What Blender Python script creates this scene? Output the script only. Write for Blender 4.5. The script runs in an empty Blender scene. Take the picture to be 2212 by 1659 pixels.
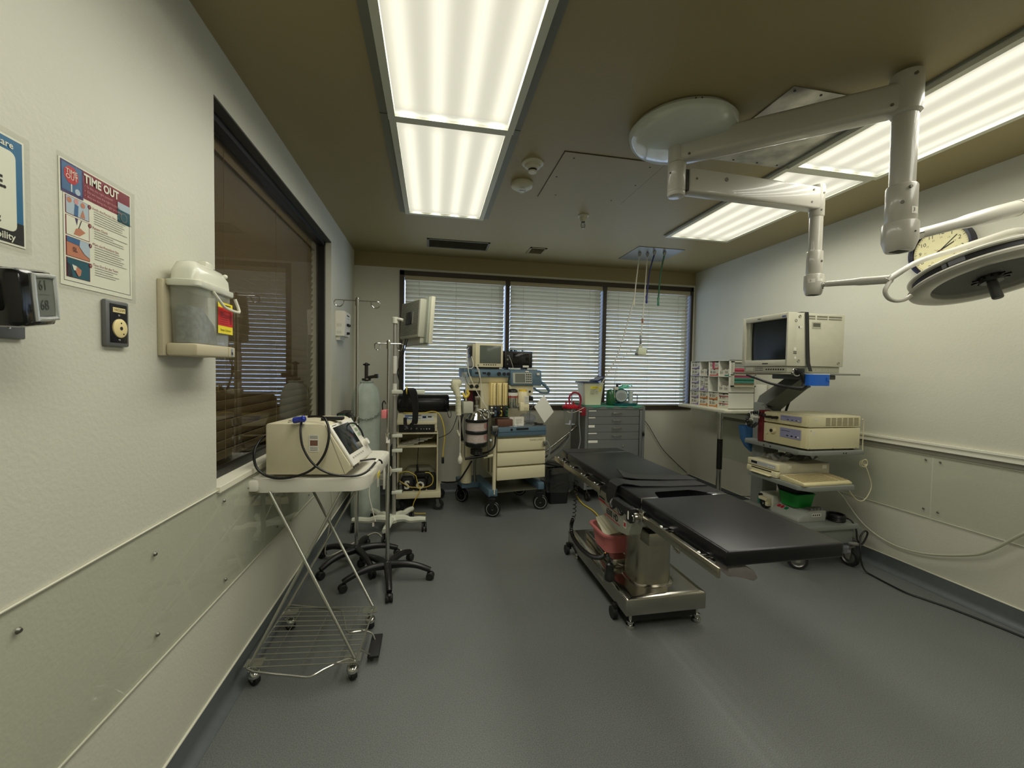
import bpy, bmesh, math, random
from mathutils import Vector, Matrix
random.seed(7)
S = bpy.context.scene
COL = S.collection
# ------------------------------------------------------------------ camera
cam_d = bpy.data.cameras.new('camera')
cam = bpy.data.objects.new('camera', cam_d)
COL.objects.link(cam)
cam_d.sensor_width = 36.0
cam_d.lens = 887.69 / 2212 * 36.0
cam_d.clip_start = 0.02
_y, _p, _r = (math.radians(a) for a in (10.9466, -1.8874, 0.9160))
_f = Vector((math.sin(_y) * math.cos(_p), math.cos(_y) * math.cos(_p), math.sin(_p)))
_rt = Vector((math.cos(_y), -math.sin(_y), 0))
_up = _rt.cross(_f)
_r2 = _rt * math.cos(_r) + _up * math.sin(_r)
_u2 = _up * math.cos(_r) - _rt * math.sin(_r)
cam.matrix_world = Matrix(((_r2.x, _u2.x, -_f.x, 0), (_r2.y, _u2.y, -_f.y, 0), (_r2.z, _u2.z, -_f.z, 1.32), (0, 0, 0, 1)))
S.camera = cam
# ------------------------------------------------------------------ world, exposure
SKY = 6.0
LAMP = 1.45      # glow of the lens itself
TUBE = 6.0      # watts of each tube behind a lens
SPREAD = 172
W = bpy.data.worlds.new('daylight')
S.world = W
W.use_nodes = True
W.node_tree.nodes['Background'].inputs[0].default_value = (0.50, 0.64, 1.0, 1)
W.node_tree.nodes['Background'].inputs[1].default_value = SKY
sun_d = bpy.data.lights.new('sun', 'SUN')
sun_d.energy = 3.0
sun_d.angle = math.radians(1.5)
sun_d.color = (1.0, 0.9, 0.72)
sun = bpy.data.objects.new('sun', sun_d)
COL.objects.link(sun)
sun.rotation_euler = (math.radians(-38), math.radians(8), 0)
S.view_settings.view_transform = 'Standard'
S.view_settings.look = 'None'
S.view_settings.gamma = 1.0
S.view_settings.use_curve_mapping = False
S.view_settings.exposure = -0.08

# ------------------------------------------------------------------ materials
MATS = {}
def srgb(c):
    return tuple(((v / 255) / 12.92 if v / 255 <= 0.04045 else ((v / 255 + 0.055) / 1.055) ** 2.4) for v in c) + (1.0,)
def mat(name, rgb, rough=0.5, metal=0.0, spec=0.5, trans=0.0, emit=0.0, noise=0.0, nscale=8.0, bump=0.0, bscale=60.0, alpha=1.0, coat=0.0, aniso=0.0):
    if name in MATS: return MATS[name]
    m = bpy.data.materials.new(name); m.use_nodes = True
    nt = m.node_tree; b = nt.nodes['Principled BSDF']
    c = srgb(rgb)
    b.inputs['Base Color'].default_value = c
    b.inputs['Roughness'].default_value = rough
    b.inputs['Metallic'].default_value = metal
    b.inputs['Specular IOR Level'].default_value = spec
    b.inputs['Transmission Weight'].default_value = trans
    b.inputs['Alpha'].default_value = alpha
    b.inputs['Coat Weight'].default_value = coat
    if emit:
        b.inputs['Emission Color'].default_value = c
        b.inputs['Emission Strength'].default_value = emit
    tc = None
    if noise or bump:
        tc = nt.nodes.new('ShaderNodeTexCoord')
    if noise:
        n = nt.nodes.new('ShaderNodeTexNoise'); n.inputs['Scale'].default_value = nscale; n.inputs['Detail'].default_value = 5
        nt.links.new(tc.outputs['Object'], n.inputs['Vector'])
        r = nt.nodes.new('ShaderNodeMapRange')
        r.inputs['From Min'].default_value = 0.3; r.inputs['From Max'].default_value = 0.7
        r.inputs['To Min'].default_value = 1 - noise; r.inputs['To Max'].default_value = 1 + noise
        mx = nt.nodes.new('ShaderNodeMix'); mx.data_type = 'RGBA'; mx.blend_type = 'MULTIPLY'
        mx.inputs['Factor'].default_value = 1.0
        mx.inputs['A'].default_value = c
        nt.links.new(n.outputs['Fac'], r.inputs['Value'])
        nt.links.new(r.outputs['Result'], mx.inputs['B'])
        nt.links.new(mx.outputs['Result'], b.inputs['Base Color'])
    if bump:
        n2 = nt.nodes.new('ShaderNodeTexNoise'); n2.inputs['Scale'].default_value = bscale; n2.inputs['Detail'].default_value = 3
        nt.links.new(tc.outputs['Object'], n2.inputs['Vector'])
        bp = nt.nodes.new('ShaderNodeBump'); bp.inputs['Strength'].default_value = bump; bp.inputs['Distance'].default_value = 0.004
        nt.links.new(n2.outputs['Fac'], bp.inputs['Height'])
        nt.links.new(bp.outputs['Normal'], b.inputs['Normal'])
    MATS[name] = m
    return m
def sheet_mat(name, tint, ior=1.5, rough=0.0, haze=0.0, haze_rgb=(230, 230, 220), base=0.0):
    """thin clear sheet: see-through, mirror reflection by Fresnel, optional milky haze"""
    m = bpy.data.materials.new(name); m.use_nodes = True
    nt = m.node_tree; nt.nodes.clear()
    out = nt.nodes.new('ShaderNodeOutputMaterial')
    tr = nt.nodes.new('ShaderNodeBsdfTransparent'); tr.inputs[0].default_value = tuple(tint) + (1,)
    gl = nt.nodes.new('ShaderNodeBsdfGlossy'); gl.inputs['Roughness'].default_value = rough
    fr = nt.nodes.new('ShaderNodeFresnel'); fr.inputs['IOR'].default_value = ior
    a = nt.nodes.new('ShaderNodeMath'); a.operation = 'ADD'; a.use_clamp = True; a.inputs[1].default_value = base
    ge = nt.nodes.new('ShaderNodeNewGeometry'); inv = nt.nodes.new('ShaderNodeMath'); inv.operation = 'SUBTRACT'; inv.inputs[0].default_value = 1.0
    mu = nt.nodes.new('ShaderNodeMath'); mu.operation = 'MULTIPLY'
    nt.links.new(ge.outputs['Backfacing'], inv.inputs[1]); nt.links.new(inv.outputs[0], mu.inputs[0]); nt.links.new(fr.outputs[0], mu.inputs[1])
    nt.links.new(mu.outputs[0], a.inputs[0])
    mx = nt.nodes.new('ShaderNodeMixShader')
    src = tr
    if haze:
        df = nt.nodes.new('ShaderNodeBsdfDiffuse'); df.inputs[0].default_value = srgb(haze_rgb)
        hm = nt.nodes.new('ShaderNodeMixShader'); hm.inputs[0].default_value = haze
        nt.links.new(tr.outputs[0], hm.inputs[1]); nt.links.new(df.outputs[0], hm.inputs[2]); src = hm
    nt.links.new(a.outputs[0], mx.inputs[0]); nt.links.new(src.outputs[0], mx.inputs[1]); nt.links.new(gl.outputs[0], mx.inputs[2])
    nt.links.new(mx.outputs[0], out.inputs[0])
    MATS[name] = m
    return m
WHITE = mat('white_plastic', (222, 219, 206), 0.4)
CREAM = mat('cream_enamel', (214, 206, 172), 0.42)
BEIGE = mat('beige_plastic', (205, 200, 180), 0.45)
GREYB = mat('grey_beige_case', (190, 188, 172), 0.5)
BLACK = mat('black_plastic', (18, 18, 19), 0.38)
RUBBER = mat('black_rubber', (22, 22, 23), 0.7)
CHROME = mat('chrome', (205, 205, 200), 0.14, 1.0)
STEEL = mat('brushed_steel', (170, 165, 150), 0.3, 1.0, noise=0.06, nscale=14)
DSTEEL = mat('dull_steel', (140, 140, 136), 0.42, 1.0)
BLUE = mat('blue_enamel', (82, 106, 122), 0.45)
LAMPW = mat('lamp_white_enamel', (184, 181, 169), 0.3, coat=0.3)
SCREEN = mat('dark_screen', (34, 38, 38), 0.12)
LCD = mat('lcd_grey', (98, 102, 90), 0.3)
TOWERG = mat('tower_grey', (128, 132, 126), 0.5)
CABG = mat('cabinet_grey', (105, 108, 106), 0.5)
YELLOW = mat('yellow_cable', (214, 186, 70), 0.45)
RED = mat('red_plastic', (178, 22, 40), 0.35)
INK = mat('ink_black', (25, 25, 28), 0.6)
PAPER = mat('paper_white', (228, 226, 214), 0.7)
CEILM = mat('ceiling_tan', (150, 137, 98), 0.75)
CLEAR = sheet_mat('clear_plastic', (0.93, 0.95, 0.95), 1.45, 0.03, 0.06)
PLEXI = sheet_mat('clear_acrylic', (0.975, 0.98, 0.965), 1.46, 0.02, 0.03, (200, 205, 195))
GLASS = sheet_mat('window_glass', (0.9, 0.93, 0.92), 1.5, 0.0)
DGLASS = sheet_mat('dark_reflective_glass', (0.95, 0.93, 0.88), 1.5, 0.0, base=0.02)

# ------------------------------------------------------------------ building blocks
def vec(p): return Vector(p)
class MB:
    """collects shapes; build() links them as one mesh object.  w=True: shapes are given in room coordinates"""
    def __init__(s, w=False):
        s.bm = bmesh.new(); s.mats = []; s.w = w; s.cur = 0
    def m(s, material):
        if material not in s.mats: s.mats.append(material)
        s.cur = s.mats.index(material); return s
    def _add(s, verts, faces, M=None):
        vs = [s.bm.verts.new(M @ Vector(v) if M else v) for v in verts]
        for f in faces:
            try:
                nf = s.bm.faces.new([vs[i] for i in f]); nf.material_index = s.cur
            except ValueError: pass
        return vs
    def box(s, x0, x1, y0, y1, z0, z1, bev=0.0, M=None, seg=2):
        x0, x1 = min(x0, x1), max(x0, x1); y0, y1 = min(y0, y1), max(y0, y1); z0, z1 = min(z0, z1), max(z0, z1)
        v = [(x0, y0, z0), (x1, y0, z0), (x1, y1, z0), (x0, y1, z0), (x0, y0, z1), (x1, y0, z1), (x1, y1, z1), (x0, y1, z1)]
        f = [(0, 3, 2, 1), (4, 5, 6, 7), (0, 1, 5, 4), (1, 2, 6, 5), (2, 3, 7, 6), (3, 0, 4, 7)]
        if not bev:
            s._add(v, f, M); return s
        t = bmesh.new()
        tv = [t.verts.new(p) for p in v]
        for q in f: t.faces.new([tv[i] for i in q])
        bev = min(bev, 0.48 * min(x1 - x0, y1 - y0, z1 - z0))
        bmesh.ops.bevel(t, geom=list(t.edges) + list(t.verts), offset=bev, segments=seg, affect='EDGES', profile=0.5)
        s._merge(t, M); return s
    def _merge(s, t, M=None):
        t.verts.index_update()
        s._add([v.co.copy() for v in t.verts], [[v.index for v in f.verts] for f in t.faces], M); t.free()
    def cyl(s, p, q, r, r2=None, n=16, cap=True):
        p, q = Vector(p), Vector(q); r2 = r if r2 is None else r2
        d = (q - p); R = d.to_track_quat('Z', 'Y').to_matrix()
        a = [p + R @ Vector((r * math.cos(2 * math.pi * i / n), r * math.sin(2 * math.pi * i / n), 0)) for i in range(n)]
        b = [q + R @ Vector((r2 * math.cos(2 * math.pi * i / n), r2 * math.sin(2 * math.pi * i / n), 0)) for i in range(n)]
        f = [(i, (i + 1) % n, n + (i + 1) % n, n + i) for i in range(n)]
        if cap: f += [tuple(range(n - 1, -1, -1)), tuple(range(n, 2 * n))]
        s._add(a + b, f); return s
    def lathe(s, prof, c=(0, 0, 0), n=24, M=None, axis='Z', cap=True):
        """prof: (r, h) pairs"""
        vs = []; fs = []
        for r, h in prof:
            for i in range(n):
                a = 2 * math.pi * i / n
                v = Vector((r * math.cos(a), r * math.sin(a), h))
                if axis == 'Y': v = Vector((v.x, v.z, v.y))
                if axis == 'X': v = Vector((v.z, v.x, v.y))
                vs.append(Vector(c) + v)
        for k in range(len(prof) - 1):
            for i in range(n):
                j = (i + 1) % n
                fs.append((k * n + i, k * n + j, (k + 1) * n + j, (k + 1) * n + i))
        if cap and prof[0][0] > 1e-5: fs.append(tuple(range(n - 1, -1, -1)))
        if cap and prof[-1][0] > 1e-5: fs.append(tuple((len(prof) - 1) * n + i for i in range(n)))
        t = bmesh.new()
        tv = [t.verts.new(v) for v in vs]
        for f in fs:
            try: t.faces.new([tv[i] for i in f])
            except ValueError: pass
        bmesh.ops.remove_doubles(t, verts=t.verts, dist=1e-5)
        bmesh.ops.recalc_face_normals(t, faces=t.faces)
        s._merge(t, M); return s
    def sphere(s, c, r, n=12, sc=(1, 1, 1)):
        t = bmesh.new(); bmesh.ops.create_uvsphere(t, u_segments=n, v_segments=max(6, n // 2 + 1), radius=r)
        s._merge(t, Matrix.Translation(c) @ Matrix.Diagonal((sc[0], sc[1], sc[2], 1))); return s
    def torus(s, c, R, r, axis='Z', n=24, k=8, a0=0, a1=2 * math.pi):
        full = abs(a1 - a0 - 2 * math.pi) < 1e-6
        pts = []
        for i in range(n if full else n + 1):
            a = a0 + (a1 - a0) * i / n
            v = Vector((R * math.cos(a), R * math.sin(a), 0))
            if axis == 'Y': v = Vector((v.x, 0, v.y))
            if axis == 'X': v = Vector((0, v.x, v.y))
            pts.append(Vector(c) + v)
        s.tube(pts, r, k, closed=full, smooth=0); return s
    def tube(s, pts, r, k=8, closed=False, smooth=3, sq=None):
        """tube along points (Catmull-Rom smoothed); r number or list"""
        P = [Vector(p) for p in pts]
        R = list(r) if isinstance(r, (list, tuple)) else [r] * len(P)
        if smooth and len(P) > 2:
            Q = []; RR = []
            n = len(P)
            for i in range(n if closed else n - 1):
                p0 = P[i - 1] if (i > 0 or closed) else P[0]
                p1 = P[i]; p2 = P[(i + 1) % n]
                p3 = P[(i + 2) % n] if (i + 2 < n or closed) else P[-1]
                for j in range(smooth):
                    t = j / smooth
                    Q.append(0.5 * ((2 * p1) + (-p0 + p2) * t + (2 * p0 - 5 * p1 + 4 * p2 - p3) * t * t + (-p0 + 3 * p1 - 3 * p2 + p3) * t ** 3))
                    RR.append(R[i] * (1 - t) + R[(i + 1) % n] * t)
            if not closed: Q.append(P[-1]); RR.append(R[-1])
            P, R = Q, RR
        n = len(P); nrm = None; vs = []
        for i in range(n):
            if closed: d = P[(i + 1) % n] - P[i - 1]
            else: d = P[min(i + 1, n - 1)] - P[max(i - 1, 0)]
            if d.length < 1e-9: d = Vector((0, 0, 1))
            d.normalize()
            if nrm is None:
                nrm = d.orthogonal().normalized()
                if sq: nrm = (Vector(sq) - d * d.dot(Vector(sq))).normalized()
            nrm = (nrm - d * d.dot(nrm))
            nrm = nrm.normalized() if nrm.length > 1e-6 else d.orthogonal().normalized()
            bi = d.cross(nrm)
            for j in range(k):
                a = 2 * math.pi * (j + (0.5 if sq else 0)) / k
                vs.append(P[i] + (nrm * math.cos(a) + bi * math.sin(a)) * R[i])
        fs = []
        for i in range(n if closed else n - 1):
            for j in range(k):
                a, b = i * k + j, i * k + (j + 1) % k
                c, d2 = ((i + 1) % n) * k + (j + 1) % k, ((i + 1) % n) * k + j
                fs.append((a, b, c, d2))
        if not closed:
            fs += [tuple(range(k - 1, -1, -1)), tuple((n - 1) * k + j for j in range(k))]
        s._add(vs, fs); return s
    def prism(s, poly, h0, h1, axis='Z', M=None, bev=0.0):
        """poly in the two other axes, extruded from h0 to h1 along axis"""
        def P(a, b, h):
            return {'Z': (a, b, h), 'Y': (a, h, b), 'X': (h, a, b)}[axis]
        n = len(poly)
        t = bmesh.new()
        tv = [t.verts.new(P(a, b, h0)) for a, b in poly] + [t.verts.new(P(a, b, h1)) for a, b in poly]
        t.faces.new(tv[:n][::-1]); t.faces.new(tv[n:])
        for i in range(n): t.faces.new((tv[i], tv[(i + 1) % n], tv[n + (i + 1) % n], tv[n + i]))
        if bev: bmesh.ops.bevel(t, geom=list(t.edges) + list(t.verts), offset=bev, segments=2, affect='EDGES', profile=0.5)
        bmesh.ops.recalc_face_normals(t, faces=t.faces)
        s._merge(t, M); return s
    def quad(s, a, b, c, d):
        s._add([a, b, c, d], [(0, 1, 2, 3)]); return s
    def text(s, body, size, o, xd, yd, align='CENTER', th=0.0, off=0.0004, bold=0.0, sx=1.0):
        """lettering lying at o, reading along xd, standing along yd"""
        cu = bpy.data.curves.new('t', 'FONT'); cu.body = body; cu.size = size; cu.align_x = align; cu.align_y = 'CENTER'
        cu.extrude = th; cu.offset = bold; cu.resolution_u = 2
        ob = bpy.data.objects.new('t', cu)
        me = bpy.data.meshes.new_from_object(ob)
        X = Vector(xd).normalized(); Yv = Vector(yd).normalized(); Z = X.cross(Yv)
        M = Matrix(((X.x * sx, Yv.x, Z.x, 0), (X.y * sx, Yv.y, Z.y, 0), (X.z * sx, Yv.z, Z.z, 0), (0, 0, 0, 1)))
        M = Matrix.Translation(Vector(o) + Z * off) @ M
        s._add([v.co.copy() for v in me.vertices], [list(p.vertices) for p in me.polygons], M)
        bpy.data.objects.remove(ob); bpy.data.curves.remove(cu); bpy.data.meshes.remove(me)
        return s
    def build(s, name, parent=None, smooth=True, material=None, normals=True):
        if material is not None and not s.mats: s.mats.append(material)
        if normals and s.bm.faces: bmesh.ops.recalc_face_normals(s.bm, faces=s.bm.faces)
        if s.w and parent is not None:
            I = world_of(parent).inverted()
            for v in s.bm.verts: v.co = I @ v.co
        me = bpy.data.meshes.new(name); s.bm.to_mesh(me); s.bm.free()
        for q in s.mats: me.materials.append(q)
        if smooth and len(me.polygons):
            me.polygons.foreach_set('use_smooth', [True] * len(me.polygons))
            try: me.set_sharp_from_angle(angle=math.radians(38))
            except Exception: pass
        o = bpy.data.objects.new(name, me); COL.objects.link(o)
        if parent is not None: o.parent = parent
        return o
def world_of(o):
    M = Matrix.LocRotScale(o.location, o.rotation_euler, o.scale)
    return world_of(o.parent) @ M if o.parent else M
def thing(name, label, cat, loc=(0, 0, 0), rz=0.0, group=None):
    o = bpy.data.objects.new(name, None); COL.objects.link(o)
    o.empty_display_size = 0.05
    o.location = loc; o.rotation_euler = (0, 0, math.radians(rz)); o['label'] = label; o['category'] = cat
    if group: o['group'] = group
    return o
def tag(o, label, cat, group=None):
    o['label'] = label; o['category'] = cat
    if group: o['group'] = group
    return o
def struct(o):
    o['kind'] = 'structure'; return o
def dup(root, loc=None, rz=None, label=None, group=None):
    def cp(o, par):
        c = o.copy(); COL.objects.link(c); c.parent = par
        for ch in [x for x in ALLCH.get(o, o.children)]: cp(ch, c)
        return c
    r = cp(root, None)
    if loc is not None: r.location = loc
    if rz is not None: r.rotation_euler = (0, 0, math.radians(rz))
    if label: r['label'] = label
    if group: r['group'] = group
    return r
ALLCH = {}
def W1(name, material, parent=None, smooth=True):
    return MB(True).m(material)
# ================================================================== ROOM
XL, XR, YB, YF, ZC = -0.79, 3.06, 4.43, -1.25, 2.508
def wall_mat(name, rgb, bump=0.25):
    return mat(name, rgb, 0.55, noise=0.03, nscale=2.0, bump=bump, bscale=90)
WALLM = wall_mat('painted_wall', (200, 199, 183))
# floor: speckled sheet vinyl
fm = bpy.data.materials.new('speckled_vinyl'); fm.use_nodes = True
nt = fm.node_tree; b = nt.nodes['Principled BSDF']
tc = nt.nodes.new('ShaderNodeTexCoord')
n1 = nt.nodes.new('ShaderNodeTexNoise'); n1.inputs['Scale'].default_value = 260; n1.inputs['Detail'].default_value = 2
n2 = nt.nodes.new('ShaderNodeTexNoise'); n2.inputs['Scale'].default_value = 2.2; n2.inputs['Detail'].default_value = 4
nt.links.new(tc.outputs['Object'], n1.inputs['Vector']); nt.links.new(tc.outputs['Object'], n2.inputs['Vector'])
r1 = nt.nodes.new('ShaderNodeValToRGB')
r1.color_ramp.elements[0].position = 0.36; r1.color_ramp.elements[0].color = srgb((88, 91, 89))
r1.color_ramp.elements[1].position = 0.66; r1.color_ramp.elements[1].color = srgb((114, 117, 114))
nt.links.new(n1.outputs['Fac'], r1.inputs['Fac'])
mr = nt.nodes.new('ShaderNodeMapRange'); mr.inputs['To Min'].default_value = 0.9; mr.inputs['To Max'].default_value = 1.1
nt.links.new(n2.outputs['Fac'], mr.inputs['Value'])
mx = nt.nodes.new('ShaderNodeMix'); mx.data_type = 'RGBA'; mx.blend_type = 'MULTIPLY'; mx.inputs['Factor'].default_value = 1
nt.links.new(r1.outputs['Color'], mx.inputs['A']); nt.links.new(mr.outputs['Result'], mx.inputs['B'])
nt.links.new(mx.outputs['Result'], b.inputs['Base Color'])
mr2 = nt.nodes.new('ShaderNodeMapRange'); mr2.inputs['To Min'].default_value = 0.36; mr2.inputs['To Max'].default_value = 0.5
nt.links.new(n2.outputs['Fac'], mr2.inputs['Value']); nt.links.new(mr2.outputs['Result'], b.inputs['Roughness'])
bp = nt.nodes.new('ShaderNodeBump'); bp.inputs['Strength'].default_value = 0.12; bp.inputs['Distance'].default_value = 0.002
nt.links.new(n1.outputs['Fac'], bp.inputs['Height']); nt.links.new(bp.outputs['Normal'], b.inputs['Normal'])
FLOORM = fm
BASEM = mat('baseboard_vinyl', (92, 97, 99), 0.45, noise=0.06, nscale=30)

struct(MB().m(FLOORM).box(-2.2, XR + 0.3, YF - 0.3, YB + 0.4, -0.1, 0.0).build('floor'))
cg = MB().m(mat('ceiling_paint', (150, 137, 98), 0.5, bump=0.15, bscale=40)).box(-2.2, XR + 0.3, YF - 0.3, YB + 0.4, ZC, ZC + 0.1)
struct(cg.build('ceiling'))
# window openings
WX0, WX1, WZ0, WZ1 = -0.343, 3.035, 0.893, 2.337
LY0, LY1, LZ0, LZ1 = 1.705, 3.47, 0.862, 2.305
struct(MB().m(WALLM).box(-0.95, WX0, YB, YB + 0.22, 0, ZC).box(WX1, XR + 0.2, YB, YB + 0.22, 0, ZC)
       .box(WX0, WX1, YB, YB + 0.22, 0, WZ0).box(WX0, WX1, YB, YB + 0.22, WZ1, ZC).build('wall_back', smooth=False))
struct(MB().m(WALLM).box(XL - 0.16, XL, YF, LY0, 0, ZC).box(XL - 0.16, XL, LY1, YB, 0, ZC)
       .box(XL - 0.16, XL, LY0, LY1, 0, LZ0).box(XL - 0.16, XL, LY0, LY1, LZ1, ZC).build('wall_left', smooth=False))
struct(MB().m(WALLM).box(XR, XR + 0.16, YF, YB, 0, ZC).build('wall_right', smooth=False))
struct(MB().m(WALLM).box(-0.95, XR + 0.2, YF - 0.16, YF, 0, ZC).build('wall_front', smooth=False))
# unlit room behind the left window
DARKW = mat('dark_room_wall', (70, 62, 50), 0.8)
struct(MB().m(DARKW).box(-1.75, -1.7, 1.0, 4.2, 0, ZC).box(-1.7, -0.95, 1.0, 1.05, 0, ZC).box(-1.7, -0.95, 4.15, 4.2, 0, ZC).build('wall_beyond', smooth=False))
# ceiling band painted tan down the back wall
struct(MB().m(MATS['ceiling_paint']).box(XL, XR, YB - 0.004, YB, 2.362, ZC).build('trim_1', smooth=False))

# coved baseboards
def cove(h=0.1, r=0.035, t=0.006):
    p = [(0, 0), (r + t, 0), (r + t, 0.002)]
    for i in range(1, 6):
        a = math.pi / 2 * i / 6
        p.append((t + r - r * math.sin(a), 0.002 + r - r * math.cos(a)))
    return p + [(t, r + 0.002), (t, h), (0, h)]
CAULK_GLINT = mat('caulk_glint_white', (216, 214, 196), 0.6)  # baseboard caulk; also colours the painted edge light on the acrylic guards
def base(name, M, L0, L1):
    m = MB(); m.m(BASEM).prism(cove(), L0, L1, 'Y', M); m.m(CAULK_GLINT).prism([(0, 0.1), (0.007, 0.1), (0.007, 0.104), (0, 0.104)], L0, L1, 'Y', M)
    struct(m.build(name))
def RM(x, y, deg): return Matrix.Translation((x, y, 0)) @ Matrix.Rotation(math.radians(deg), 4, 'Z')
base('baseboard_left', RM(XL, 0, 0), YF, YB)
base('baseboard_right', RM(XR, 0, 180), -YB, -YF)
base('baseboard_back', RM(0, YB, -90), XL, XR)

# ------------------------------------------------------------------ back windows
FRM = mat('bronze_window_frame', (58, 49, 36), 0.5)
xm = [WX0 + 0.045, 0.772, 0.818, 1.897, 1.943, WX1 - 0.03]
wf = MB().m(FRM)
wf.box(WX0, WX0 + 0.045, YB - 0.012, YB + 0.1, WZ0, WZ1).box(WX1 - 0.03, WX1, YB - 0.012, YB + 0.1, WZ0, WZ1)
wf.box(WX0, WX1, YB - 0.012, YB + 0.1, WZ1 - 0.045, WZ1).box(WX0, WX1, YB - 0.02, YB + 0.1, WZ0 - 0.005, WZ0 + 0.04)
wf.box(xm[1], xm[2], YB + 0.0, YB + 0.1, WZ0, WZ1).box(xm[3], xm[4], YB + 0.0, YB + 0.1, WZ0, WZ1)
w1 = struct(wf.build('window_1', smooth=False))
for a in (0, 2, 4):
    MB().m(GLASS).box(xm[a], xm[a + 1], YB + 0.085, YB + 0.089, WZ0 + 0.03, WZ1 - 0.03).build('pane', w1, smooth=False)
# slats: cream metal/pvc letting a little light through
sm = bpy.data.materials.new('blind_slat'); sm.use_nodes = True
nt = sm.node_tree; b = nt.nodes['Principled BSDF']; out = nt.nodes['Material Output']
b.inputs['Base Color'].default_value = srgb((196, 190, 168)); b.inputs['Roughness'].default_value = 0.5
tl = nt.nodes.new('ShaderNodeBsdfTranslucent'); tl.inputs[0].default_value = srgb((228, 222, 202))
ms = nt.nodes.new('ShaderNodeMixShader'); ms.inputs[0].default_value = 0.14
nt.links.new(b.outputs[0], ms.inputs[1]); nt.links.new(tl.outputs[0], ms.inputs[2]); nt.links.new(ms.outputs[0], out.inputs[0])
SLAT = sm
RAIL = mat('blind_rail', (176, 166, 136), 0.5)
def blind(x0, x1, where, wand_x):
    t = thing('venetian_blind', 'cream horizontal slat blind closed over the %s' % where, 'blind', ((x0 + x1) / 2, YB + 0.03, 2.26), group='blinds on the back window')
    zt, zb = 2.245, 0.945
    MB(True).m(RAIL).box(x0, x1, YB + 0.0, YB + 0.055, zt, 2.291, 0.004).build('headrail', t)
    sl = MB(True).m(SLAT)
    n = int(round((zt - zb) / 0.0415)); L = 0.05; ang = math.radians(44); y = YB + 0.036
    for i in range(n):
        z = zb + 0.03 + (zt - zb - 0.05) * i / (n - 1)
        pr = []
        for k in range(5):
            u = (k / 4 - 0.5) * L
            bow = 0.0035 * (1 - (2 * u / L) ** 2)
            # top edge leans into the room
            pr.append((y - u * math.cos(ang) + bow * math.sin(ang), z + u * math.sin(ang) + bow * math.cos(ang)))
        up = [(a, c) for a, c in pr]; dn = [(a - 0.0007, c - 0.0008) for a, c in reversed(pr)]
        sl.prism(up + dn, x0 + 0.006, x1 - 0.010, 'X')
    sl.build('slats', t, smooth=False)
    MB(True).m(SLAT).box(x0 + 0.006, x1 - 0.010, YB + 0.015, YB + 0.055, zb - 0.012, zb + 0.006, 0.003).build('bottom_rail', t)
    cd = MB(True).m(RAIL)
    for q in (0.14, 0.5, 0.86):
        xx = x0 + (x1 - x0) * q
        cd.cyl((xx, YB + 0.012, zb), (xx, YB + 0.012, zt), 0.0012, n=5)
        cd.cyl((xx, YB + 0.06, zb), (xx, YB + 0.06, zt), 0.0012, n=5)
    cd.build('ladder_cord', t)
    p = MB(True).m(RAIL)
    for dx, zz in ((0, 1.55), (0.012, 1.45), (0.024, 1.6)):
        p.cyl((wand_x + dx, YB + 0.006, zz), (wand_x + dx, YB + 0.006, zt), 0.0012, n=5)
        p.cyl((wand_x + dx, YB + 0.006, zz - 0.03), (wand_x + dx, YB + 0.006, zz), 0.005, 0.002, n=8)
    p.build('pull_cord', t)
blind(xm[0] + 0.004, xm[1] - 0.004, 'left window, behind the drawer machine', xm[1] - 0.07)
blind(xm[2] + 0.004, xm[3] - 0.004, 'middle window, behind the two small monitors', xm[3] - 0.09)
blind(xm[4] + 0.004, xm[5] - 0.004, 'right window, behind the hanging gas hoses', xm[5] - 0.06)
# flat ground outside, below the windows
struct(MB().m(mat('outside_ground', (150, 140, 115), 0.9)).box(-8, 10, YB + 0.5, YB + 30, -3.2, -3.0).build('ground_outside', smooth=False))

# ------------------------------------------------------------------ left window
BFR = mat('black_window_frame', (20, 19, 17), 0.4)
GX = XL - 0.088
w = MB().m(BFR)
w.box(GX, GX + 0.045, LY0, LY1, LZ1 - 0.04, LZ1 - 0.008).box(GX - 0.01, GX + 0.03, LY0, LY1, LZ0, LZ0 + 0.035)
w.box(GX, GX + 0.045, LY0, LY0 + 0.035, LZ0, LZ1).box(GX, GX + 0.045, LY1 - 0.035, LY1, LZ0, LZ1)
w2 = struct(w.build('window_2', smooth=False))
MB().m(mat('reveal_dark_grey', (66, 64, 54), 0.6)).box(XL - 0.088, XL, LY0, LY1, LZ1 - 0.008, LZ1).build('head_reveal', w2, smooth=False)
MB().m(DGLASS).box(GX + 0.01, GX + 0.016, LY0, LY1, LZ0 + 0.03, LZ1 - 0.03).build('pane', w2, smooth=False)
SILLM = mat('white_sill', (222, 219, 200), 0.4)
MB().m(SILLM).box(XL - 0.06, XL + 0.012, LY0, LY1 + 0.02, LZ0 - 0.02, LZ0 + 0.004, 0.002).build('window_sill', w2, smooth=False)
bl = thing('venetian_blind', 'dark brown slat blind behind the tinted left window glass', 'blind', (XL - 0.13, 2.6, 2.2))
BRSLAT = mat('brown_slat', (116, 101, 74), 0.5)
s2 = MB(True).m(BRSLAT)
nz = 30
for i in range(nz):
    z = LZ0 + 0.06 + (LZ1 - LZ0 - 0.16) * i / (nz - 1)
    u = 0.026; a = math.radians(62); x = XL - 0.128
    c, d = u * math.cos(a), u * math.sin(a)
    s2.prism([(x - c, z - d), (x + c, z + d), (x + c - 0.001, z + d + 0.001), (x + 0.002, z + 0.004), (x - c - 0.001, z - d + 0.001)], LY0 + 0.03, LY1 - 0.06, 'Y')
s2.build('slats', bl, smooth=False)
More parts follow.
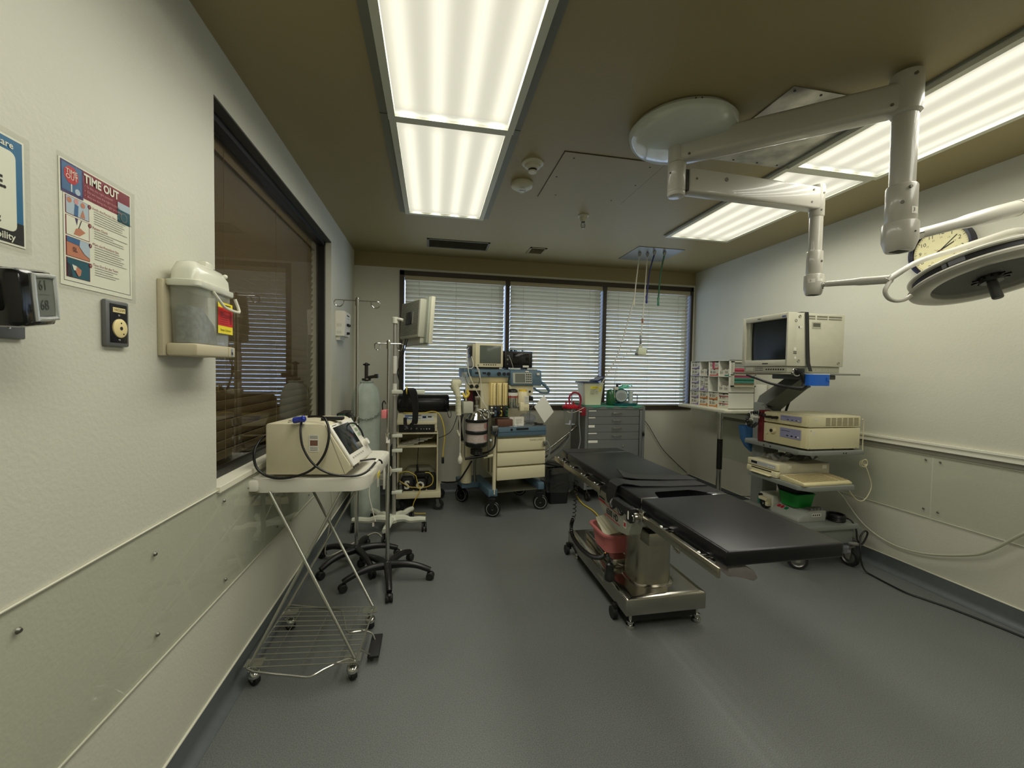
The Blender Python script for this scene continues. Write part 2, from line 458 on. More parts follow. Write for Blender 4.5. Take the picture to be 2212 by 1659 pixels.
MB(True).m(BRSLAT).box(XL - 0.155, XL - 0.105, LY0 + 0.02, LY1 - 0.05, LZ1 - 0.09, LZ1 - 0.03).build('headrail', bl)
c2 = MB(True).m(BRSLAT)
for y in (2.0, 2.6, 3.2): c2.cyl((XL - 0.1, y, LZ0 + 0.05), (XL - 0.1, y, LZ1 - 0.06), 0.0015, n=5)
c2.build('ladder_cord', bl)

# ------------------------------------------------------------------ acrylic wall guards
SCR = mat('screw_steel', (120, 120, 110), 0.4, 0.8)
def guard(label, parts, screws, axis):
    o = MB().m(PLEXI)
    o.box(*parts)
    ob = tag(o.build('wall_guard', smooth=False), label, 'wall guard', 'clear acrylic wall guards')
    x0_, x1_, y0_, y1_, z0_, z1_ = parts
    for zz in (z0_ - 0.002, z1_): MB().m(CAULK_GLINT).box(x0_, x1_, y0_, y1_, zz, zz + 0.002).build('edge_glint_strip', ob, smooth=False)  # pale strips paint the light caught along the acrylic edges
    for y, z in screws:
        x = parts[1] if axis > 0 else parts[0]
        MB().m(SCR).cyl((x - 0.001 * axis, y, z), (x + 0.004 * axis, y, z), 0.007, 0.004, n=10).build('screw', ob)
guard('clear acrylic sheet screwed to the left wall below the tinted window', (XL + 0.001, XL + 0.006, -0.4, 2.98, 0.445, 0.852),
      [(0.947, 0.8), (1.346, 0.772), (1.353, 0.53), (1.756, 0.488), (0.95, 0.5), (1.75, 0.8), (2.3, 0.8), (2.3, 0.49), (2.85, 0.8), (2.85, 0.49)], 1)
guard('clear acrylic sheet on the right wall behind the equipment tower', (XR - 0.006, XR - 0.001, 1.998, 3.93, 0.44, 0.83),
      [(2.03, 0.8), (2.03, 0.49), (2.9, 0.8), (2.9, 0.49), (3.88, 0.8), (3.88, 0.49)], -1)
guard('clear acrylic sheet on the right wall nearest the camera', (XR - 0.006, XR - 0.001, 0.4, 1.99, 0.44, 0.83),
      [(1.955, 0.8), (1.955, 0.49), (1.2, 0.8), (1.2, 0.49), (0.5, 0.8), (0.5, 0.49)], -1)
# chair rail on the right wall
RAILW = mat('white_rail', (226, 224, 208), 0.35)
tr = MB().m(RAILW).prism([(XR, 0.866), (XR - 0.014, 0.866), (XR - 0.014, 0.894), (XR - 0.02, 0.898), (XR - 0.02, 0.911), (XR, 0.911)], YF, 3.95, 'Y')
tr.m(mat('grey_bumper', (118, 118, 104), 0.5)).box(XR - 0.008, XR, YF, 3.95, 0.836, 0.866)
struct(tr.build('trim_2'))

# ------------------------------------------------------------------ ceiling lights
lm = bpy.data.materials.new('prismatic_lens'); lm.use_nodes = True
nt = lm.node_tree; nt.nodes.clear(); out = nt.nodes.new('ShaderNodeOutputMaterial')
em = nt.nodes.new('ShaderNodeEmission')
tc = nt.nodes.new('ShaderNodeTexCoord'); sp = nt.nodes.new('ShaderNodeSeparateXYZ'); nt.links.new(tc.outputs['Object'], sp.inputs[0])
# four tubes behind the lens: |sin| bands over the width, ends fade where the tubes stop
def M_(op, a=None, bv=None, cl=False):
    n = nt.nodes.new('ShaderNodeMath'); n.operation = op; n.use_clamp = cl
    for i, q in enumerate((a, bv)):
        if q is None: continue
        if isinstance(q, (int, float)): n.inputs[i].default_value = q
        else: nt.links.new(q, n.inputs[i])
    return n.outputs[0]
u = M_('MULTIPLY', sp.outputs[0], math.pi / 0.138)
c_ = M_('SINE', M_('ADD', u, 0.0))
band = M_('POWER', M_('ABSOLUTE', c_), 3.0)
ends = M_('SUBTRACT', 0.60, M_('ABSOLUTE', sp.outputs[1]))
endf = M_('MULTIPLY', ends, 9.0, True)
side = M_('MULTIPLY', M_('SUBTRACT', 0.30, M_('ABSOLUTE', sp.outputs[0])), 14.0, True)
val = M_('ADD', 0.86, M_('MULTIPLY', M_('MULTIPLY', band, endf), M_('MULTIPLY', side, 0.5)))
em.inputs['Color'].default_value = (1.0, 0.99, 0.84, 1)
st = M_('MULTIPLY', val, LAMP)
nt.links.new(st, em.inputs['Strength'])
trn = nt.nodes.new('ShaderNodeBsdfTransparent'); ad = nt.nodes.new('ShaderNodeMixShader'); ad.inputs[0].default_value = 0.5
nt.links.new(trn.outputs[0], ad.inputs[1]); nt.links.new(em.outputs[0], ad.inputs[2]); nt.links.new(ad.outputs[0], out.inputs[0])
LENS = lm
FRAMEW = mat('light_frame_white', (200, 200, 184), 0.4)
FRAMEG = mat('light_trim_grey', (112, 114, 100), 0.5)
def light(x0, x1, y0, y1, label, drop=0.022, trim=0.04):
    cx, cy = (x0 + x1) / 2, (y0 + y1) / 2
    t = thing('ceiling_light', label, 'ceiling light', (cx, cy, ZC - drop), group='fluorescent ceiling lights')
    f = MB(True).m(FRAMEW); z0, z1 = ZC - drop, ZC
    w = 0.032
    f.box(x0, x0 + w, y0, y1, z0, z1).box(x1 - w, x1, y0, y1, z0, z1).box(x0 + w, x1 - w, y0, y0 + w, z0, z1).box(x0 + w, x1 - w, y1 - w, y1, z0, z1)
    f.build('door_frame', t, smooth=False)
    if trim:
        MB(True).m(FRAMEG).box(x0 - trim, x0 - 0.003, y0, y1, ZC - 0.008, ZC).build('side_trim', t, smooth=False)
        MB(True).m(FRAMEG).box(x1 + 0.003, x1 + trim, y0, y1, ZC - 0.008, ZC).build('side_trim', t, smooth=False)
    a, b_, c, d = x0 + w, x1 - w, y0 + w, y1 - w
    MB(True).m(LENS).quad((a, c, z0 + 0.012), (a, d, z0 + 0.012), (b_, d, z0 + 0.012), (b_, c, z0 + 0.012)).build('lens', t, smooth=False)
    for q in (-1.5, -0.5, 0.5, 1.5):
        L = bpy.data.lights.new('fluorescent_tube', 'AREA'); L.shape = 'RECTANGLE'; L.size = 0.05; L.size_y = 1.12
        L.energy = TUBE; L.spread = math.radians(SPREAD); L.color = (1.0, 0.98, 0.87)
        o = bpy.data.objects.new('fluorescent_tube', L); COL.objects.link(o)
        o.location = (q * 0.138, 0, drop - 0.003); o.parent = t
light(-0.212, 0.375, 2.025, 3.24, 'far light of the left row, ending above the room middle')
light(-0.212, 0.375, 0.80, 2.018, 'large near light of the left row, its four tubes glowing', 0.036)
light(-0.212, 0.375, -0.43, 0.79, 'rear light of the left row, overhead')  # fixture out of view, added to brighten the room
light(1.955, 2.56, 2.03, 3.27, 'far light of the right row, behind the lamp arms', trim=0.012)
light(1.955, 2.56, 0.80, 2.02, 'near light of the right row, beside the long lamp arm', 0.03, trim=0.012)
light(1.955, 2.56, -0.43, 0.79, 'rear light of the right row, overhead', trim=0.012)  # right-hand twin, unseen and likewise added for brightness
# ================================================================== THINGS ON THE WALLS AND CEILING
def pm(name, rgb, rough=0.45): return mat('print_' + name, rgb, rough)
class WallPrint:
    """flat print on a wall: a = along the wall (left to right for the reader), z up"""
    def __init__(s, a0, z0, side='L', wall=None, th=0.001):
        s.m = MB(True); s.side = side; s.a0 = a0; s.z0 = z0; s.k = 0; s.wall = XL + 0.001 if wall is None else wall
    def P(s, a, z, off):
        if s.side == 'L': return (s.wall + off, s.a0 + a, s.z0 + z)
        if s.side == 'R': return (s.wall - off, s.a0 - a, s.z0 + z)
        return (s.a0 + a, s.wall - off, s.z0 + z)
    def dirs(s):
        return {'L': ((0, 1, 0), (0, 0, 1)), 'R': ((0, -1, 0), (0, 0, 1)), 'B': ((1, 0, 0), (0, 0, 1))}[s.side]
    def r(s, a0, a1, z0, z1, M, lay=1):
        o = 0.0004 * lay
        s.m.m(M).quad(s.P(a0, z0, o), s.P(a1, z0, o), s.P(a1, z1, o), s.P(a0, z1, o)); return s
    def poly(s, pts, M, lay=1):
        s.m.m(M)._add([s.P(a, z, 0.0004 * lay) for a, z in pts], [tuple(range(len(pts)))]); return s
    def disc(s, a, z, rr, M, lay=1, n=18, sz=1.0):
        return s.poly([(a + rr * math.cos(2 * math.pi * i / n), z + sz * rr * math.sin(2 * math.pi * i / n)) for i in range(n)], M, lay)
    def t(s, body, size, a, z, M, align='LEFT', lay=3, bold=0.0, sx=1.0):
        x, y = s.dirs(); s.m.m(M).text(body, size, s.P(a, z, 0.0004 * lay), x, y, align, off=0, bold=bold, sx=sx); return s

# ---- TIME OUT poster
WHT = pm('white', (232, 232, 214)); MAR = pm('maroon', (128, 28, 48)); NAVY = pm('navy', (60, 44, 100)); SKYB = pm('sky', (58, 104, 150))
TEAL = pm('teal', (20, 84, 100)); SKIN = pm('skin', (196, 128, 100)); PINK = pm('pink', (214, 150, 150)); GREYT = pm('grey', (120, 118, 110))
DK = pm('dark', (40, 42, 48)); LBL = pm('lightblue', (180, 196, 210)); REDP = pm('red', (190, 40, 50)); YEL = pm('yellow', (232, 214, 40))
p = WallPrint(1.061, 1.492)
w, h = 0.214, 0.272
p.m.m(WHT).box(XL + 0.0005, XL + 0.0012, 1.061, 1.275, 1.492, 1.764)
for a0, a1, z0, z1 in ((0.008, w - 0.006, 0.010, 0.0112), (0.008, 0.0092, 0.010, 0.2), (w - 0.0072, w - 0.006, 0.010, 0.2)): p.r(a0, a1, z0, z1, DK)
p.r(0.004, w - 0.004, 0.206, h - 0.003, MAR).r(0.004, 0.062, 0.200, h - 0.003, NAVY, 2).r(0.006, 0.058, 0.206, h - 0.007, SKYB, 3)
p.poly([(0.030 + 0.02 * math.cos(math.pi / 8 + i * math.pi / 4), 0.243 + 0.02 * math.sin(math.pi / 8 + i * math.pi / 4)) for i in range(8)], REDP, 4)
p.r(0.0285, 0.0315, 0.207, 0.224, WHT, 4).disc(0.046, 0.212, 0.007, LBL, 4)
p.t('TIME', 0.0145, 0.030, 0.2485, WHT, 'CENTER', 6).t('OUT', 0.0145, 0.030, 0.2375, WHT, 'CENTER', 6)
p.t('TIME OUT', 0.027, 0.064, 0.2525, WHT, 'LEFT', 4, bold=0.0009, sx=0.86)
for i, q in enumerate(('Is this the right patient?', 'Do we have the right location?', 'Are we doing the right procedure?')):
    p.t(q, 0.0082, 0.072, 0.2355 - 0.0108 * i, PINK, 'LEFT', 4).disc(0.066, 0.2355 - 0.0108 * i, 0.001, PINK, 4, 6)
p.r(0.166, w - 0.005, 0.190, 0.240, TEAL, 3).r(0.166, w - 0.005, 0.222, 0.240, LBL, 4).disc(0.186, 0.205, 0.012, GREYT, 5).disc(0.186, 0.205, 0.0095, TEAL, 6)
fr = [(0.158, 0.196), (0.112, 0.153), (0.066, 0.107), (0.020, 0.061)]
for i, (a, b_) in enumerate(fr):
    p.r(0.014, 0.078, a - 0.001, b_ + 0.001, MAR, 1)
    p.r(0.016, 0.076, a, b_, (LBL, WHT, SKIN, TEAL)[i], 2)
    p.disc(0.078, b_ - 0.004, 0.0048, MAR, 4, 14); p.t(str(i + 1), 0.007, 0.078, b_ - 0.004, WHT, 'CENTER', 5)
p.disc(0.024, 0.188, 0.006, SKIN, 3).disc(0.042, 0.190, 0.006, PINK, 3).disc(0.060, 0.188, 0.006, SKIN, 3)
p.poly([(0.036, 0.158), (0.046, 0.158), (0.048, 0.182), (0.038, 0.184)], SKYB, 3).poly([(0.052, 0.160), (0.066, 0.160), (0.060, 0.178)], SKIN, 3)
p.poly([(0.034, 0.116), (0.050, 0.116), (0.066, 0.128), (0.052, 0.134), (0.040, 0.130)], SKIN, 3).poly([(0.038, 0.153), (0.046, 0.153), (0.043, 0.138)], NAVY, 3)
p.poly([(0.046, 0.132), (0.048, 0.132), (0.056, 0.152), (0.054, 0.152)], DK, 4)
p.poly([(0.016, 0.107), (0.056, 0.107), (0.050, 0.094), (0.016, 0.096)], SKYB, 3).poly([(0.050, 0.107), (0.076, 0.107), (0.076, 0.072), (0.062, 0.078), (0.048, 0.092)], LBL, 4)
p.t('SL', 0.014, 0.030, 0.082, DK, 'LEFT', 5)
p.poly([(0.016, 0.020), (0.030, 0.020), (0.024, 0.046), (0.016, 0.050)], DK, 3).poly([(0.028, 0.048), (0.040, 0.046), (0.040, 0.036), (0.032, 0.036)], WHT, 4)
p.poly([(0.040, 0.046), (0.052, 0.040), (0.050, 0.028), (0.044, 0.024), (0.036, 0.034)], SKIN, 5)
heads = [('Verify the Person, Site, and Procedure', 0.193, 6), ('Patient Check', 0.148, 4), ('Mark the Procedure Site', 0.110, 6), ('Time Out for the Team', 0.062, 4)]
ln = random.Random(3)
for q, z, n in heads:
    p.t(q, 0.0082, 0.086, z, MAR, 'LEFT', 3)
    for i in range(n):
        a1 = 0.20 - ln.random() * (0.03 if n > 4 else 0.06)
        p.r(0.091, a1, z - 0.0065 - i * 0.0055 - 0.0004, z - 0.0065 - i * 0.0055 + 0.0006, GREYT, 3)
t = thing('poster', 'maroon and white TIME OUT checklist poster taped above the outlet plate', 'poster', (XL, 1.168, 1.49))
p.m.build('print', t, smooth=False, normals=False)
LAM = sheet_mat('laminate_film', (0.97, 0.97, 0.96), 1.4, 0.08)
MB(True).m(LAM).box(XL + 0.004, XL + 0.0044, 1.052, 1.284, 1.482, 1.772).build('laminate', t, smooth=False)

# ---- blue and black poster at the photo's left edge
p = WallPrint(0.705, 1.543)
p.m.m(WHT).box(XL + 0.0005, XL + 0.0012, 0.705, 0.985, 1.543, 1.747)
BLP = pm('blue', (22, 104, 150)); 
p.r(0.004, 0.276, 0.004, 0.200, BLP).r(0.004, 0.276, 0.004, 0.045, INK, 2)
rr = 0.012; A0, A1, Z0, Z1 = 0.02, 0.262, 0.026, 0.176
pts = []
for cx, cz, a in ((A1 - rr, Z0 + rr, -90), (A1 - rr, Z1 - rr, 0), (A0 + rr, Z1 - rr, 90), (A0 + rr, Z0 + rr, 180)):
    for k in range(5):
        an = math.radians(a + k * 22.5); pts.append((cx + rr * math.cos(an), cz + rr * math.sin(an)))
p.poly(pts, WHT, 3)
p.t('Healthcare', 0.018, 0.258, 0.187, WHT, 'RIGHT', 4, bold=0.0003).t('E.', 0.030, 0.243, 0.112, INK, 'RIGHT', 4, bold=0.0012)
p.t('g', 0.017, 0.232, 0.046, INK, 'RIGHT', 4).t('bility', 0.018, 0.258, 0.015, WHT, 'RIGHT', 4, bold=0.0003)
t = thing('poster', 'laminated notice with blue and black border, cut off by the left edge of the photo', 'poster', (XL, 0.845, 1.54))
p.m.build('print', t, smooth=False, normals=False)
MB(True).m(LAM).box(XL + 0.004, XL + 0.0044, 0.695, 0.993, 1.533, 1.757).build('laminate', t, smooth=False)

# ---- vacuum outlet plate
PLATE = mat('plate_grey_enamel', (104, 106, 106), 0.35, 0.2); PLATED = mat('plate_dark', (44, 45, 48), 0.3, 0.6)
t = thing('vacuum_outlet', 'grey steel vacuum outlet plate with round ivory socket below the TIME OUT poster', 'outlet', (XL, 1.208, 1.364))
MB(True).m(PLATE).box(XL, XL + 0.012, 1.169, 1.247, 1.364, 1.479, 0.005).build('wall_plate', t)
MB(True).m(PLATED).box(XL + 0.012, XL + 0.0135, 1.180, 1.237, 1.374, 1.470, 0.002).build('faceplate', t)
IV = mat('ivory_plastic', (226, 208, 150), 0.4)
m = MB(True).m(IV); m.lathe([(0.0, 0.0), (0.0235, 0.0), (0.0235, 0.003), (0.020, 0.0045), (0, 0.0045)], (XL + 0.0135, 1.209, 1.410), 28, axis='X')
m.m(INK).lathe([(0, 0), (0.0045, 0), (0.0045, 0.0008), (0, 0.0008)], (XL + 0.018, 1.209, 1.410), 12, axis='X')
for dy, dz in ((0, 0.013), (0.008, -0.014)): m.m(INK).lathe([(0, 0), (0.002, 0), (0.002, 0.0006), (0, 0.0006)], (XL + 0.018, 1.209 + dy, 1.410 + dz), 8, axis='X')
m.build('socket', t)
q = WallPrint(1.188, 1.449, wall=XL + 0.0136); q.m.m(IV).box(XL + 0.0135, XL + 0.0145, 1.188, 1.229, 1.449, 1.461); q.wall = XL + 0.0145
q.t('VACUUM', 0.0085, 0.0205, 0.006, INK, 'CENTER', 1); q.m.build('name_tag', t, smooth=False, normals=False)
for z in (1.4425, 1.381): MB(True).m(CHROME).lathe([(0, 0), (0.0028, 0), (0.002, 0.0016), (0, 0.002)], (XL + 0.0135, 1.209, z), 10, axis='X').build('screw', t)

# ---- switch plate and the black display unit over it
t = thing('blank_wall_plate', 'plain grey steel wall plate under the black display unit', 'wall plate', (XL, 0.93, 1.365))
MB(True).m(PLATE).box(XL, XL + 0.008, 0.895, 0.973, 1.365, 1.478, 0.003).build('plate', t)
MB(True).m(CHROME).lathe([(0, 0), (0.003, 0), (0.002, 0.0018), (0, 0.002)], (XL + 0.008, 0.940, 1.385), 10, axis='X').build('screw', t)
t = thing('climate_display', 'glossy black temperature display with silver framed lcd on a wall bracket', 'display', (-0.73, 0.85, 1.40))
GB = mat('gloss_black', (12, 12, 13), 0.15, coat=0.5)
Md = Matrix.Translation((-0.692, 0.893, 1.442)) @ Matrix.Rotation(math.radians(14), 4, 'Z') @ Matrix.Rotation(math.radians(8), 4, 'X')
MB(True).m(GB).box(-0.055, 0.0, -0.058, 0.044, -0.056, 0.044, 0.010, Md).build('case', t)
SIL = mat('silver_trim', (205, 208, 205), 0.25, 0.5)
m = MB(True).m(SIL)
pts = [Md @ Vector((0.001, a, b_)) for a, b_ in ((-0.020, -0.042), (0.030, -0.042), (0.036, -0.036), (0.036, 0.028), (0.030, 0.034), (-0.020, 0.034), (-0.026, 0.028), (-0.026, -0.036))]
m.tube(pts, 0.0042, 8, closed=True, smooth=2); m.build('silver_bezel', t)
m = MB(True).m(LCD).box(-0.001, 0.0012, -0.024, 0.032, -0.037, 0.030, 0, Md)
m.m(mat('lcd_digit', (58, 60, 54), 0.4))
for s_, a, b_, z in (('61', 0.026, 0.0, 0.017), ('- - - - -', 0.010, 0.003, 0.002), ('68', 0.026, 0.0, -0.018)):
    R3 = Md.to_3x3(); m.text(s_, a, Md @ Vector((0.0016, b_, z)), R3 @ Vector((0, 1, 0)), R3 @ Vector((0, 0, 1)))
m.build('lcd', t, smooth=False, normals=False)
MB(True).m(GB).box(-0.786, -0.700, 0.800, 0.870, 1.405, 1.462, 0.006).cyl((-0.782, 0.83, 1.392), (-0.74, 0.83, 1.392), 0.022, n=20).build('wall_bracket', t)

# ---- sharps container
t = thing('sharps_container', 'translucent sharps bin with red and yellow label in a beige wall bracket', 'sharps container', (XL, 1.50, 1.345))
SHB = mat('beige_bracket', (188, 178, 150), 0.45)
BX = -0.693
m = MB(True).m(SHB).box(XL, XL + 0.016, 1.376, 1.625, 1.347, 1.572, 0.003)
m.box(-0.774, BX + 0.003, 1.385, 1.62, 1.348, 1.386, 0.008)
m.build('wall_bracket', t)
m = MB(True).m(SHB).box(BX + 0.002, BX + 0.005, 1.575, 1.617, 1.351, 1.383, 0.001); m.m(CHROME).box(BX + 0.004, BX + 0.0065, 1.588, 1.600, 1.354, 1.379); m.m(INK).box(BX + 0.0055, BX + 0.007, 1.591, 1.597, 1.358, 1.368)
m.build('key_lock', t)
TRB = sheet_mat('milky_clear_plastic', (0.86, 0.88, 0.86), 1.4, 0.15, 0.24, (220, 220, 206))
TRW = sheet_mat('milky_white_plastic', (0.8, 0.8, 0.76), 1.4, 0.15, 0.86, (230, 230, 212))
def ring(cx, cy, hx, hy, r, n=5):
    out = []
    for sx_, sy_, a in ((1, -1, -90), (1, 1, 0), (-1, 1, 90), (-1, -1, 180)):
        for k in range(n):
            an = math.radians(a + 90 * k / (n - 1)); out.append((cx + sx_ * (hx - r) + r * math.cos(an), cy + sy_ * (hy - r) + r * math.sin(an)))
    return out
def loft(m, rings, cap0=True, cap1=True):
    n = len(rings[0]); vs = [v for r_ in rings for v in r_]; fs = []
    for i in range(len(rings) - 1):
        for j in range(n): fs.append((i * n + j, i * n + (j + 1) % n, (i + 1) * n + (j + 1) % n, (i + 1) * n + j))
    if cap0: fs.append(tuple(range(n - 1, -1, -1)))
    if cap1: fs.append(tuple((len(rings) - 1) * n + j for j in range(n)))
    m._add(vs, fs); return m
def rr3(cx, cy, hx, hy, r, z, n=5): return [(a, b_, z) for a, b_ in ring(cx, cy, hx, hy, r, n)]
SC = (BX - 0.773) / 2; SY = 1.502; HX = (BX + 0.773) / 2; HY = 0.112
m = MB(True).m(TRB)
loft(m, [rr3(SC, SY, HX - 0.004, HY - 0.008, 0.02, 1.387), rr3(SC, SY, HX, HY, 0.022, 1.560)], True, False).build('bin', t)
m = MB(True).m(mat('sharps_waste', (92, 98, 100), 0.7, noise=0.4, nscale=60, bump=0.5, bscale=80))
loft(m, [rr3(SC - 0.004, SY - 0.02, HX - 0.012, HY - 0.035, 0.02, 1.389), rr3(SC - 0.004, SY - 0.03, HX - 0.012, HY - 0.045, 0.02, 1.45), rr3(SC - 0.006, SY - 0.06, HX - 0.02, 0.04, 0.015, 1.50)]).build('contents', t)
m = MB(True).m(TRW)
loft(m, [rr3(SC, SY, HX + 0.005, HY + 0.006, 0.024, 1.556), rr3(SC, SY, HX + 0.008, HY + 0.008, 0.024, 1.560), rr3(SC, SY, HX + 0.008, HY + 0.008, 0.024, 1.574), rr3(SC, SY, HX - 0.001, HY - 0.002, 0.022, 1.578),
         rr3(SC, SY, HX - 0.003, HY - 0.004, 0.022, 1.606), rr3(SC - 0.004, SY, HX - 0.012, HY - 0.020, 0.02, 1.632), rr3(SC - 0.006, SY, HX - 0.022, HY - 0.045, 0.015, 1.641)]).build('lid', t)
MB(True).m(TRW).box(-0.745, -0.715, 1.49, 1.54, 1.62, 1.655, 0.006).build('lid_block', t)
MB(True).m(TRW).sphere((-0.71, 1.60, 1.628), 0.008).build('lid_knob', t)
m = MB(True).m(TRW); m.tube([(BX + 0.004, 1.475, 1.556), (BX + 0.012, 1.500, 1.530), (BX + 0.016, 1.530, 1.512), (BX + 0.018, 1.600, 1.508), (BX + 0.014, 1.630, 1.515), (BX + 0.004, 1.622, 1.556)], 0.005, 8).build('handle', t)
q = WallPrint(1.510, 1.428, wall=BX + 0.001)
q.r(0, 0.100, 0, 0.104, YEL, 1).r(0, 0.100, 0.026, 0.086, pm('hazard_red', (200, 30, 28)), 2)
q.t('\u2623', 0.024, 0.022, 0.068, INK, 'CENTER', 3).t('BIOHAZARD', 0.0085, 0.036, 0.074, INK, 'LEFT', 3).t('Sharps Collector', 0.0105, 0.050, 0.012, INK, 'CENTER', 3).r(0.015, 0.085, 0.0945, 0.0975, INK, 3)
for i in range(4): q.r(0.008, 0.07 - 0.004 * i, 0.032 + i * 0.007, 0.0332 + i * 0.007, INK, 3)
for i in range(2): q.r(0.080 + 0.008 * i, 0.083 + 0.008 * i, 0.034, 0.078, INK, 3)
q.m.build('warning_label', t, smooth=False, normals=False)

# ---- control box on the far left wall
t = thing('wall_control_box', 'small white control box with black knobs on the far left wall behind the drip stand', 'control box', (XL, 3.72, 1.56))
m = MB(True).m(WHITE).prism([(XL, 1.585), (-0.722, 1.585), (-0.712, 1.78), (-0.722, 1.792), (XL, 1.792)], 3.62, 3.84, 'Y'); m.box(XL, XL + 0.03, 3.64, 3.80, 1.552, 1.585)
m.m(mat('vent_slot', (120, 118, 104), 0.6))
for i in range(4):
    for z in (1.60, 1.66): m.box(-0.780 + i * 0.010, -0.778 + i * 0.010, 3.6195, 3.62, z, z + 0.025)
m.build('case', t)
m = MB(True).m(INK)
for y, z in ((3.70, 1.682), (3.76, 1.682), (3.72, 1.612)): MB(True).m(BLACK).cyl((-0.722, y, z), (-0.698, y, z), 0.012, 0.010, 14).build('knob', t)
m.box(-0.714, -0.711, 3.68, 3.77, 1.755, 1.765).box(-0.716, -0.7135, 3.69, 3.78, 1.735, 1.738); m.build('lettering', t, smooth=False, normals=False)
t = thing('cable_tray', 'dark cable tray at the foot of the window behind the gas cylinder', 'cable tray', (-0.75, 3.66, 0.86))
MB(True).m(BLACK).prism([(-0.785, 0.86), (-0.70, 0.885), (-0.70, 0.90), (-0.785, 0.90)], 3.52, 3.64, 'Y').build('tray', t)

# ---- clock on the right wall
t = thing('wall_clock', 'round wall clock with dark blue rim and cream dial behind the surgical lamp', 'clock', (XR, 2.01, 2.10))
CZ, CY, CR = 2.095, 1.995, 0.162
NAV = mat('navy_plastic', (24, 26, 48), 0.35)
MB(True).m(NAV).lathe([(CR - 0.022, -0.034), (CR - 0.012, -0.048), (CR - 0.002, -0.046), (CR, -0.030), (CR, 0.0), (CR - 0.03, 0.0)], (XR, CY, CZ), 48, axis='X', cap=False).build('rim', t)
q = WallPrint(CY, CZ, 'R', wall=XR - 0.024)
q.disc(0, 0, CR - 0.02, mat('dial_cream', (228, 220, 172), 0.5), 1, 48)
for k in range(60):
    a = math.radians(6 * k); r0, r1, wd = (0.124, 0.136, 0.0016) if k % 5 == 0 else (0.129, 0.135, 0.0008)
    ca, sa = math.sin(a), math.cos(a)
    q.poly([(r0 * ca - wd * sa, r0 * sa + wd * ca), (r0 * ca + wd * sa, r0 * sa - wd * ca), (r1 * ca + wd * sa, r1 * sa - wd * ca), (r1 * ca - wd * sa, r1 * sa + wd * ca)], INK, 2)
for k in range(1, 13):
    a = math.radians(30 * k)
    q.t(str(k), 0.033, 0.106 * math.sin(a), 0.106 * math.cos(a), INK, 'CENTER', 2); q.t(str(k + 12), 0.014, 0.078 * math.sin(a), 0.078 * math.cos(a), pm('dial_red', (130, 110, 80)), 'CENTER', 2)
q.m.build('dial', t, smooth=False, normals=False)
def hand(name, deg, L, wd, M, lay, tail=0.02):
    a = math.radians(deg); ca, sa = math.sin(a), math.cos(a); h = WallPrint(CY, CZ, 'R', wall=XR - 0.024)
    o = 0.0004 * lay
    def P(r_, s_): return (r_ * ca + s_ * sa, r_ * sa - s_ * ca)
    h.poly([P(-tail, -wd), P(-tail, wd), P(L, wd * 0.7), P(L, -wd * 0.7)], M, lay); h.m.build(name, t, smooth=False, normals=False)
hand('hour_hand', 62, 0.074, 0.004, INK, 5); hand('minute_hand', 47, 0.108, 0.003, INK, 6); hand('second_hand', 287, 0.03, 0.001, pm('orange', (170, 100, 40)), 7)

# ---- ceiling fittings
def ceil_thing(name, label, cat, x, y, group=None): return thing(name, label, cat, (x, y, ZC), group=group)
CW = mat('ceiling_device_white', (196, 192, 172), 0.4)
t = ceil_thing('smoke_detector', 'white smoke detector with dark sensor slots on a round ceiling base', 'smoke detector', 0.551, 2.33)
MB().m(CW).lathe([(0, 0), (0.062, 0), (0.062, -0.006), (0.050, -0.012), (0, -0.012)], n=32).build('base', t)
m = MB().m(CW).lathe([(0, -0.012), (0.046, -0.012), (0.044, -0.026), (0.030, -0.034), (0.028, -0.036)], n=32); m.lathe([(0, -0.055), (0.022, -0.055), (0.026, -0.050), (0.026, -0.047)], n=24)
m.m(INK).lathe([(0.024, -0.036), (0.024, -0.048)], n=24); m.build('sensor_head', t)
t = ceil_thing('strobe_light', 'round white strobe alarm with clear lens beside the smoke detector', 'strobe light', 0.543, 2.587)
m = MB().m(CW).lathe([(0, 0), (0.066, 0), (0.070, -0.010), (0.066, -0.026), (0.050, -0.036), (0, -0.038)], n=36); m.m(INK).text('FIRE', 0.014, (0.0, -0.022, -0.0375), (-1, 0, 0), (0, -1, 0))
m.build('body', t)
MB().m(CLEAR).lathe([(0.026, -0.036), (0.026, -0.046), (0.018, -0.058), (0, -0.060)], n=20).build('lens', t)
MB().m(CHROME).cyl((-0.012, 0, -0.048), (0.012, 0, -0.048), 0.004).build('flash_tube', t)
t = ceil_thing('fire_sprinkler', 'white cup fire sprinkler hanging from the ceiling', 'sprinkler', 1.117, 3.02)
MB().m(CW).lathe([(0, 0), (0.042, 0), (0.042, -0.004), (0.030, -0.012), (0.022, -0.045), (0.018, -0.047), (0.018, -0.03), (0, -0.03)], n=28).build('cup', t)
m = MB().m(DSTEEL).cyl((0, 0, -0.03), (0, 0, -0.058), 0.010, n=12)
for s_ in (-1, 1): m.tube([(0.009 * s_, 0, -0.055), (0.016 * s_, 0, -0.072), (0.010 * s_, 0, -0.088), (0.0, 0, -0.094)], 0.0025, 6)
m.cyl((0, 0, -0.058), (0, 0, -0.09), 0.0022, n=6); m.lathe([(0, -0.095), (0.013, -0.095), (0.013, -0.097), (0, -0.097)], n=12); m.build('sprinkler_head', t)
VG = mat('vent_grey', (96, 96, 86), 0.5); VT = mat('vent_tan', (140, 130, 98), 0.5)
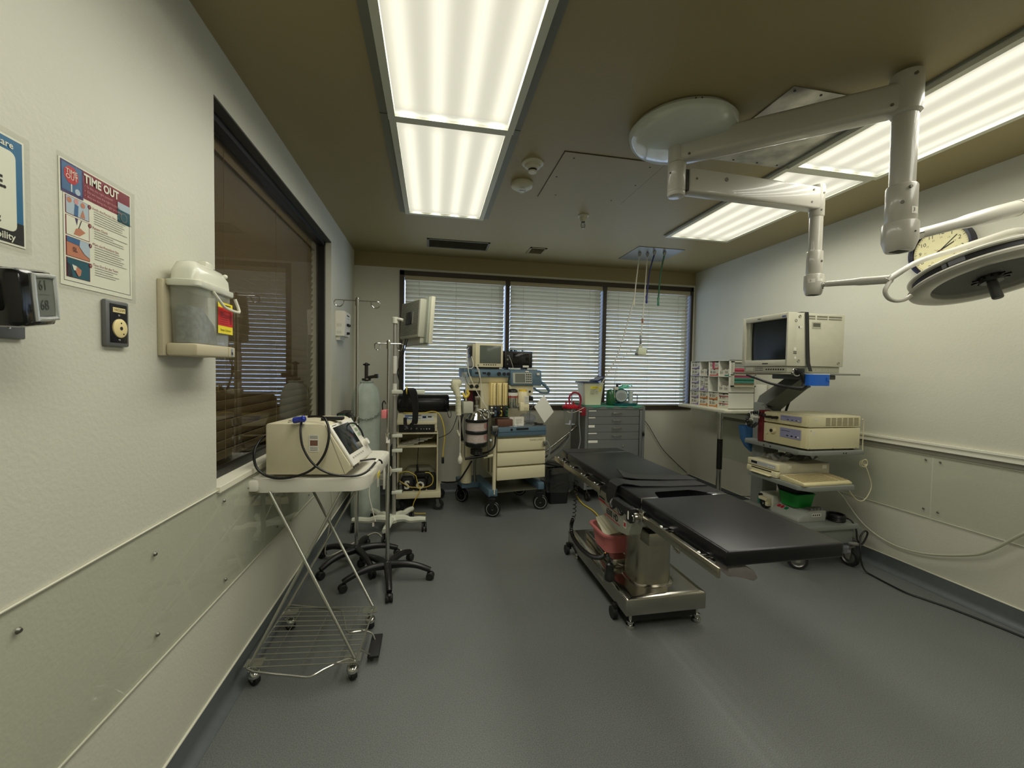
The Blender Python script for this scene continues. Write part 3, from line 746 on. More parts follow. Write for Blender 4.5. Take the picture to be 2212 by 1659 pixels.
def vent(label, x0, x1, y0, y1, M, n):
    t = ceil_thing('ceiling_vent', label, 'vent', (x0 + x1) / 2, (y0 + y1) / 2)
    m = MB(True).m(M); w_ = 0.018
    m.box(x0, x1, y0, y0 + w_, ZC - 0.006, ZC).box(x0, x1, y1 - w_, y1, ZC - 0.006, ZC).box(x0, x0 + w_, y0, y1, ZC - 0.006, ZC).box(x1 - w_, x1, y0, y1, ZC - 0.006, ZC); m.build('frame', t, smooth=False)
    m = MB(True).m(M)
    for i in range(n):
        y = y0 + w_ + (y1 - y0 - 2 * w_) * (i + 0.5) / n
        m.prism([(y - 0.008, ZC - 0.005), (y + 0.006, ZC - 0.0005), (y + 0.007, ZC - 0.0015), (y - 0.007, ZC - 0.006)], x0 + w_, x1 - w_, 'X')
    m.build('louvres', t, smooth=False)
vent('wide grey return air grille in the ceiling by the windows', -0.062, 0.518, 3.848, 4.108, VG, 14)
vent('small tan square ceiling vent near the windows', 0.914, 1.079, 3.885, 4.09, VT, 9)
t = ceil_thing('access_panel', 'large square access panel set flush in the ceiling', 'ceiling panel', 0.99, 2.46)
m = MB(True).m(MATS['ceiling_paint']).box(0.692, 1.288, 2.168, 2.752, ZC - 0.004, ZC); m.build('panel', t, smooth=False)
m = MB(True).m(INK)
for a in ((0.687, 0.690, 2.163, 2.757), (1.290, 1.293, 2.163, 2.757), (0.687, 1.293, 2.162, 2.167), (0.687, 1.293, 2.753, 2.756)): m.box(a[0], a[1], a[2], a[3], ZC - 0.0012, ZC)
m.build('gap', t, smooth=False)
for x, y in ((0.76, 2.22), (1.22, 2.22), (0.73, 2.45), (1.25, 2.45), (0.8, 2.70), (1.2, 2.70)): MB(True).m(INK).cyl((x, y, ZC - 0.004), (x, y, ZC - 0.0055), 0.005, n=8).build('screw', t)
t = ceil_thing('steel_ceiling_plate', 'scuffed square steel plate screwed to the ceiling beside the round lamp mount', 'ceiling plate', 1.70, 1.77)
SCF = mat('scuffed_steel', (160, 158, 148), 0.32, 0.75, noise=0.45, nscale=9)
MB(True).m(SCF).box(1.445, 1.945, 1.478, 2.062, ZC - 0.005, ZC).build('plate', t, smooth=False)
MB(True).m(BLUE).box(1.93, 1.96, 1.49, 1.53, ZC - 0.012, ZC).build('blue_clip', t)
for x, y in ((1.47, 1.5), (1.6, 1.5), (1.75, 1.5), (1.9, 1.5), (1.47, 2.04), (1.62, 2.04), (1.77, 2.04), (1.9, 2.04)): MB(True).m(INK).cyl((x, y, ZC - 0.005), (x, y, ZC - 0.007), 0.005, n=8).build('screw', t)

# ---- gas panel and hoses
t = ceil_thing('gas_ceiling_plate', 'square grey steel ceiling plate that the four gas hoses hang from', 'ceiling plate', 2.135, 3.83)
MB(True).m(mat('gas_plate_steel', (120, 124, 124), 0.35, 0.7)).box(1.895, 2.375, 3.612, 4.052, ZC - 0.005, ZC).build('plate', t, smooth=False)
for x, y in ((2.0, 3.8), (2.085, 3.8), (2.115, 3.72), (2.222, 3.72)): MB(True).m(DSTEEL).lathe([(0, ZC - 0.005), (0.018, ZC - 0.005), (0.014, ZC - 0.02), (0.009, ZC - 0.04), (0, ZC - 0.04)], (x, y, 0), 14).build('hose_fitting', t)
HW = mat('white_hose', (206, 202, 184), 0.45); HB = mat('blue_hose', (30, 38, 92), 0.4); HG = mat('green_hose', (34, 88, 60), 0.4)
def hose(label, pts, M, r, ends, cat='hose'):
    t = thing('gas_hose', label, cat, pts[0])
    MB(True).m(M).tube(pts, r, 8, smooth=5).build('hose', t)
    for z0, z1, x, y, MM in ends: MB(True).m(MM).lathe([(0, z1), (0.007, z1), (0.011, z1 + 0.01), (0.008, z1 + (z0 - z1) * 0.5), (0.012, z0 - 0.01), (0.006, z0), (0, z0)], (x, y, 0), 12).build('coupling', t)
hose('left white gas hose running down to the drawer cabinet', [(2.0, 3.8, ZC - 0.03), (1.975, 3.8, 2.25), (1.955, 3.8, 2.06), (1.925, 3.8, 1.94), (1.87, 3.82, 1.70), (1.80, 3.84, 1.46), (1.72, 3.87, 1.30), (1.655, 3.9, 1.17), (1.60, 3.95, 1.10)], HW, 0.006, [(2.06, 1.98, 1.954, 3.8, BEIGE)])
hose('white gas hose ending at the small hanging pendant block', [(2.085, 3.8, ZC - 0.03), (2.07, 3.8, 2.15), (2.05, 3.8, 1.84), (2.035, 3.8, 1.62)], HW, 0.006, [(1.86, 1.81, 2.05, 3.8, mat('amber_fitting', (150, 100, 70), 0.4)), (1.69, 1.60, 2.036, 3.8, DSTEEL)])
hose('short dark blue gas hose hanging loose', [(2.115, 3.72, ZC - 0.03), (2.09, 3.76, 2.3), (2.09, 3.8, 2.07)], HB, 0.0075, [(2.09, 2.01, 2.09, 3.8, mat('blue_fitting', (40, 50, 120), 0.35))])
hose('short green gas hose hanging loose', [(2.222, 3.72, ZC - 0.03), (2.21, 3.76, 2.3), (2.217, 3.8, 2.06)], HG, 0.0075, [(2.08, 1.99, 2.217, 3.8, mat('green_fitting', (40, 110, 70), 0.35))])
t = thing('hose_pendant', 'small pale pendant block hanging on the white hose before the right window', 'pendant', (2.04, 3.8, 1.50))
Mp = Matrix.Translation((2.045, 3.8, 1.53)) @ Matrix.Rotation(math.radians(6), 4, 'Y')
MB(True).m(mat('pendant_pale', (206, 212, 184), 0.5)).box(-0.045, 0.045, -0.03, 0.03, -0.036, 0.036, 0.006, Mp).build('block', t)
MB(True).m(HW).lathe([(0, 0.036), (0.012, 0.036), (0.018, 0.045), (0.010, 0.055), (0.016, 0.062), (0.008, 0.075), (0, 0.075)], (0, 0, 0), 12, Mp @ Matrix.Translation((-0.012, 0, 0))).build('swivel', t)
for s_ in (-1, 1): MB(True).m(mat('pendant_clip', (96, 104, 98), 0.5)).box(0.045 * s_ - 0.012, 0.045 * s_ + 0.012, -0.018, 0.018, -0.005 if s_ > 0 else -0.045, 0.022 if s_ > 0 else -0.02, 0.004, Mp).build('side_clip', t)
t = thing('coiled_tubing', 'thin white tube looping from the pendant block to the cabinet top', 'tube', (1.98, 3.81, 1.55))
MB(True).m(HW).tube([(1.99, 3.79, 1.555), (1.93, 3.8, 1.54), (1.86, 3.82, 1.46), (1.80, 3.84, 1.34), (1.80, 3.86, 1.20), (1.82, 3.9, 1.06)], 0.0035, 6, smooth=5).build('tube', t)
# ================================================================== CEILING MOUNTED SURGICAL LAMP
PX, PY = 1.165, 1.86
T1X, T1Y = 1.801, 1.320
T2X, T2Y = 2.026, 1.898
SCRW = mat('dark_screw', (104, 100, 90), 0.4, 0.3)
def tagplate(m, cx, cy, r, deg, z, w_, h_, body=None, size=0.014):
    a = math.radians(deg); n_ = Vector((math.cos(a), math.sin(a), 0)); x_ = Vector((-n_.y, n_.x, 0)); c = Vector((cx, cy, z)) + n_ * r
    k = 4; m.m(WHITE)
    for i in range(k):
        a0 = a + (i / k - 0.5) * w_ / r; a1 = a + ((i + 1) / k - 0.5) * w_ / r
        p0 = Vector((cx + (r + 0.0006) * math.cos(a0), cy + (r + 0.0006) * math.sin(a0), z)); p1 = Vector((cx + (r + 0.0006) * math.cos(a1), cy + (r + 0.0006) * math.sin(a1), z)); u_ = Vector((0, 0, h_ / 2))
        m.quad(p0 - u_, p1 - u_, p1 + u_, p0 + u_)
    if body: m.m(INK).text(body, size, c + n_ * 0.0012 - x_ * w_ * 0.2, x_, (0, 0, 1), off=0)
t = thing('surgical_lamp', 'white double arm surgical lamp hanging from a round ceiling dome, one dish showing', 'surgical lamp', (PX, PY, ZC))
DOME = mat('dome_plastic', (196, 200, 192), 0.22, coat=0.6)
m = MB(True).m(DOME).lathe([(0.215, 0), (0.236, -0.006), (0.247, -0.022), (0.246, -0.038), (0.234, -0.060), (0.205, -0.080), (0.14, -0.090), (0.06, -0.093), (0, -0.093)], (1.17, 1.838, ZC), 64)
d = m.build('ceiling_dome', t)
m = MB(True).m(INK)
for a in (70, 76, 250, 256): m.cyl((1.17 + 0.243 * math.cos(math.radians(a)), 1.838 + 0.243 * math.sin(math.radians(a)), ZC - 0.020), (1.17 + 0.249 * math.cos(math.radians(a)), 1.838 + 0.249 * math.sin(math.radians(a)), ZC - 0.020), 0.003, n=8)
m.build('rivets', d)
R = 0.042
MB(True).m(LAMPW).lathe([(0, ZC - 0.05), (R, ZC - 0.05), (R, 2.344), (R - 0.003, 2.342), (0, 2.342)], (PX, PY, 0), 32).build('pivot_column', t)
m = MB(True).m(LAMPW).lathe([(0, 2.341), (R, 2.341), (R, 2.214), (R - 0.0015, 2.212), (R - 0.0015, 2.208), (R, 2.206), (R, 2.196), (R - 0.004, 2.186), (R - 0.012, 2.184), (0, 2.184)], (PX, PY, 0), 32)
m.m(INK).cyl((PX - 0.041, PY - 0.012, 2.29), (PX - 0.0435, PY - 0.012, 2.29), 0.004, n=8); m.build('lower_pivot', t)
def arm(p, q, w_, z0, z1, off0, off1, bev=0.02, name='arm'):
    P, Q = Vector((p[0], p[1], 0)), Vector((q[0], q[1], 0)); dd = (Q - P); L = dd.length; a = math.atan2(dd.y, dd.x)
    M = Matrix.Translation((p[0], p[1], 0)) @ Matrix.Rotation(a, 4, 'Z')
    return MB(True).m(LAMPW).box(off0, L - off1, -w_ / 2, w_ / 2, z0, z1, bev, M, seg=4), M, L
m, M, L = arm((PX, PY), (T1X, T1Y), 0.086, 2.345, 2.458, 0.015, 0.012)
m.build('upper_arm', t)
m = MB(True).m(SCRW)
for x_, z_ in ((L - 0.05, 2.37), (0.06, 2.36)): m.cyl(M @ Vector((x_, -0.043, z_)), M @ Vector((x_, -0.0455, z_)), 0.006, n=10)
m.build('arm_screws', t)
# long drop tube
R1 = 0.0475
m = MB(True).m(LAMPW).lathe([(0, 2.494), (R1 + 0.003, 2.492), (R1 + 0.005, 2.480), (R1 + 0.004, 2.345), (R1 - 0.004, 2.336), (0, 2.336)], (T1X, T1Y, 0), 32); m.m(SCRW).cyl((T1X - 0.022, T1Y - 0.044, 2.465), (T1X - 0.023, T1Y - 0.053, 2.465), 0.006, n=10).build('tube_head', t)
MB(True).m(LAMPW).lathe([(0, 2.337), (0.0405, 2.337), (0.040, 2.062), (0, 2.062)], (T1X, T1Y, 0), 32).build('drop_tube', t)
m = MB(True).m(LAMPW).lathe([(0, 2.066), (0.046, 2.066), (0.049, 2.060), (0.049, 1.925), (0.0475, 1.923), (0, 1.923)], (T1X, T1Y, 0), 32)
m.m(SCRW).cyl((T1X - 0.02, T1Y - 0.043, 2.045), (T1X - 0.021, T1Y - 0.050, 2.045), 0.006, n=10).cyl((T1X - 0.035, T1Y - 0.030, 1.99), (T1X - 0.041, T1Y - 0.034, 1.99), 0.006, n=10)
tagplate(m, T1X, T1Y, 0.049, -88, 1.958, 0.03, 0.026, '3', 0.02); m.build('tube_collar', t, normals=False)
m = MB(True).m(LAMPW).lathe([(0, 1.922), (0.0545, 1.922), (0.0565, 1.917), (0.0565, 1.853), (0.045, 1.817), (0.041, 1.812), (0, 1.812)], (T1X, T1Y, 0), 32)
m.m(INK).box(T1X - 0.026, T1X + 0.022, T1Y - 0.018, T1Y + 0.018, 1.8105, 1.8125).cyl((T1X - 0.004, T1Y - 0.0565, 1.875), (T1X - 0.004, T1Y - 0.0585, 1.875), 0.003, n=8); m.build('arm_hub', t)
# spring boom towards the second dish outside the photo
A = Vector((T1X + 0.045, T1Y - 0.004, 1.875)); B = Vector((2.55, 1.22, 2.075)); dv = (B - A).normalized()
MB(True).m(CHROME).cyl(A, A + dv * 0.04, 0.021, n=20).build('boom_joint', t)
m = MB(True).m(LAMPW)
pts = [A + dv * s_ for s_ in (0.03, 0.12, 0.20, 0.26, 0.34, 0.44, 0.68)]
m.tube(pts, [0.0205, 0.021, 0.022, 0.028, 0.031, 0.031, 0.030], 20, smooth=4); sb = m.build('spring_boom', t)
MB(True).m(LAMPW).cyl(A + dv * 0.46, A + dv * 0.465, 0.0325, n=24).build('boom_seam', t)
# lower spring arm
m, M, L = arm((PX, PY), (T2X, T2Y), 0.066, 2.205, 2.322, 0.055, 0.01, 0.010)
m.build('lower_arm', t)
m = MB(True).m(SCRW)
for x_, z_, r_ in ((0.09, 2.27, 0.005), (0.26, 2.285, 0.010), (L - 0.06, 2.30, 0.005), (L - 0.07, 2.235, 0.005)): m.cyl(M @ Vector((x_, -0.033, z_)), M @ Vector((x_, -0.0355, z_)), r_, n=12)
m.build('arm_screws', t)
MB(True).m(mat('arm_gap_dark', (60, 60, 56), 0.5)).box(0.038, 0.058, -0.022, 0.022, 2.215, 2.315, 0.003, M).build('hinge', t)
R2 = 0.036
m = MB(True).m(LAMPW).lathe([(0, 2.340), (R2 - 0.002, 2.338), (R2, 2.332), (R2, 2.178), (R2 - 0.003, 2.172), (0, 2.172)], (T2X, T2Y, 0), 28)
m.m(SCRW).cyl((T2X + 0.006, T2Y - 0.035, 2.29), (T2X + 0.006, T2Y - 0.038, 2.29), 0.005, n=10).cyl((T2X - 0.006, T2Y - 0.035, 2.20), (T2X - 0.006, T2Y - 0.038, 2.20), 0.005, n=10); m.build('tube_head', t)
MB(True).m(LAMPW).lathe([(0, 2.173), (0.0315, 2.173), (0.031, 1.985), (0, 1.985)], (T2X, T2Y, 0), 28).build('drop_tube', t)
m = MB(True).m(LAMPW).lathe([(0, 1.990), (0.036, 1.988), (0.038, 1.982), (0.038, 1.868), (0.036, 1.864), (0, 1.864)], (T2X, T2Y, 0), 28)
m.m(SCRW).cyl((T2X + 0.004, T2Y - 0.037, 1.93), (T2X + 0.004, T2Y - 0.040, 1.93), 0.006, n=10); m.build('tube_collar', t)
m = MB(True).m(LAMPW).lathe([(0, 1.863), (0.044, 1.863), (0.046, 1.859), (0.046, 1.79), (0.038, 1.760), (0.034, 1.755), (0, 1.755)], (T2X, T2Y, 0), 28)
tagplate(m, T2X, T2Y, 0.046, -148, 1.826, 0.03, 0.02, '3', 0.014); tagplate(m, T2X, T2Y, 0.046, -100, 1.828, 0.028, 0.014)
m.m(INK).cyl((T2X + 0.01, T2Y - 0.044, 1.785), (T2X + 0.01, T2Y - 0.0462, 1.785), 0.003, n=8)
m.box(T2X - 0.022, T2X + 0.020, T2Y - 0.014, T2Y + 0.014, 1.753, 1.7555); m.build('arm_hub', t, normals=False)
J = Vector((2.077, 1.55, 1.770)); A = Vector((T2X + 0.012, T2Y - 0.040, 1.806)); dv = (J - A).normalized()
# the joint px maps to a yoke pivot in front of the hub
MB(True).m(CHROME).cyl(A, A + dv * 0.03, 0.014, n=16).build('boom_joint', t)
LL = (J - A).length
MB(True).m(LAMPW).tube([A + dv * (LL * f) for f in (0.07, 0.3, 0.5, 0.62, 1.0)], [0.0145, 0.015, 0.017, 0.020, 0.020], 20, smooth=4).build('spring_boom', t)
# dish: own frame, underside looking down and slightly to the camera
C = Vector((2.43, 1.405, 1.763)); n = Vector((-0.016, -0.301, -0.954)).normalized(); Z = -n
X = Vector((1, 0, 0)); X = (X - Z * X.dot(Z)).normalized(); Yv = Z.cross(X)
MD = Matrix(((X.x, Yv.x, Z.x, C.x), (X.y, Yv.y, Z.y, C.y), (X.z, Yv.z, Z.z, C.z), (0, 0, 0, 1)))
hd = MB(True).m(LAMPW).lathe([(0.190, 0.014), (0.194, -0.006), (0.220, -0.013), (0.250, -0.010), (0.268, 0.0), (0.272, 0.010), (0.262, 0.020), (0.245, 0.022)], M=MD, n=72, cap=False).build('lamp_dish', t)
MB(True).m(mat('lamp_cover_white', (212, 210, 198), 0.28, coat=0.4)).lathe([(0.246, 0.050), (0.262, 0.052), (0.264, 0.058), (0.252, 0.068), (0.215, 0.082), (0.15, 0.096), (0.07, 0.104), (0, 0.106)], M=MD, n=72, cap=False).build('top_cover', hd)
MB(True).m(INK).lathe([(0.0, 0.050), (0.246, 0.050), (0.248, 0.04), (0.246, 0.022), (0.2, 0.020), (0, 0.03)], M=MD, n=72, cap=False).build('cooling_band', hd)
MB(True).m(sheet_mat('lamp_lens', (0.86, 0.87, 0.86), 1.5, 0.06, 0.35, (190, 188, 182))).lathe([(0.193, 0.0), (0.18, 0.003), (0.06, 0.008), (0, 0.008)], M=MD, n=64, cap=False).build('lens', hd)
MB(True).m(mat('reflector', (176, 172, 164), 0.3, 0.2)).lathe([(0.204, 0.012), (0.185, 0.026), (0.12, 0.050), (0.05, 0.054), (0.02, 0.04), (0, 0.04)], M=MD, n=64, cap=False).build('reflector', hd)
m = MB(True).m(BLACK).lathe([(0, 0.03), (0.040, 0.03), (0.044, 0.0), (0.036, -0.018), (0, -0.018)], M=MD, n=24)
for k in range(10):
    a = 2 * math.pi * k / 10
    m.prism([(0.036 * math.cos(a - 0.2), 0.036 * math.sin(a - 0.2)), (0.062 * math.cos(a), 0.062 * math.sin(a)), (0.036 * math.cos(a + 0.2), 0.036 * math.sin(a + 0.2))], -0.006, 0.002, 'Z', MD)
m.build('handle_mount', hd)
MB(True).m(mat('grey_handle', (74, 74, 72), 0.5)).lathe([(0, -0.015), (0.016, -0.016), (0.018, -0.03), (0.019, -0.092), (0.016, -0.097), (0, -0.097)], M=MD, n=20).build('handle', hd)
m = MB(True).m(mat('rating_plate', (120, 120, 128), 0.4))
for a0, a1 in ((178, 182), (183.5, 196)):
    for k in range(4):
        b0 = math.radians(a0 + (a1 - a0) * k / 4); b1 = math.radians(a0 + (a1 - a0) * (k + 1) / 4)
        m._add([MD @ Vector((0.2495 * math.cos(b0), 0.2495 * math.sin(b0), 0.028)), MD @ Vector((0.2495 * math.cos(b1), 0.2495 * math.sin(b1), 0.028)), MD @ Vector((0.2495 * math.cos(b1), 0.2495 * math.sin(b1), 0.048)), MD @ Vector((0.2495 * math.cos(b0), 0.2495 * math.sin(b0), 0.048))], [(0, 1, 2, 3)])
m.build('rating_label', hd, smooth=False)
yk = MB(True).m(LAMPW)
yk.tube([J + Vector((-0.01, 0.01, -0.006)), (2.090, 1.55, 1.784), (2.191, 1.52, 1.851), (2.327, 1.48, 1.900), (2.43, 1.45, 1.936), (2.60, 1.42, 1.990), (2.71, 1.41, 1.965), (2.752, 1.406, 1.87), (2.735, 1.405, 1.785)], [0.017, 0.0135, 0.0125, 0.0125, 0.015, 0.015, 0.015, 0.015, 0.015], 14, smooth=6)
yk.build('yoke', t)
MB(True).m(LAMPW).tube([J + Vector((-0.006, 0.0, -0.01)), (2.046, 1.55, 1.715), (2.066, 1.55, 1.683), (2.11, 1.55, 1.672), (2.16, 1.55, 1.680), (2.195, 1.55, 1.700)], 0.009, 12, smooth=6).build('lower_yoke', t)
# ================================================================== OPERATING TABLE
VINYL = mat('black_vinyl', (17, 17, 21), 0.34, spec=0.4, bump=0.05, bscale=120)
HOUSE = mat('table_housing', (168, 168, 154), 0.4)
MIRR = mat('polished_steel', (172, 169, 160), 0.16, 1.0, noise=0.08, nscale=5)
t = thing('operating_table', 'long black padded operating table on a stainless steel pedestal base', 'operating table', (1.19, 2.2, 0))
def sweep_slab(x0, x1, y0, y1, z0, z1, inset, bev):
    m = MB(True).m(MIRR)
    vs = [(x0, y0, z0), (x1, y0, z0), (x1, y1, z0), (x0, y1, z0), (x0, y0, z1 - 0.012), (x1, y0, z1 - 0.012), (x1, y1, z1 - 0.012), (x0, y1, z1 - 0.012),
          (x0 + inset, y0 + 0.012, z1), (x1 - inset, y0 + 0.012, z1), (x1 - inset, y1 - 0.03, z1), (x0 + inset, y1 - 0.03, z1)]
    fs = [(0, 3, 2, 1), (8, 9, 10, 11)]
    for k in range(4): fs.append((k, (k + 1) % 4, 4 + (k + 1) % 4, 4 + k)); fs.append((4 + k, 4 + (k + 1) % 4, 8 + (k + 1) % 4, 8 + k))
    tb = bmesh.new(); tv = [tb.verts.new(v) for v in vs]
    for f in fs: tb.faces.new([tv[i] for i in f])
    bmesh.ops.bevel(tb, geom=list(tb.edges) + list(tb.verts), offset=bev, segments=3, affect='EDGES', profile=0.5)
    m._merge(tb); return m
bs = sweep_slab(0.972, 1.425, 1.888, 2.80, 0.082, 0.182, 0.035, 0.007).build('base', t)
q = MB(True).m(mat('base_mark', (120, 118, 110), 0.5)).box(0.9705, 0.973, 2.17, 2.27, 0.118, 0.134); q.build('side_plate', bs, smooth=False, normals=False)
MB(True).m(INK).box(1.01, 1.39, 1.92, 2.77, 0.035, 0.083).build('underframe', t, smooth=False)
for x, y in ((1.015, 1.925), (1.395, 1.925), (1.015, 2.72), (1.395, 2.72)):
    f = MB(True).m(CHROME).lathe([(0, 0), (0.022, 0), (0.024, 0.008), (0.022, 0.018), (0.014, 0.02), (0.014, 0.03), (0.019, 0.032), (0.019, 0.04), (0.008, 0.042), (0.008, 0.084), (0, 0.084)], (x, y, 0), 16).build('levelling_foot', t)
for x, y in ((0.965, 2.02), (1.43, 2.04), (0.965, 2.80), (1.43, 2.74)):
    w_ = MB(True).m(RUBBER).cyl((x - 0.012, y, 0.032), (x + 0.012, y, 0.032), 0.032, n=20); w_.m(BLACK).box(x - 0.006, x + 0.03 * (1 if x < 1.2 else -1), y - 0.02, y + 0.01, 0.04, 0.084, 0.004); w_.build('caster', t)
CX, CY_ = 1.19, 2.085
def ov(hx, hy, z, n=36, p=2.6):
    out = []
    for i in range(n):
        a = 2 * math.pi * i / n; c, s_ = math.cos(a), math.sin(a)
        out.append((CX + hx * math.copysign(abs(c) ** (2 / p), c), CY_ + hy * math.copysign(abs(s_) ** (2 / p), s_), z))
    return out
loft(MB(True).m(MIRR), [ov(0.128, 0.135, 0.180), ov(0.128, 0.135, 0.186), ov(0.118, 0.125, 0.190)]).build('column_collar', t)
loft(MB(True).m(STEEL), [ov(0.110, 0.118, 0.184), ov(0.110, 0.118, 0.60)]).build('column', t)
MB(True).m(MIRR).box(1.035, 1.14, 2.19, 2.62, 0.180, 0.235, 0.012).build('cylinder_cover', t)
# head of the column and saddle
m = MB(True).m(STEEL).box(1.10, 1.30, 1.91, 2.03, 0.425, 0.492, 0.003); m.m(INK).box(1.105, 1.295, 1.915, 2.02, 0.490, 0.4935); m.build('column_shroud', t)
MB(True).m(MIRR).box(1.09, 1.29, 2.0, 2.2, 0.52, 0.66, 0.01).build('tilt_block', t)
sd = MB(True).m(HOUSE).prism([(2.34, 0.655), (2.33, 0.60), (2.27, 0.52), (2.15, 0.472), (2.04, 0.462), (1.93, 0.482), (1.90, 0.50), (1.885, 0.56), (1.83, 0.60), (1.82, 0.655)], 0.985, 1.05, 'X', bev=0.006).build('saddle_cover', t)
MB(True).m(HOUSE).prism([(2.34, 0.655), (2.33, 0.60), (2.27, 0.52), (2.15, 0.472), (2.04, 0.462), (1.93, 0.482), (1.90, 0.50), (1.885, 0.56), (1.83, 0.60), (1.82, 0.655)], 1.30, 1.36, 'X', bev=0.006).build('saddle_cover', t)
MB(True).m(INK).box(1.05, 1.30, 1.84, 2.33, 0.60, 0.665).build('saddle_frame', t, smooth=False)
m = MB(True); xq = 0.9835
m.m(INK).text('6500 HD', 0.050, (xq, 2.105, 0.530), (0, -1, 0), (0, 0, 1), off=0.0004, sx=0.8, bold=0.001).box(xq - 0.0005, xq + 0.001, 2.21, 2.285, 0.576, 0.584)
m.m(RED).box(xq - 0.0005, xq + 0.001, 2.20, 2.29, 0.558, 0.568).box(xq - 0.0005, xq + 0.001, 2.01, 2.20, 0.502, 0.505).box(xq - 0.0005, xq + 0.001, 2.01, 2.20, 0.558, 0.561)
m.m(WHITE).box(xq - 0.0005, xq + 0.001, 2.155, 2.185, 0.605, 0.625).box(xq - 0.0005, xq + 0.001, 1.935, 1.965, 0.515, 0.55); m.m(RED).box(xq - 0.001, xq, 1.94, 1.96, 0.522, 0.543)
m.m(INK).box(xq - 0.0005, xq + 0.001, 1.845, 1.885, 0.585, 0.612); m.build('lettering', sd, smooth=False, normals=False)
# frame, rails, mattress
FR = mat('frame_dark', (52, 52, 50), 0.4, 0.5)
MB(True).m(FR).box(0.945, 1.33, 1.22, 1.66, 0.68, 0.712, 0.003).build('leg_frame', t)
MB(True).m(FR).box(0.93, 1.345, 1.685, 2.80, 0.660, 0.712, 0.003).build('body_frame', t)
def rail(x, y0, y1, z0, z1):
    r_ = MB(True).m(STEEL).box(x - 0.005, x + 0.005, y0, y1, z0, z1, 0.0015).build('side_rail', t)
    n_ = max(2, int((y1 - y0) / 0.2))
    s_ = 1 if x < 1.1 else -1
    m = MB(True).m(CHROME)
    for k in range(n_):
        y = y0 + (y1 - y0) * (k + 0.5) / n_
        m.cyl((x, y, (z0 + z1) / 2), (x + s_ * 0.06, y, (z0 + z1) / 2), 0.009, n=10)
        m.sphere((x + s_ * 0.010, y, z1 - 0.002), 0.007, 8, (1, 1.6, 0.8))
    m.build('rail_bolts', r_)
for x in (0.872, 1.402):
    rail(x, 1.10 if x < 1 else 1.24, 1.56, 0.690, 0.722); rail(x, 2.02, 2.62, 0.678, 0.710); rail(x, 2.64, 2.83, 0.678, 0.710)
def cushion(name, poly, z0, z1, bev=0.010):
    m = MB(True).m(VINYL); tb = bmesh.new(); n_ = len(poly)
    lo = [tb.verts.new((a, b_, z0)) for a, b_ in poly]; hi = [tb.verts.new((a, b_, z1)) for a, b_ in poly]
    tb.faces.new(lo[::-1]); tb.faces.new(hi)
    for i in range(n_): tb.faces.new((lo[i], lo[(i + 1) % n_], hi[(i + 1) % n_], hi[i]))
    bmesh.ops.bevel(tb, geom=list(tb.edges), offset=bev, segments=3, affect='EDGES', profile=0.6)
    m._merge(tb); return m.build(name, t)
x0, x1 = 0.912, 1.360
cushion('leg_cushion', [(x0, 1.12), (x1, 1.12), (x1, 1.680), (x0, 1.660)], 0.711, 0.762)
cushion('seat_cushion', [(x0, 1.666), (1.005, 1.668), (1.012, 1.735), (1.03, 1.752), (1.21, 1.762), (1.235, 1.750), (1.27, 1.695), (x1, 1.690), (x1, 1.93), (x0, 1.93)], 0.711, 0.762, 0.007)
MB(True).m(CHROME).box(0.915, 1.00, 1.655, 1.672, 0.700, 0.7605, 0.002).build('hinge_strip', t)
MB(True).m(CHROME).box(1.28, 1.357, 1.676, 1.692, 0.700, 0.7605, 0.002).build('hinge_strip', t)
cushion('back_cushion', [(x0, 1.936), (x1, 1.936), (x1, 2.675), (x0, 2.675)], 0.711, 0.762)
cushion('head_cushion', [(x0, 2.685), (x1, 2.685), (x1 - 0.01, 2.83), (x0 + 0.01, 2.83)], 0.711, 0.760)
# armboard clamp, end clips
m = MB(True).m(BLACK).box(0.840, 0.872, 1.64, 1.80, 0.692, 0.728, 0.004).box(0.836, 0.866, 1.61, 1.65, 0.672, 0.735, 0.003); m.m(WHITE).box(0.8355, 0.837, 1.624, 1.634, 0.685, 0.72); m.build('clamp_block', t)
m = MB(True).m(BLACK)
for y in (1.84, 1.75): m.tube([(0.862, y, 0.705), (0.846, y - 0.01, 0.690), (0.848, y - 0.025, 0.672), (0.855, y - 0.035, 0.682), (0.855, y - 0.045, 0.705)], 0.007, 8)
m.build('clamp_lever', t)
MB(True).m(MIRR).box(0.862, 0.885, 1.565, 1.63, 0.672, 0.735, 0.011).cyl((0.845, 1.60, 0.70), (0.89, 1.60, 0.70), 0.022, n=20).build('rail_joint', t)
m = MB(True).m(CHROME)
for k in range(3): m.torus((0.845 + 0.006 * k, 1.612, 0.695), 0.014, 0.0025, 'X', 16, 6)
m.build('joint_spring', t)
MB(True).m(sheet_mat('smoky_clip', (0.72, 0.70, 0.68), 1.45, 0.1, 0.5, (150, 140, 138))).prism([(0.925, 0.705), (0.99, 0.705), (1.02, 0.690), (1.035, 0.665), (1.02, 0.655), (0.985, 0.672), (0.925, 0.678)], 1.125, 1.19, 'Y', bev=0.004).build('plastic_clip', t)
m = MB(True).m(STEEL).box(0.925, 0.94, 1.18, 1.5, 0.655, 0.676).tube([(0.93, 1.44, 0.655), (0.925, 1.42, 0.640), (0.92, 1.38, 0.642), (0.925, 1.40, 0.655)], 0.004, 6); m.build('release_bar', t)

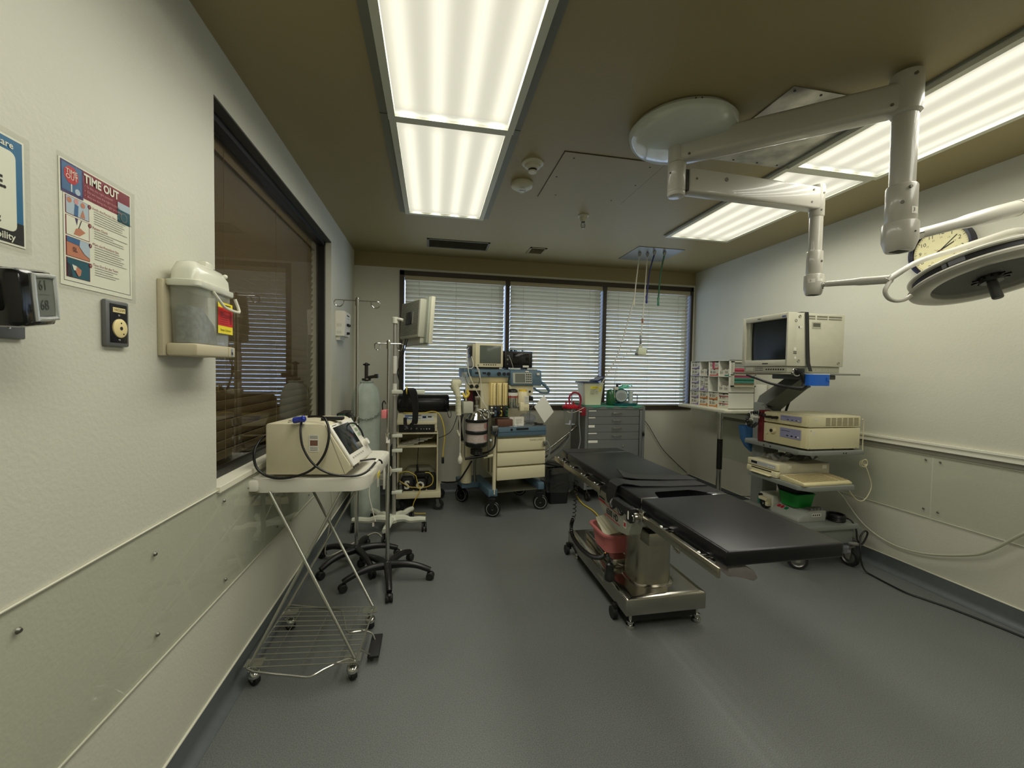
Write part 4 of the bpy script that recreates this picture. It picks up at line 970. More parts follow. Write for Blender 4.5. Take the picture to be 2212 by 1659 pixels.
# restraint strap lying over the cushion
STR = mat('black_strap', (20, 20, 22), 0.5, bump=0.15, bscale=300)
t2 = thing('restraint_strap', 'wide black strap laid across the operating table, its end hanging over the near side', 'strap', (1.1, 1.9, 0.765))
def ribbon(m, path, w_, th):
    """path: list of (centre, half-width vector)"""
    vs = []; 
    for c, h_ in path:
        c = Vector(c); h_ = Vector(h_); vs += [c - h_, c + h_]
    n_ = len(path); up = []
    for i in range(n_):
        a = Vector(path[max(i - 1, 0)][0]); b_ = Vector(path[min(i + 1, n_ - 1)][0]); d_ = (b_ - a).normalized(); u_ = d_.cross(Vector(path[i][1])).normalized(); up.append(u_ * th)
    V = [v for v in vs]
    for i in range(n_): V += [vs[2 * i] + up[i], vs[2 * i + 1] + up[i]]
    F_ = []; o = 2 * n_
    for i in range(n_ - 1):
        a, b_, c, d_ = 2 * i, 2 * i + 1, 2 * i + 3, 2 * i + 2
        F_ += [(a, b_, c, d_), (o + a, o + d_, o + c, o + b_), (a, d_, o + d_, o + a), (b_, o + b_, o + c, c)]
    F_ += [(0, o, o + 1, 1), (2 * n_ - 2, 2 * n_ - 1, o + 2 * n_ - 1, o + 2 * n_ - 2)]
    m._add(V, F_); return m
m = MB(True).m(STR)
hw = (0, 0.052, 0)
ribbon(m, [((1.363, 1.86, 0.70), hw), ((1.364, 1.86, 0.755), hw), ((1.345, 1.86, 0.766), hw), ((1.15, 1.865, 0.765), hw), ((1.0, 1.88, 0.768), hw), ((0.96, 1.90, 0.773), (0, 0.055, 0)), ((0.925, 1.915, 0.774), (0, 0.055, 0.0)), ((0.900, 1.925, 0.757), (0, 0.05, 0)), ((0.893, 1.930, 0.72), (0, 0.05, 0)), ((0.888, 1.93, 0.68), (0, 0.047, 0)), ((0.892, 1.93, 0.65), (0, 0.04, 0))], 0.1, 0.004)
m.build('lower_strap', t2)
m = MB(True).m(STR)
hw = (0, 0.048, 0)
ribbon(m, [((1.36, 1.95, 0.768), hw), ((1.2, 1.96, 0.770), hw), ((1.05, 1.985, 0.772), hw), ((0.985, 2.02, 0.785), (0.004, 0.05, 0.01))], 0.1, 0.004)
m.build('upper_strap', t2)
# pink basin with a wrapped bundle on the table base
t3 = thing('basin', 'pink plastic wash basin standing on the operating table base', 'basin', (1.11, 2.37, 0.235))
PK = mat('pink_plastic', (206, 120, 118), 0.4)
def rrz(hx, hy, r, z): return [(a, b_, z) for a, b_ in ring(1.115, 2.37, hx, hy, r, 6)]
loft(MB(True).m(PK), [rrz(0.085, 0.11, 0.05, 0.236), rrz(0.098, 0.125, 0.055, 0.335), rrz(0.101, 0.128, 0.055, 0.345), rrz(0.114, 0.141, 0.06, 0.347), rrz(0.115, 0.142, 0.06, 0.340), rrz(0.117, 0.144, 0.06, 0.352), rrz(0.098, 0.125, 0.05, 0.352), rrz(0.093, 0.12, 0.05, 0.335), rrz(0.078, 0.10, 0.045, 0.242)], True, True).build('bowl', t3)
t4 = thing('wrapped_bundle', 'white cloth wrapped bundle sticking out of the pink basin', 'bundle', (1.10, 2.35, 0.26))
tb = bmesh.new(); bmesh.ops.create_cube(tb, size=1.0)
bmesh.ops.subdivide_edges(tb, edges=tb.edges, cuts=4, use_grid_fill=True)
rg = random.Random(5)
for v in tb.verts: v.co += Vector((rg.uniform(-.02, .02), rg.uniform(-.02, .02), rg.uniform(-.02, .02)))
m = MB(True).m(mat('cloth_white', (208, 204, 176), 0.8))
m._merge(tb, Matrix.Translation((1.098, 2.355, 0.348)) @ Matrix.Rotation(math.radians(24), 4, 'X') @ Matrix.Rotation(math.radians(-20), 4, 'Y') @ Matrix.Diagonal((0.13, 0.16, 0.10, 1)))
m.build('wrapped_cloth', t4)
MB(True).m(mat('green_mark', (40, 90, 60), 0.6)).box(1.12, 1.14, 2.268, 2.272, 0.345, 0.362).build('green_tab', t4)
# hand control with coiled cord
t5 = thing('hand_control', 'black hand pendant with a coiled cord hanging at the side of the operating table', 'hand control', (0.95, 2.03, 0.28))
MB(True).m(BLACK).lathe([(0, 0.310), (0.008, 0.308), (0.009, 0.295), (0.019, 0.288), (0.022, 0.27), (0.022, 0.235), (0.027, 0.228), (0.027, 0.205), (0.020, 0.198), (0, 0.198)], (0.945, 2.035, 0), 20).build('handset', t5)
m = MB(True).m(BLACK)
path = [Vector(p) for p in ((0.95, 2.10, 0.312), (0.945, 2.17, 0.262), (0.94, 2.30, 0.215), (0.935, 2.46, 0.198), (0.935, 2.60, 0.215), (0.94, 2.645, 0.27), (0.945, 2.61, 0.35), (0.945, 2.60, 0.45), (0.95, 2.59, 0.53), (0.955, 2.60, 0.60))]
dense = []
for i in range(len(path) - 1):
    p0 = path[max(i - 1, 0)]; p1 = path[i]; p2 = path[i + 1]; p3 = path[min(i + 2, len(path) - 1)]
    for j in range(8):
        u_ = j / 8; dense.append(0.5 * ((2 * p1) + (p2 - p0) * u_ + (2 * p0 - 5 * p1 + 4 * p2 - p3) * u_ ** 2 + (-p0 + 3 * p1 - 3 * p2 + p3) * u_ ** 3))
dense.append(path[-1]); coil = []; ph = 0.0
for i in range(len(dense) - 1):
    a, b_ = dense[i], dense[i + 1]; d_ = b_ - a; L_ = d_.length; d_.normalize(); u_ = d_.orthogonal().normalized() if abs(d_.x) > 0.9 else d_.cross(Vector((1, 0, 0))).normalized(); v_ = d_.cross(u_)
    pitch = 0.0085 + (0.02 if i > 44 else 0.0)
    nt_ = max(2, int(L_ / pitch * 9))
    for k in range(nt_):
        f = k / nt_; ph += 2 * math.pi * (L_ / nt_) / pitch; coil.append(a + d_ * L_ * f + (u_ * math.cos(ph) + v_ * math.sin(ph)) * 0.011)
m.tube(coil, 0.0032, 5, smooth=0); m.build('coiled_cord', t5)
MB(True).m(BLACK).tube([(0.945, 2.035, 0.305), (0.948, 2.06, 0.33), (0.95, 2.09, 0.322)], 0.004, 6).build('cord_tail', t5)
MB(True).m(mat('orange_dot', (220, 150, 60), 0.4)).sphere((0.945, 2.095, 0.322), 0.005, 8).build('tie', t5)
t6 = thing('power_cable', 'yellow power cord lying on the floor beyond the operating table base', 'cord', (1.1, 2.9, 0.01))
MB(True).m(YELLOW).tube([(1.55, 4.26, 0.008), (1.50, 4.05, 0.008), (1.475, 3.82, 0.008), (1.50, 3.62, 0.008), (1.48, 3.42, 0.008), (1.42, 3.20, 0.008), (1.34, 3.0, 0.010), (1.28, 2.86, 0.03), (1.26, 2.80, 0.06)], 0.0065, 8, smooth=6).build('cable', t6)
# ================================================================== LEFT SIDE: FOLDING CART, DRIP STANDS, MONITOR STAND, CYLINDER
def caster(parent, x, y, r=0.03, w_=0.02, z_top=0.09, M=None, yaw=0, name='caster', hub=None, fork=None, wheel=None):
    """swivel wheel standing on z=0, in parent-local or room coordinates through MB(True)"""
    c, s_ = math.cos(math.radians(yaw)), math.sin(math.radians(yaw))
    f = MB(True).m(wheel or RUBBER).cyl((x - c * w_ / 2, y - s_ * w_ / 2, r), (x + c * w_ / 2, y + s_ * w_ / 2, r), r, n=24)
    f.m(hub or DSTEEL).cyl((x - c * (w_ / 2 + 0.0015), y - s_ * (w_ / 2 + 0.0015), r), (x + c * (w_ / 2 + 0.0015), y + s_ * (w_ / 2 + 0.0015), r), r * 0.45, n=16)
    Mf = Matrix.Translation((x, y, 0)) @ Matrix.Rotation(math.radians(yaw), 4, 'Z')
    f.m(fork or DSTEEL)
    for q in (-1, 1):
        f.prism([(-0.012, r * 0.9), (0.010, r * 0.9), (0.022, r * 2.1), (-0.006 + 0.0, r * 2.1)], q * (w_ / 2 + 0.003) - 0.001, q * (w_ / 2 + 0.003) + 0.001, 'X', Mf)
    f.box(-w_ / 2 - 0.004, w_ / 2 + 0.004, -0.006, 0.024, r * 2.05, r * 2.05 + 0.006, 0, Mf)
    f.cyl(Mf @ Vector((0, 0.012, r * 2.0)), Mf @ Vector((0, 0.012, z_top)), 0.006, n=10)
    return f.build(name, parent)
WIRE = mat('zinc_wire', (176, 176, 166), 0.28, 0.9)
t = thing('folding_cart', 'folding wire cart with a white plastic top and crossed legs against the left wall', 'cart', (-0.52, 2.1, 0), -4)
W_ = MB(True).m(WHITE)
top = MB().m(WHITE)
loft(top, [[(a, b_, 0.757) for a, b_ in ring(-0.02, 0.19, 0.255, 0.315, 0.07, 7)], [(a, b_, 0.812) for a, b_ in ring(-0.02, 0.19, 0.262, 0.322, 0.075, 7)], [(a, b_, 0.820) for a, b_ in ring(-0.02, 0.19, 0.258, 0.318, 0.072, 7)],
           [(a, b_, 0.818) for a, b_ in ring(-0.02, 0.19, 0.245, 0.305, 0.06, 7)], [(a, b_, 0.812) for a, b_ in ring(-0.02, 0.19, 0.238, 0.298, 0.055, 7)]])
top.build('cart_top', t)
m = MB().m(WHITE).box(-0.285, -0.225, -0.145, -0.10, 0.765, 0.815, 0.01); m.m(INK).cyl((-0.262, -0.146, 0.785), (-0.262, -0.15, 0.785), 0.004, n=8); m.build('corner_bracket', t)
MB(True).m(mat('yellow_sticker', (226, 208, 60), 0.5)).box(-0.262, -0.2600, 2.10, 2.18, 0.775, 0.80).build('yellow_sticker', t)
MB(True).m(mat('warning_sticker', (196, 190, 178), 0.5)).box(-0.3, -0.29, 2.2, 2.2005, 0.5, 0.52).build('small_tag', t)
def leg(a, b_): MB(True).m(WIRE).cyl(a, b_, 0.0068, n=12).build('leg', t)
leg((-0.705, 1.975, 0.765), (-0.312, 1.790, 0.095)); leg((-0.725, 1.815, 0.095), (-0.400, 1.975, 0.765))
leg((-0.735, 2.50, 0.765), (-0.292, 2.175, 0.095)); leg((-0.715, 2.240, 0.095), (-0.345, 2.50, 0.765))
rk = MB(True).m(WIRE)
c00, c10, c11, c01 = Vector((-0.732, 1.812, 0.09)), Vector((-0.305, 1.770, 0.09)), Vector((-0.283, 2.172, 0.09)), Vector((-0.722, 2.240, 0.09))
for k in range(12):
    f = k / 11; a, b_ = c00.lerp(c01, f), c10.lerp(c11, f); rk.cyl(a, b_, 0.0024, n=6)
for f in (0.18, 0.5, 0.82):
    a, b_ = c00.lerp(c10, f), c01.lerp(c11, f); rk.cyl(a - Vector((0, 0, 0.004)), b_ - Vector((0, 0, 0.004)), 0.0022, n=6)
rk.cyl(c00, c01, 0.004, n=8).cyl(c10, c11, 0.004, n=8)
rk.tube([c00, (-0.70, 1.785, 0.088), (-0.52, 1.745, 0.075), (-0.47, 1.735, 0.075), (-0.43, 1.76, 0.08), (-0.34, 1.80, 0.088), c10], 0.0048, 8, smooth=2)
rk.tube([c01, (-0.70, 2.26, 0.088), (-0.50, 2.205, 0.080), (-0.44, 2.17, 0.085), (-0.385, 2.0, 0.085), (-0.35, 1.985, 0.085), (-0.30, 2.0, 0.08)], 0.0048, 8, smooth=2)
rk.build('wire_shelf', t)
for x, y in ((-0.715, 1.835), (-0.322, 1.798), (-0.690, 2.195), (-0.300, 2.145)):
    c = caster(t, x, y, 0.024, 0.022, 0.088, yaw=(x * 90) % 60, fork=CHROME)
    MB(True).m(WIRE).box(x - 0.035, x + 0.035, y - 0.02, y + 0.03, 0.0875, 0.0895).build('caster_plate', c)
    MB(True).m(CHROME).sphere((x, y, 0.042), 0.026, 14, (1, 1, 0.75)).build('caster_hood', c)
m = MB(True).m(RUBBER).box(-0.275, -0.225, 1.875, 2.035, 0.024, 0.036, 0.004); m.m(WIRE).tube([(-0.30, 1.995, 0.08), (-0.27, 2.0, 0.06), (-0.255, 1.99, 0.03)], 0.004, 6).tube([(-0.305, 1.86, 0.085), (-0.28, 1.87, 0.06), (-0.26, 1.89, 0.03)], 0.004, 6)
m.build('brake_pedal', t)
m = MB(True).m(mat('red_clip', (120, 50, 44), 0.5)).box(-0.47, -0.455, 2.54, 2.56, 0.60, 0.72, 0.003); m.build('red_clip', t)

# ---- gas analyser monitor
CRM = mat('monitor_cream', (206, 198, 168), 0.45)
t = thing('patient_monitor', 'cream desktop monitor with slanted screen standing on the folding cart', 'monitor', (-0.742, 2.035, 0.821), -7)
prof = [(0, 0.006), (0.352, 0.006), (0.372, 0.03), (0.375, 0.05), (0.262, 0.232), (0.245, 0.240), (0.006, 0.240), (0.0, 0.232)]
MB().m(CRM).prism(prof, 0, 0.335, 'Y', bev=0.004).build('case', t)
m = MB().m(BLACK)
for x, y in ((0.03, 0.03), (0.32, 0.03), (0.03, 0.30), (0.32, 0.30)): m.cyl((x, y, 0), (x, y, 0.008), 0.012, n=10)
m.build('foot', t)
ax = Vector((0.375 - 0.262, 0, 0.05 - 0.232)).normalized(); nrm = Vector((-ax.z, 0, ax.x)); yy = Vector((0, 1, 0)); up = -ax
def face(a, b_, o): return Vector((0.375, 0, 0.05)) + yy * a + up * b_ + nrm * o      # a across, b up the slope
m = MB().m(WHITE)
fm_ = Matrix(((yy.x, up.x, nrm.x, 0.375), (yy.y, up.y, nrm.y, 0), (yy.z, up.z, nrm.z, 0.05), (0, 0, 0, 1)))
m.box(0.008, 0.327, -0.012, 0.208, 0.0, 0.012, 0.005, fm_); bz = m.build('bezel', t)
m = MB().m(SCREEN).box(0.03, 0.245, 0.042, 0.190, 0.011, 0.0135, 0.001, fm_).build('screen', t)
m = MB().m(mat('key_grey', (160, 160, 150), 0.5))
for k in range(6): m.box(0.045 + 0.03 * k, 0.062 + 0.03 * k, 0.018, 0.026, 0.0115, 0.0135, 0, fm_)
m.m(mat('key_green', (150, 170, 140), 0.5))
for k in range(3): m.box(0.272, 0.31, 0.10 + 0.03 * k, 0.118 + 0.03 * k, 0.0115, 0.0135, 0, fm_)
m.m(INK).box(0.035, 0.09, 0.197, 0.200, 0.0118, 0.0128, 0, fm_).build('keys', t, smooth=False, normals=False)
kn = MB().m(WHITE); a = fm_ @ Vector((0.290, 0.055, 0.012)); kn.cyl(a, a + nrm * 0.022, 0.019, 0.017, 20); kn.build('dial_knob', t)
m = MB().m(INK)
for k in range(3): m.box(0.3735, 0.3755, 0.05 + 0.03 * k, 0.068 + 0.03 * k, 0.022, 0.04)
m.build('sockets', t)
m = MB().m(WHITE).box(0.19, 0.235, -0.0012, 0.0, 0.112, 0.190); m.m(mat('figure_brown', (120, 84, 66), 0.6)).box(0.196, 0.230, -0.0016, -0.0012, 0.14, 0.165); m.m(INK)
for z in (0.183, 0.178, 0.173, 0.131, 0.125, 0.119): m.box(0.195, 0.230, -0.0016, -0.0012, z, z + 0.0015)
m.m(LCD).quad((0.262, -0.0005, 0.236), (0.264, -0.0005, 0.236), (0.352, -0.0005, 0.008), (0.350, -0.0005, 0.008)); m.build('side_labels', t, smooth=False, normals=False)
t = thing('power_cable', 'black cable with a clear blue plug looped over the cream monitor', 'cable', (-0.6, 2.0, 0.83))
MB(True).m(BLACK).tube([(-0.745, 2.10, 1.0), (-0.765, 2.05, 0.99), (-0.775, 2.0, 0.94), (-0.76, 1.985, 0.87), (-0.70, 1.975, 0.830), (-0.62, 1.965, 0.828), (-0.53, 1.960, 0.86), (-0.475, 1.965, 0.93), (-0.46, 1.985, 1.02), (-0.485, 2.02, 1.082), (-0.53, 2.07, 1.088), (-0.58, 2.10, 1.084)], 0.0055, 10, smooth=6).build('cable_loop', t)
MB(True).m(BLACK).tube([(-0.60, 2.10, 1.082), (-0.587, 2.03, 1.078), (-0.58, 1.985, 1.03), (-0.565, 1.968, 0.96), (-0.52, 1.955, 0.89), (-0.45, 1.950, 0.845), (-0.36, 1.955, 0.828), (-0.30, 1.975, 0.838), (-0.262, 2.02, 0.875)], 0.005, 10, smooth=6).build('cable_loop', t)
BLP2 = mat('clear_blue', (30, 50, 150), 0.15, coat=0.5)
m = MB(True).m(BLP2).lathe([(0, 0), (0.013, 0), (0.015, 0.01), (0.013, 0.035), (0.017, 0.045), (0.010, 0.052), (0, 0.052)], M=Matrix.Translation((-0.615, 2.0, 1.078)) @ Matrix.Rotation(math.radians(80), 4, 'Y'), n=16)
m.m(CHROME).cyl((-0.615, 1.995, 1.075), (-0.636, 1.994, 1.071), 0.002, n=6).cyl((-0.615, 2.005, 1.081), (-0.636, 2.005, 1.077), 0.002, n=6); m.build('blue_plug', t)
m = MB(True).m(BLACK).box(-0.53, -0.43, 2.12, 2.17, 1.063, 1.078, 0.004); m.build('cable_strain_relief', t)
t = thing('sensor_cable', 'black coiled lead running from the monitor front to the drip stand', 'cable', (-0.36, 2.2, 0.86))
m = MB(True).m(BLACK).tube([(-0.372, 2.08, 0.868), (-0.33, 2.10, 0.868), (-0.29, 2.14, 0.865), (-0.262, 2.20, 0.845), (-0.255, 2.22, 0.825)], 0.0045, 8, smooth=5)
m.build('cable', t)
MB(True).m(WHITE).cyl((-0.285, 1.99, 0.845), (-0.255, 2.04, 0.885), 0.0065, n=10).build('white_connector', t)
MB(True).m(BLACK).tube([(-0.43, 2.24, 1.03), (-0.40, 2.26, 1.03), (-0.375, 2.30, 0.99), (-0.365, 2.32, 0.95)], 0.0045, 8, smooth=5).build('cable_top', t)

# ---- drip stands
def drip_stand(x, y, ztop, a0, label, hook_w, hook_dir, sleeve):
    t = thing('drip_stand', label, 'drip stand', (x, y, 0))
    leg0 = None
    for k in range(5):
        a = math.radians(a0 + 72 * k); c, s_ = math.cos(a), math.sin(a)
        lg = MB().m(BLACK)
        lg.tube([(0.02 * c, 0.02 * s_, 0.093), (0.10 * c, 0.10 * s_, 0.098), (0.18 * c, 0.18 * s_, 0.090), (0.245 * c, 0.245 * s_, 0.070), (0.268 * c, 0.268 * s_, 0.060)], [0.026, 0.022, 0.019, 0.018, 0.016], 10, smooth=4)
        o = lg.build('leg', t)
        w_ = MB().m(RUBBER); cx_, cy_ = 0.268 * c, 0.268 * s_
        for q in (-1, 1): w_.lathe([(0, -0.009), (0.020, -0.009), (0.0245, -0.005), (0.0245, 0.005), (0.020, 0.009), (0, 0.009)], M=Matrix.Translation((cx_ - s_ * 0.011 * q, cy_ + c * 0.011 * q, 0.0245)) @ Matrix.Rotation(a, 4, 'Z') @ Matrix.Rotation(math.pi / 2, 4, 'X'), n=20)
        w_.m(BLACK).sphere((cx_, cy_, 0.038), 0.022, 12, (1, 1, 0.7)); w_.build('caster', o)
    MB().m(BLACK).lathe([(0, 0.075), (0.034, 0.078), (0.038, 0.095), (0.030, 0.115), (0.017, 0.122), (0, 0.122)], n=24).build('hub', t)
    MB().m(CHROME).lathe([(0, 0.118), (0.0125, 0.118), (0.0125, sleeve), (0.010, sleeve + 0.004), (0.0088, sleeve + 0.004), (0.0088, ztop - 0.04), (0, ztop - 0.04)], n=20).build('pole', t)
    MB().m(CHROME).lathe([(0, sleeve - 0.03), (0.016, sleeve - 0.03), (0.018, sleeve - 0.02), (0.016, sleeve + 0.012), (0.0, sleeve + 0.012)], n=20).build('height_clamp', t)
    h = MB().m(CHROME); d_ = Vector((math.cos(math.radians(hook_dir)), math.sin(math.radians(hook_dir)), 0))
    h.lathe([(0, ztop - 0.055), (0.0125, ztop - 0.055), (0.0125, ztop - 0.008), (0.006, ztop), (0, ztop)], n=16)
    for q in (-1, 1):
        e = d_ * (hook_w * q); side = Vector((-d_.y, d_.x, 0)) * 0.014; zz = ztop - 0.022
        h.tube([Vector((0, 0, zz)), d_ * (hook_w * q * 0.6) + Vector((0, 0, zz)), e * 0.96 + Vector((0, 0, zz)), e * 1.06 + side * 0.3 + Vector((0, 0, zz - 0.012)), e * 1.0 + side * 0.6 + Vector((0, 0, zz - 0.034)), e * 0.80 + side * 0.9 + Vector((0, 0, zz - 0.040)), e * 0.66 + side + Vector((0, 0, zz - 0.020)), e * 0.63 + side + Vector((0, 0, zz + 0.004))], 0.0036, 8, smooth=5)
    h.build('hooks', t)
    return t
drip_stand(-0.496, 2.895, 1.788, -60, 'taller chrome drip stand with a black five legged base, nearer the left wall', 0.135, 4, 0.98)
d2 = drip_stand(-0.267, 2.634, 1.495, -82, 'shorter chrome drip stand with a black five legged base, in front of the taller one', 0.078, 6, 0.91)
MB(True).m(PAPER).box(-0.278, -0.256, 2.620, 2.622, 0.86, 0.90).build('paper_tag', d2)
t = thing('pink_clip', 'pink clip holder fixed near the top of the shorter drip stand pole', 'clip', (-0.29, 2.63, 1.05))
MB(True).m(mat('pink_clip_plastic', (214, 120, 124), 0.4)).box(-0.305, -0.2765, 2.60, 2.66, 1.015, 1.065, 0.003).build('clip_body', t)
MB(True).m(BLACK).tube([(-0.30, 2.63, 1.065), (-0.302, 2.63, 1.10), (-0.292, 2.63, 1.12), (-0.282, 2.63, 1.10)], 0.004, 6).build('clip_hook', t)

# ---- monitor on a white rolling stand
t = thing('monitor_stand', 'tall rolling pole stand with a white four legged base behind the drip stands', 'stand', (-0.30, 3.42, 0))
WST = mat('stand_white', (206, 208, 190), 0.4)
SX, SY_ = -0.315, 3.40
for a, L in ((-97, 0.235), (-4, 0.27), (172, 0.31), (60, 0.30), (125, 0.32)):
    c, s_ = math.cos(math.radians(a)), math.sin(math.radians(a))
    lg = MB(True).m(WST)
    pts = [(SX + c * r_, SY_ + s_ * r_, z) for r_, z in ((0.0, 0.105), (L * 0.35, 0.112), (L * 0.55, 0.096), (L * 0.8, 0.100), (L, 0.098))]
    lg.tube(pts, [0.034, 0.028, 0.024, 0.024, 0.020], 8, smooth=4); o = lg.build('leg', t)
    w_ = MB(True).m(RUBBER); cx_, cy_ = SX + c * (L - 0.01), SY_ + s_ * (L - 0.01)
    for q in (-1, 1): w_.cyl((cx_ + q * 0.006, cy_, 0.036), (cx_ + q * 0.020, cy_, 0.036), 0.036, n=22)
    w_.m(BLACK).box(cx_ - 0.006, cx_ + 0.006, cy_ - 0.015, cy_ + 0.015, 0.04, 0.085); w_.build('caster', o)
MB(True).m(WST).lathe([(0, 0.08), (0.05, 0.085), (0.055, 0.11), (0.03, 0.14), (0, 0.14)], (SX, SY_, 0), 24).build('hub', t)
MB(True).m(mat('pole_grey', (168, 166, 156), 0.35, 0.5)).cyl((-0.298, 3.415, 0.12), (-0.298, 3.415, 1.70), 0.015, n=18).build('pole', t)
MB(True).m(mat('clamp_white', (214, 212, 200), 0.4)).cyl((-0.298, 3.415, 1.28), (-0.298, 3.415, 1.42), 0.018, n=18).cyl((-0.298, 3.415, 1.10), (-0.298, 3.415, 1.20), 0.0175, n=18).build('pole_sleeve', t)
MB(True).m(WST).lathe([(0, 1.68), (0.026, 1.68), (0.026, 1.725), (0.022, 1.73), (0, 1.73)], (-0.298, 3.415, 0), 20).build('pole_cap', t)
for z in (0.32, 0.50, 0.66, 0.78): MB(True).m(WST).box(-0.315, -0.235, 3.39, 3.44, z - 0.012, z + 0.012, 0.003).build('cable_bracket', t)
MB(True).m(WST).box(-0.32, -0.06, 3.38, 3.44, 1.118, 1.150, 0.006).build('cable_arm', t)
MB(True).m(WHITE).tube([(-0.298, 3.415, 1.71), (-0.27, 3.40, 1.715), (-0.235, 3.39, 1.705)], 0.012, 10).build('monitor_arm', t)
t = thing('tilted_monitor', 'pale flat monitor on top of the rolling pole, seen from behind and edge on', 'monitor', (-0.12, 3.5, 1.7))
MT = Matrix.Translation((-0.115, 3.52, 1.705)) @ Matrix.Rotation(math.radians(26), 4, 'Z') @ Matrix.Rotation(math.radians(4), 4, 'Y')
BEI = mat('monitor_beige', (208, 206, 184), 0.45)
m = MB(True).m(BEI).box(-0.012, 0.022, -0.235, 0.235, -0.190, 0.190, 0.006, MT); m.build('bezel', t)
MB(True).m(SCREEN).box(0.020, 0.0235, -0.205, 0.205, -0.150, 0.160, 0.001, MT).build('screen', t)
MB(True).m(mat('monitor_seam', (160, 164, 148), 0.5)).box(-0.030, -0.012, -0.225, 0.225, -0.182, 0.184, 0.004, MT).build('mid_frame', t)
bk = MB(True).m(mat('monitor_back', (176, 176, 158), 0.5)).box(-0.085, -0.028, -0.19, 0.19, -0.14, 0.165, 0.010, MT); bk.box(-0.060, -0.028, -0.18, 0.18, -0.185, -0.13, 0.004, MT); ob = bk.build('back_cover', t)
m = MB(True).m(mat('vent_dark', (74, 74, 66), 0.6))
for k in range(26):
    z = -0.115 + k * 0.0105
    if abs(z - 0.02) < 0.045: 
        m.box(-0.0862, -0.0848, -0.17, -0.075, z, z + 0.004, 0, MT).box(-0.0862, -0.0848, 0.075, 0.17, z, z + 0.004, 0, MT)
    else: m.box(-0.0862, -0.0848, -0.17, 0.17, z, z + 0.004, 0, MT)
m.build('vents', ob, smooth=False)
MB(True).m(BLACK).box(-0.098, -0.085, -0.05, 0.05, -0.03, 0.07, 0.004, MT).build('mount_plate', t)
t = thing('cable_bundle', 'black monitor cables dropping down beside the rolling pole', 'cable', (-0.27, 3.4, 1.2))
for k, pts in enumerate(([(-0.20, 3.42, 1.56), (-0.225, 3.40, 1.46), (-0.25, 3.39, 1.36), (-0.275, 3.38, 1.29), (-0.25, 3.385, 1.20), (-0.225, 3.39, 1.10), (-0.20, 3.40, 1.02)],
                         [(-0.215, 3.42, 1.56), (-0.24, 3.40, 1.44), (-0.262, 3.39, 1.40), (-0.262, 3.38, 1.26), (-0.24, 3.38, 1.18), (-0.21, 3.385, 1.08)])):
    MB(True).m(BLACK).tube(pts, 0.0045, 6, smooth=5).build('cable', t)
t = thing('cable_hank', 'thick hank of black cables hung over the bracket of the rolling stand', 'cable', (-0.19, 3.36, 1.1))
for k in range(6):
    dx = 0.010 * k
    MB(True).m(BLACK).tube([(-0.235 + dx * 0.7, 3.37, 1.06 - 0.01 * k), (-0.225 + dx, 3.355, 1.13), (-0.20 + dx, 3.345, 1.165), (-0.175 + dx, 3.345, 1.13), (-0.155 + dx * 0.8, 3.35, 1.03), (-0.15 + dx * 0.6, 3.355, 0.93 - 0.008 * k), (-0.175 + dx * 0.5, 3.36, 0.845 + 0.01 * k), (-0.215 + dx * 0.4, 3.365, 0.86), (-0.22 + dx * 0.3, 3.37, 0.93)], 0.006, 7, smooth=5).build('cable', t)
MB(True).m(YELLOW).torus((-0.20, 3.35, 1.150), 0.028, 0.005, 'X', 18, 7).build('yellow_tie', t)
t = thing('white_tubing_coil', 'coil of thin white tubing hanging behind the folding cart', 'tube', (-0.40, 3.2, 0.55))
m = MB(True).m(HW)
for k in range(5): m.torus((-0.385 + 0.004 * k, 3.25 + 0.006 * k, 0.56 - 0.008 * k), 0.052 + 0.003 * k, 0.0035, 'Y', 24, 6)
m.tube([(-0.43, 3.25, 0.54), (-0.46, 3.2, 0.40), (-0.43, 3.15, 0.28), (-0.40, 3.1, 0.20)], 0.0035, 6, smooth=5); m.build('tubing', t)
for x, z0, z1 in ((-0.40, 0.42, 0.62), (-0.355, 0.40, 0.60)): MB(True).m(WHITE).box(x - 0.008, x + 0.008, 3.215, 3.235, z0, z1, 0.006).build('hanger_strip', t)
t = thing('white_cable', 'white cord hanging by the left wall under the folding cart and trailing on the floor', 'cord', (-0.6, 3.0, 0.01))
MB(True).m(HW).tube([(-0.77, 2.72, 0.66), (-0.71, 2.75, 0.66), (-0.655, 2.78, 0.60), (-0.63, 2.80, 0.45), (-0.66, 2.84, 0.25), (-0.70, 2.92, 0.06), (-0.66, 3.05, 0.006), (-0.52, 3.30, 0.006), (-0.42, 3.38, 0.006), (-0.30, 3.10, 0.006), (-0.2, 3.02, 0.006)], 0.004, 7, smooth=6).build('cord', t)

# ---- covered gas cylinder
t = thing('gas_cylinder', 'tall gas cylinder in a pale green gathered cloth cover, chained in the left corner', 'gas cylinder', (-0.573, 3.80, 0))
CV = mat('cylinder_cover', (170, 180, 168), 0.8, noise=0.08, nscale=12, bump=0.5, bscale=22)
m = MB(True).m(CV); n_ = 40; prof = [(0.118, 0.0), (0.122, 0.02), (0.120, 0.3), (0.124, 0.45), (0.119, 0.6), (0.122, 0.85), (0.120, 1.02), (0.112, 1.09), (0.092, 1.145), (0.066, 1.175), (0.05, 1.188), (0.058, 1.20), (0.046, 1.205)]
rg = random.Random(11); ph = [rg.uniform(0, 6.28) for _ in range(5)]
vs = []; fs = []
for k, (r_, z) in enumerate(prof):
    for i in range(n_):
        a = 2 * math.pi * i / n_
        w_ = 0.004 * math.sin(5 * a + ph[0] + z * 3) + 0.003 * math.sin(9 * a + ph[1]) + (0.004 * math.sin(17 * a) if z > 1.1 else 0)
        vs.append((-0.573 + (r_ + w_) * math.cos(a), 3.80 + (r_ + w_) * math.sin(a), z))
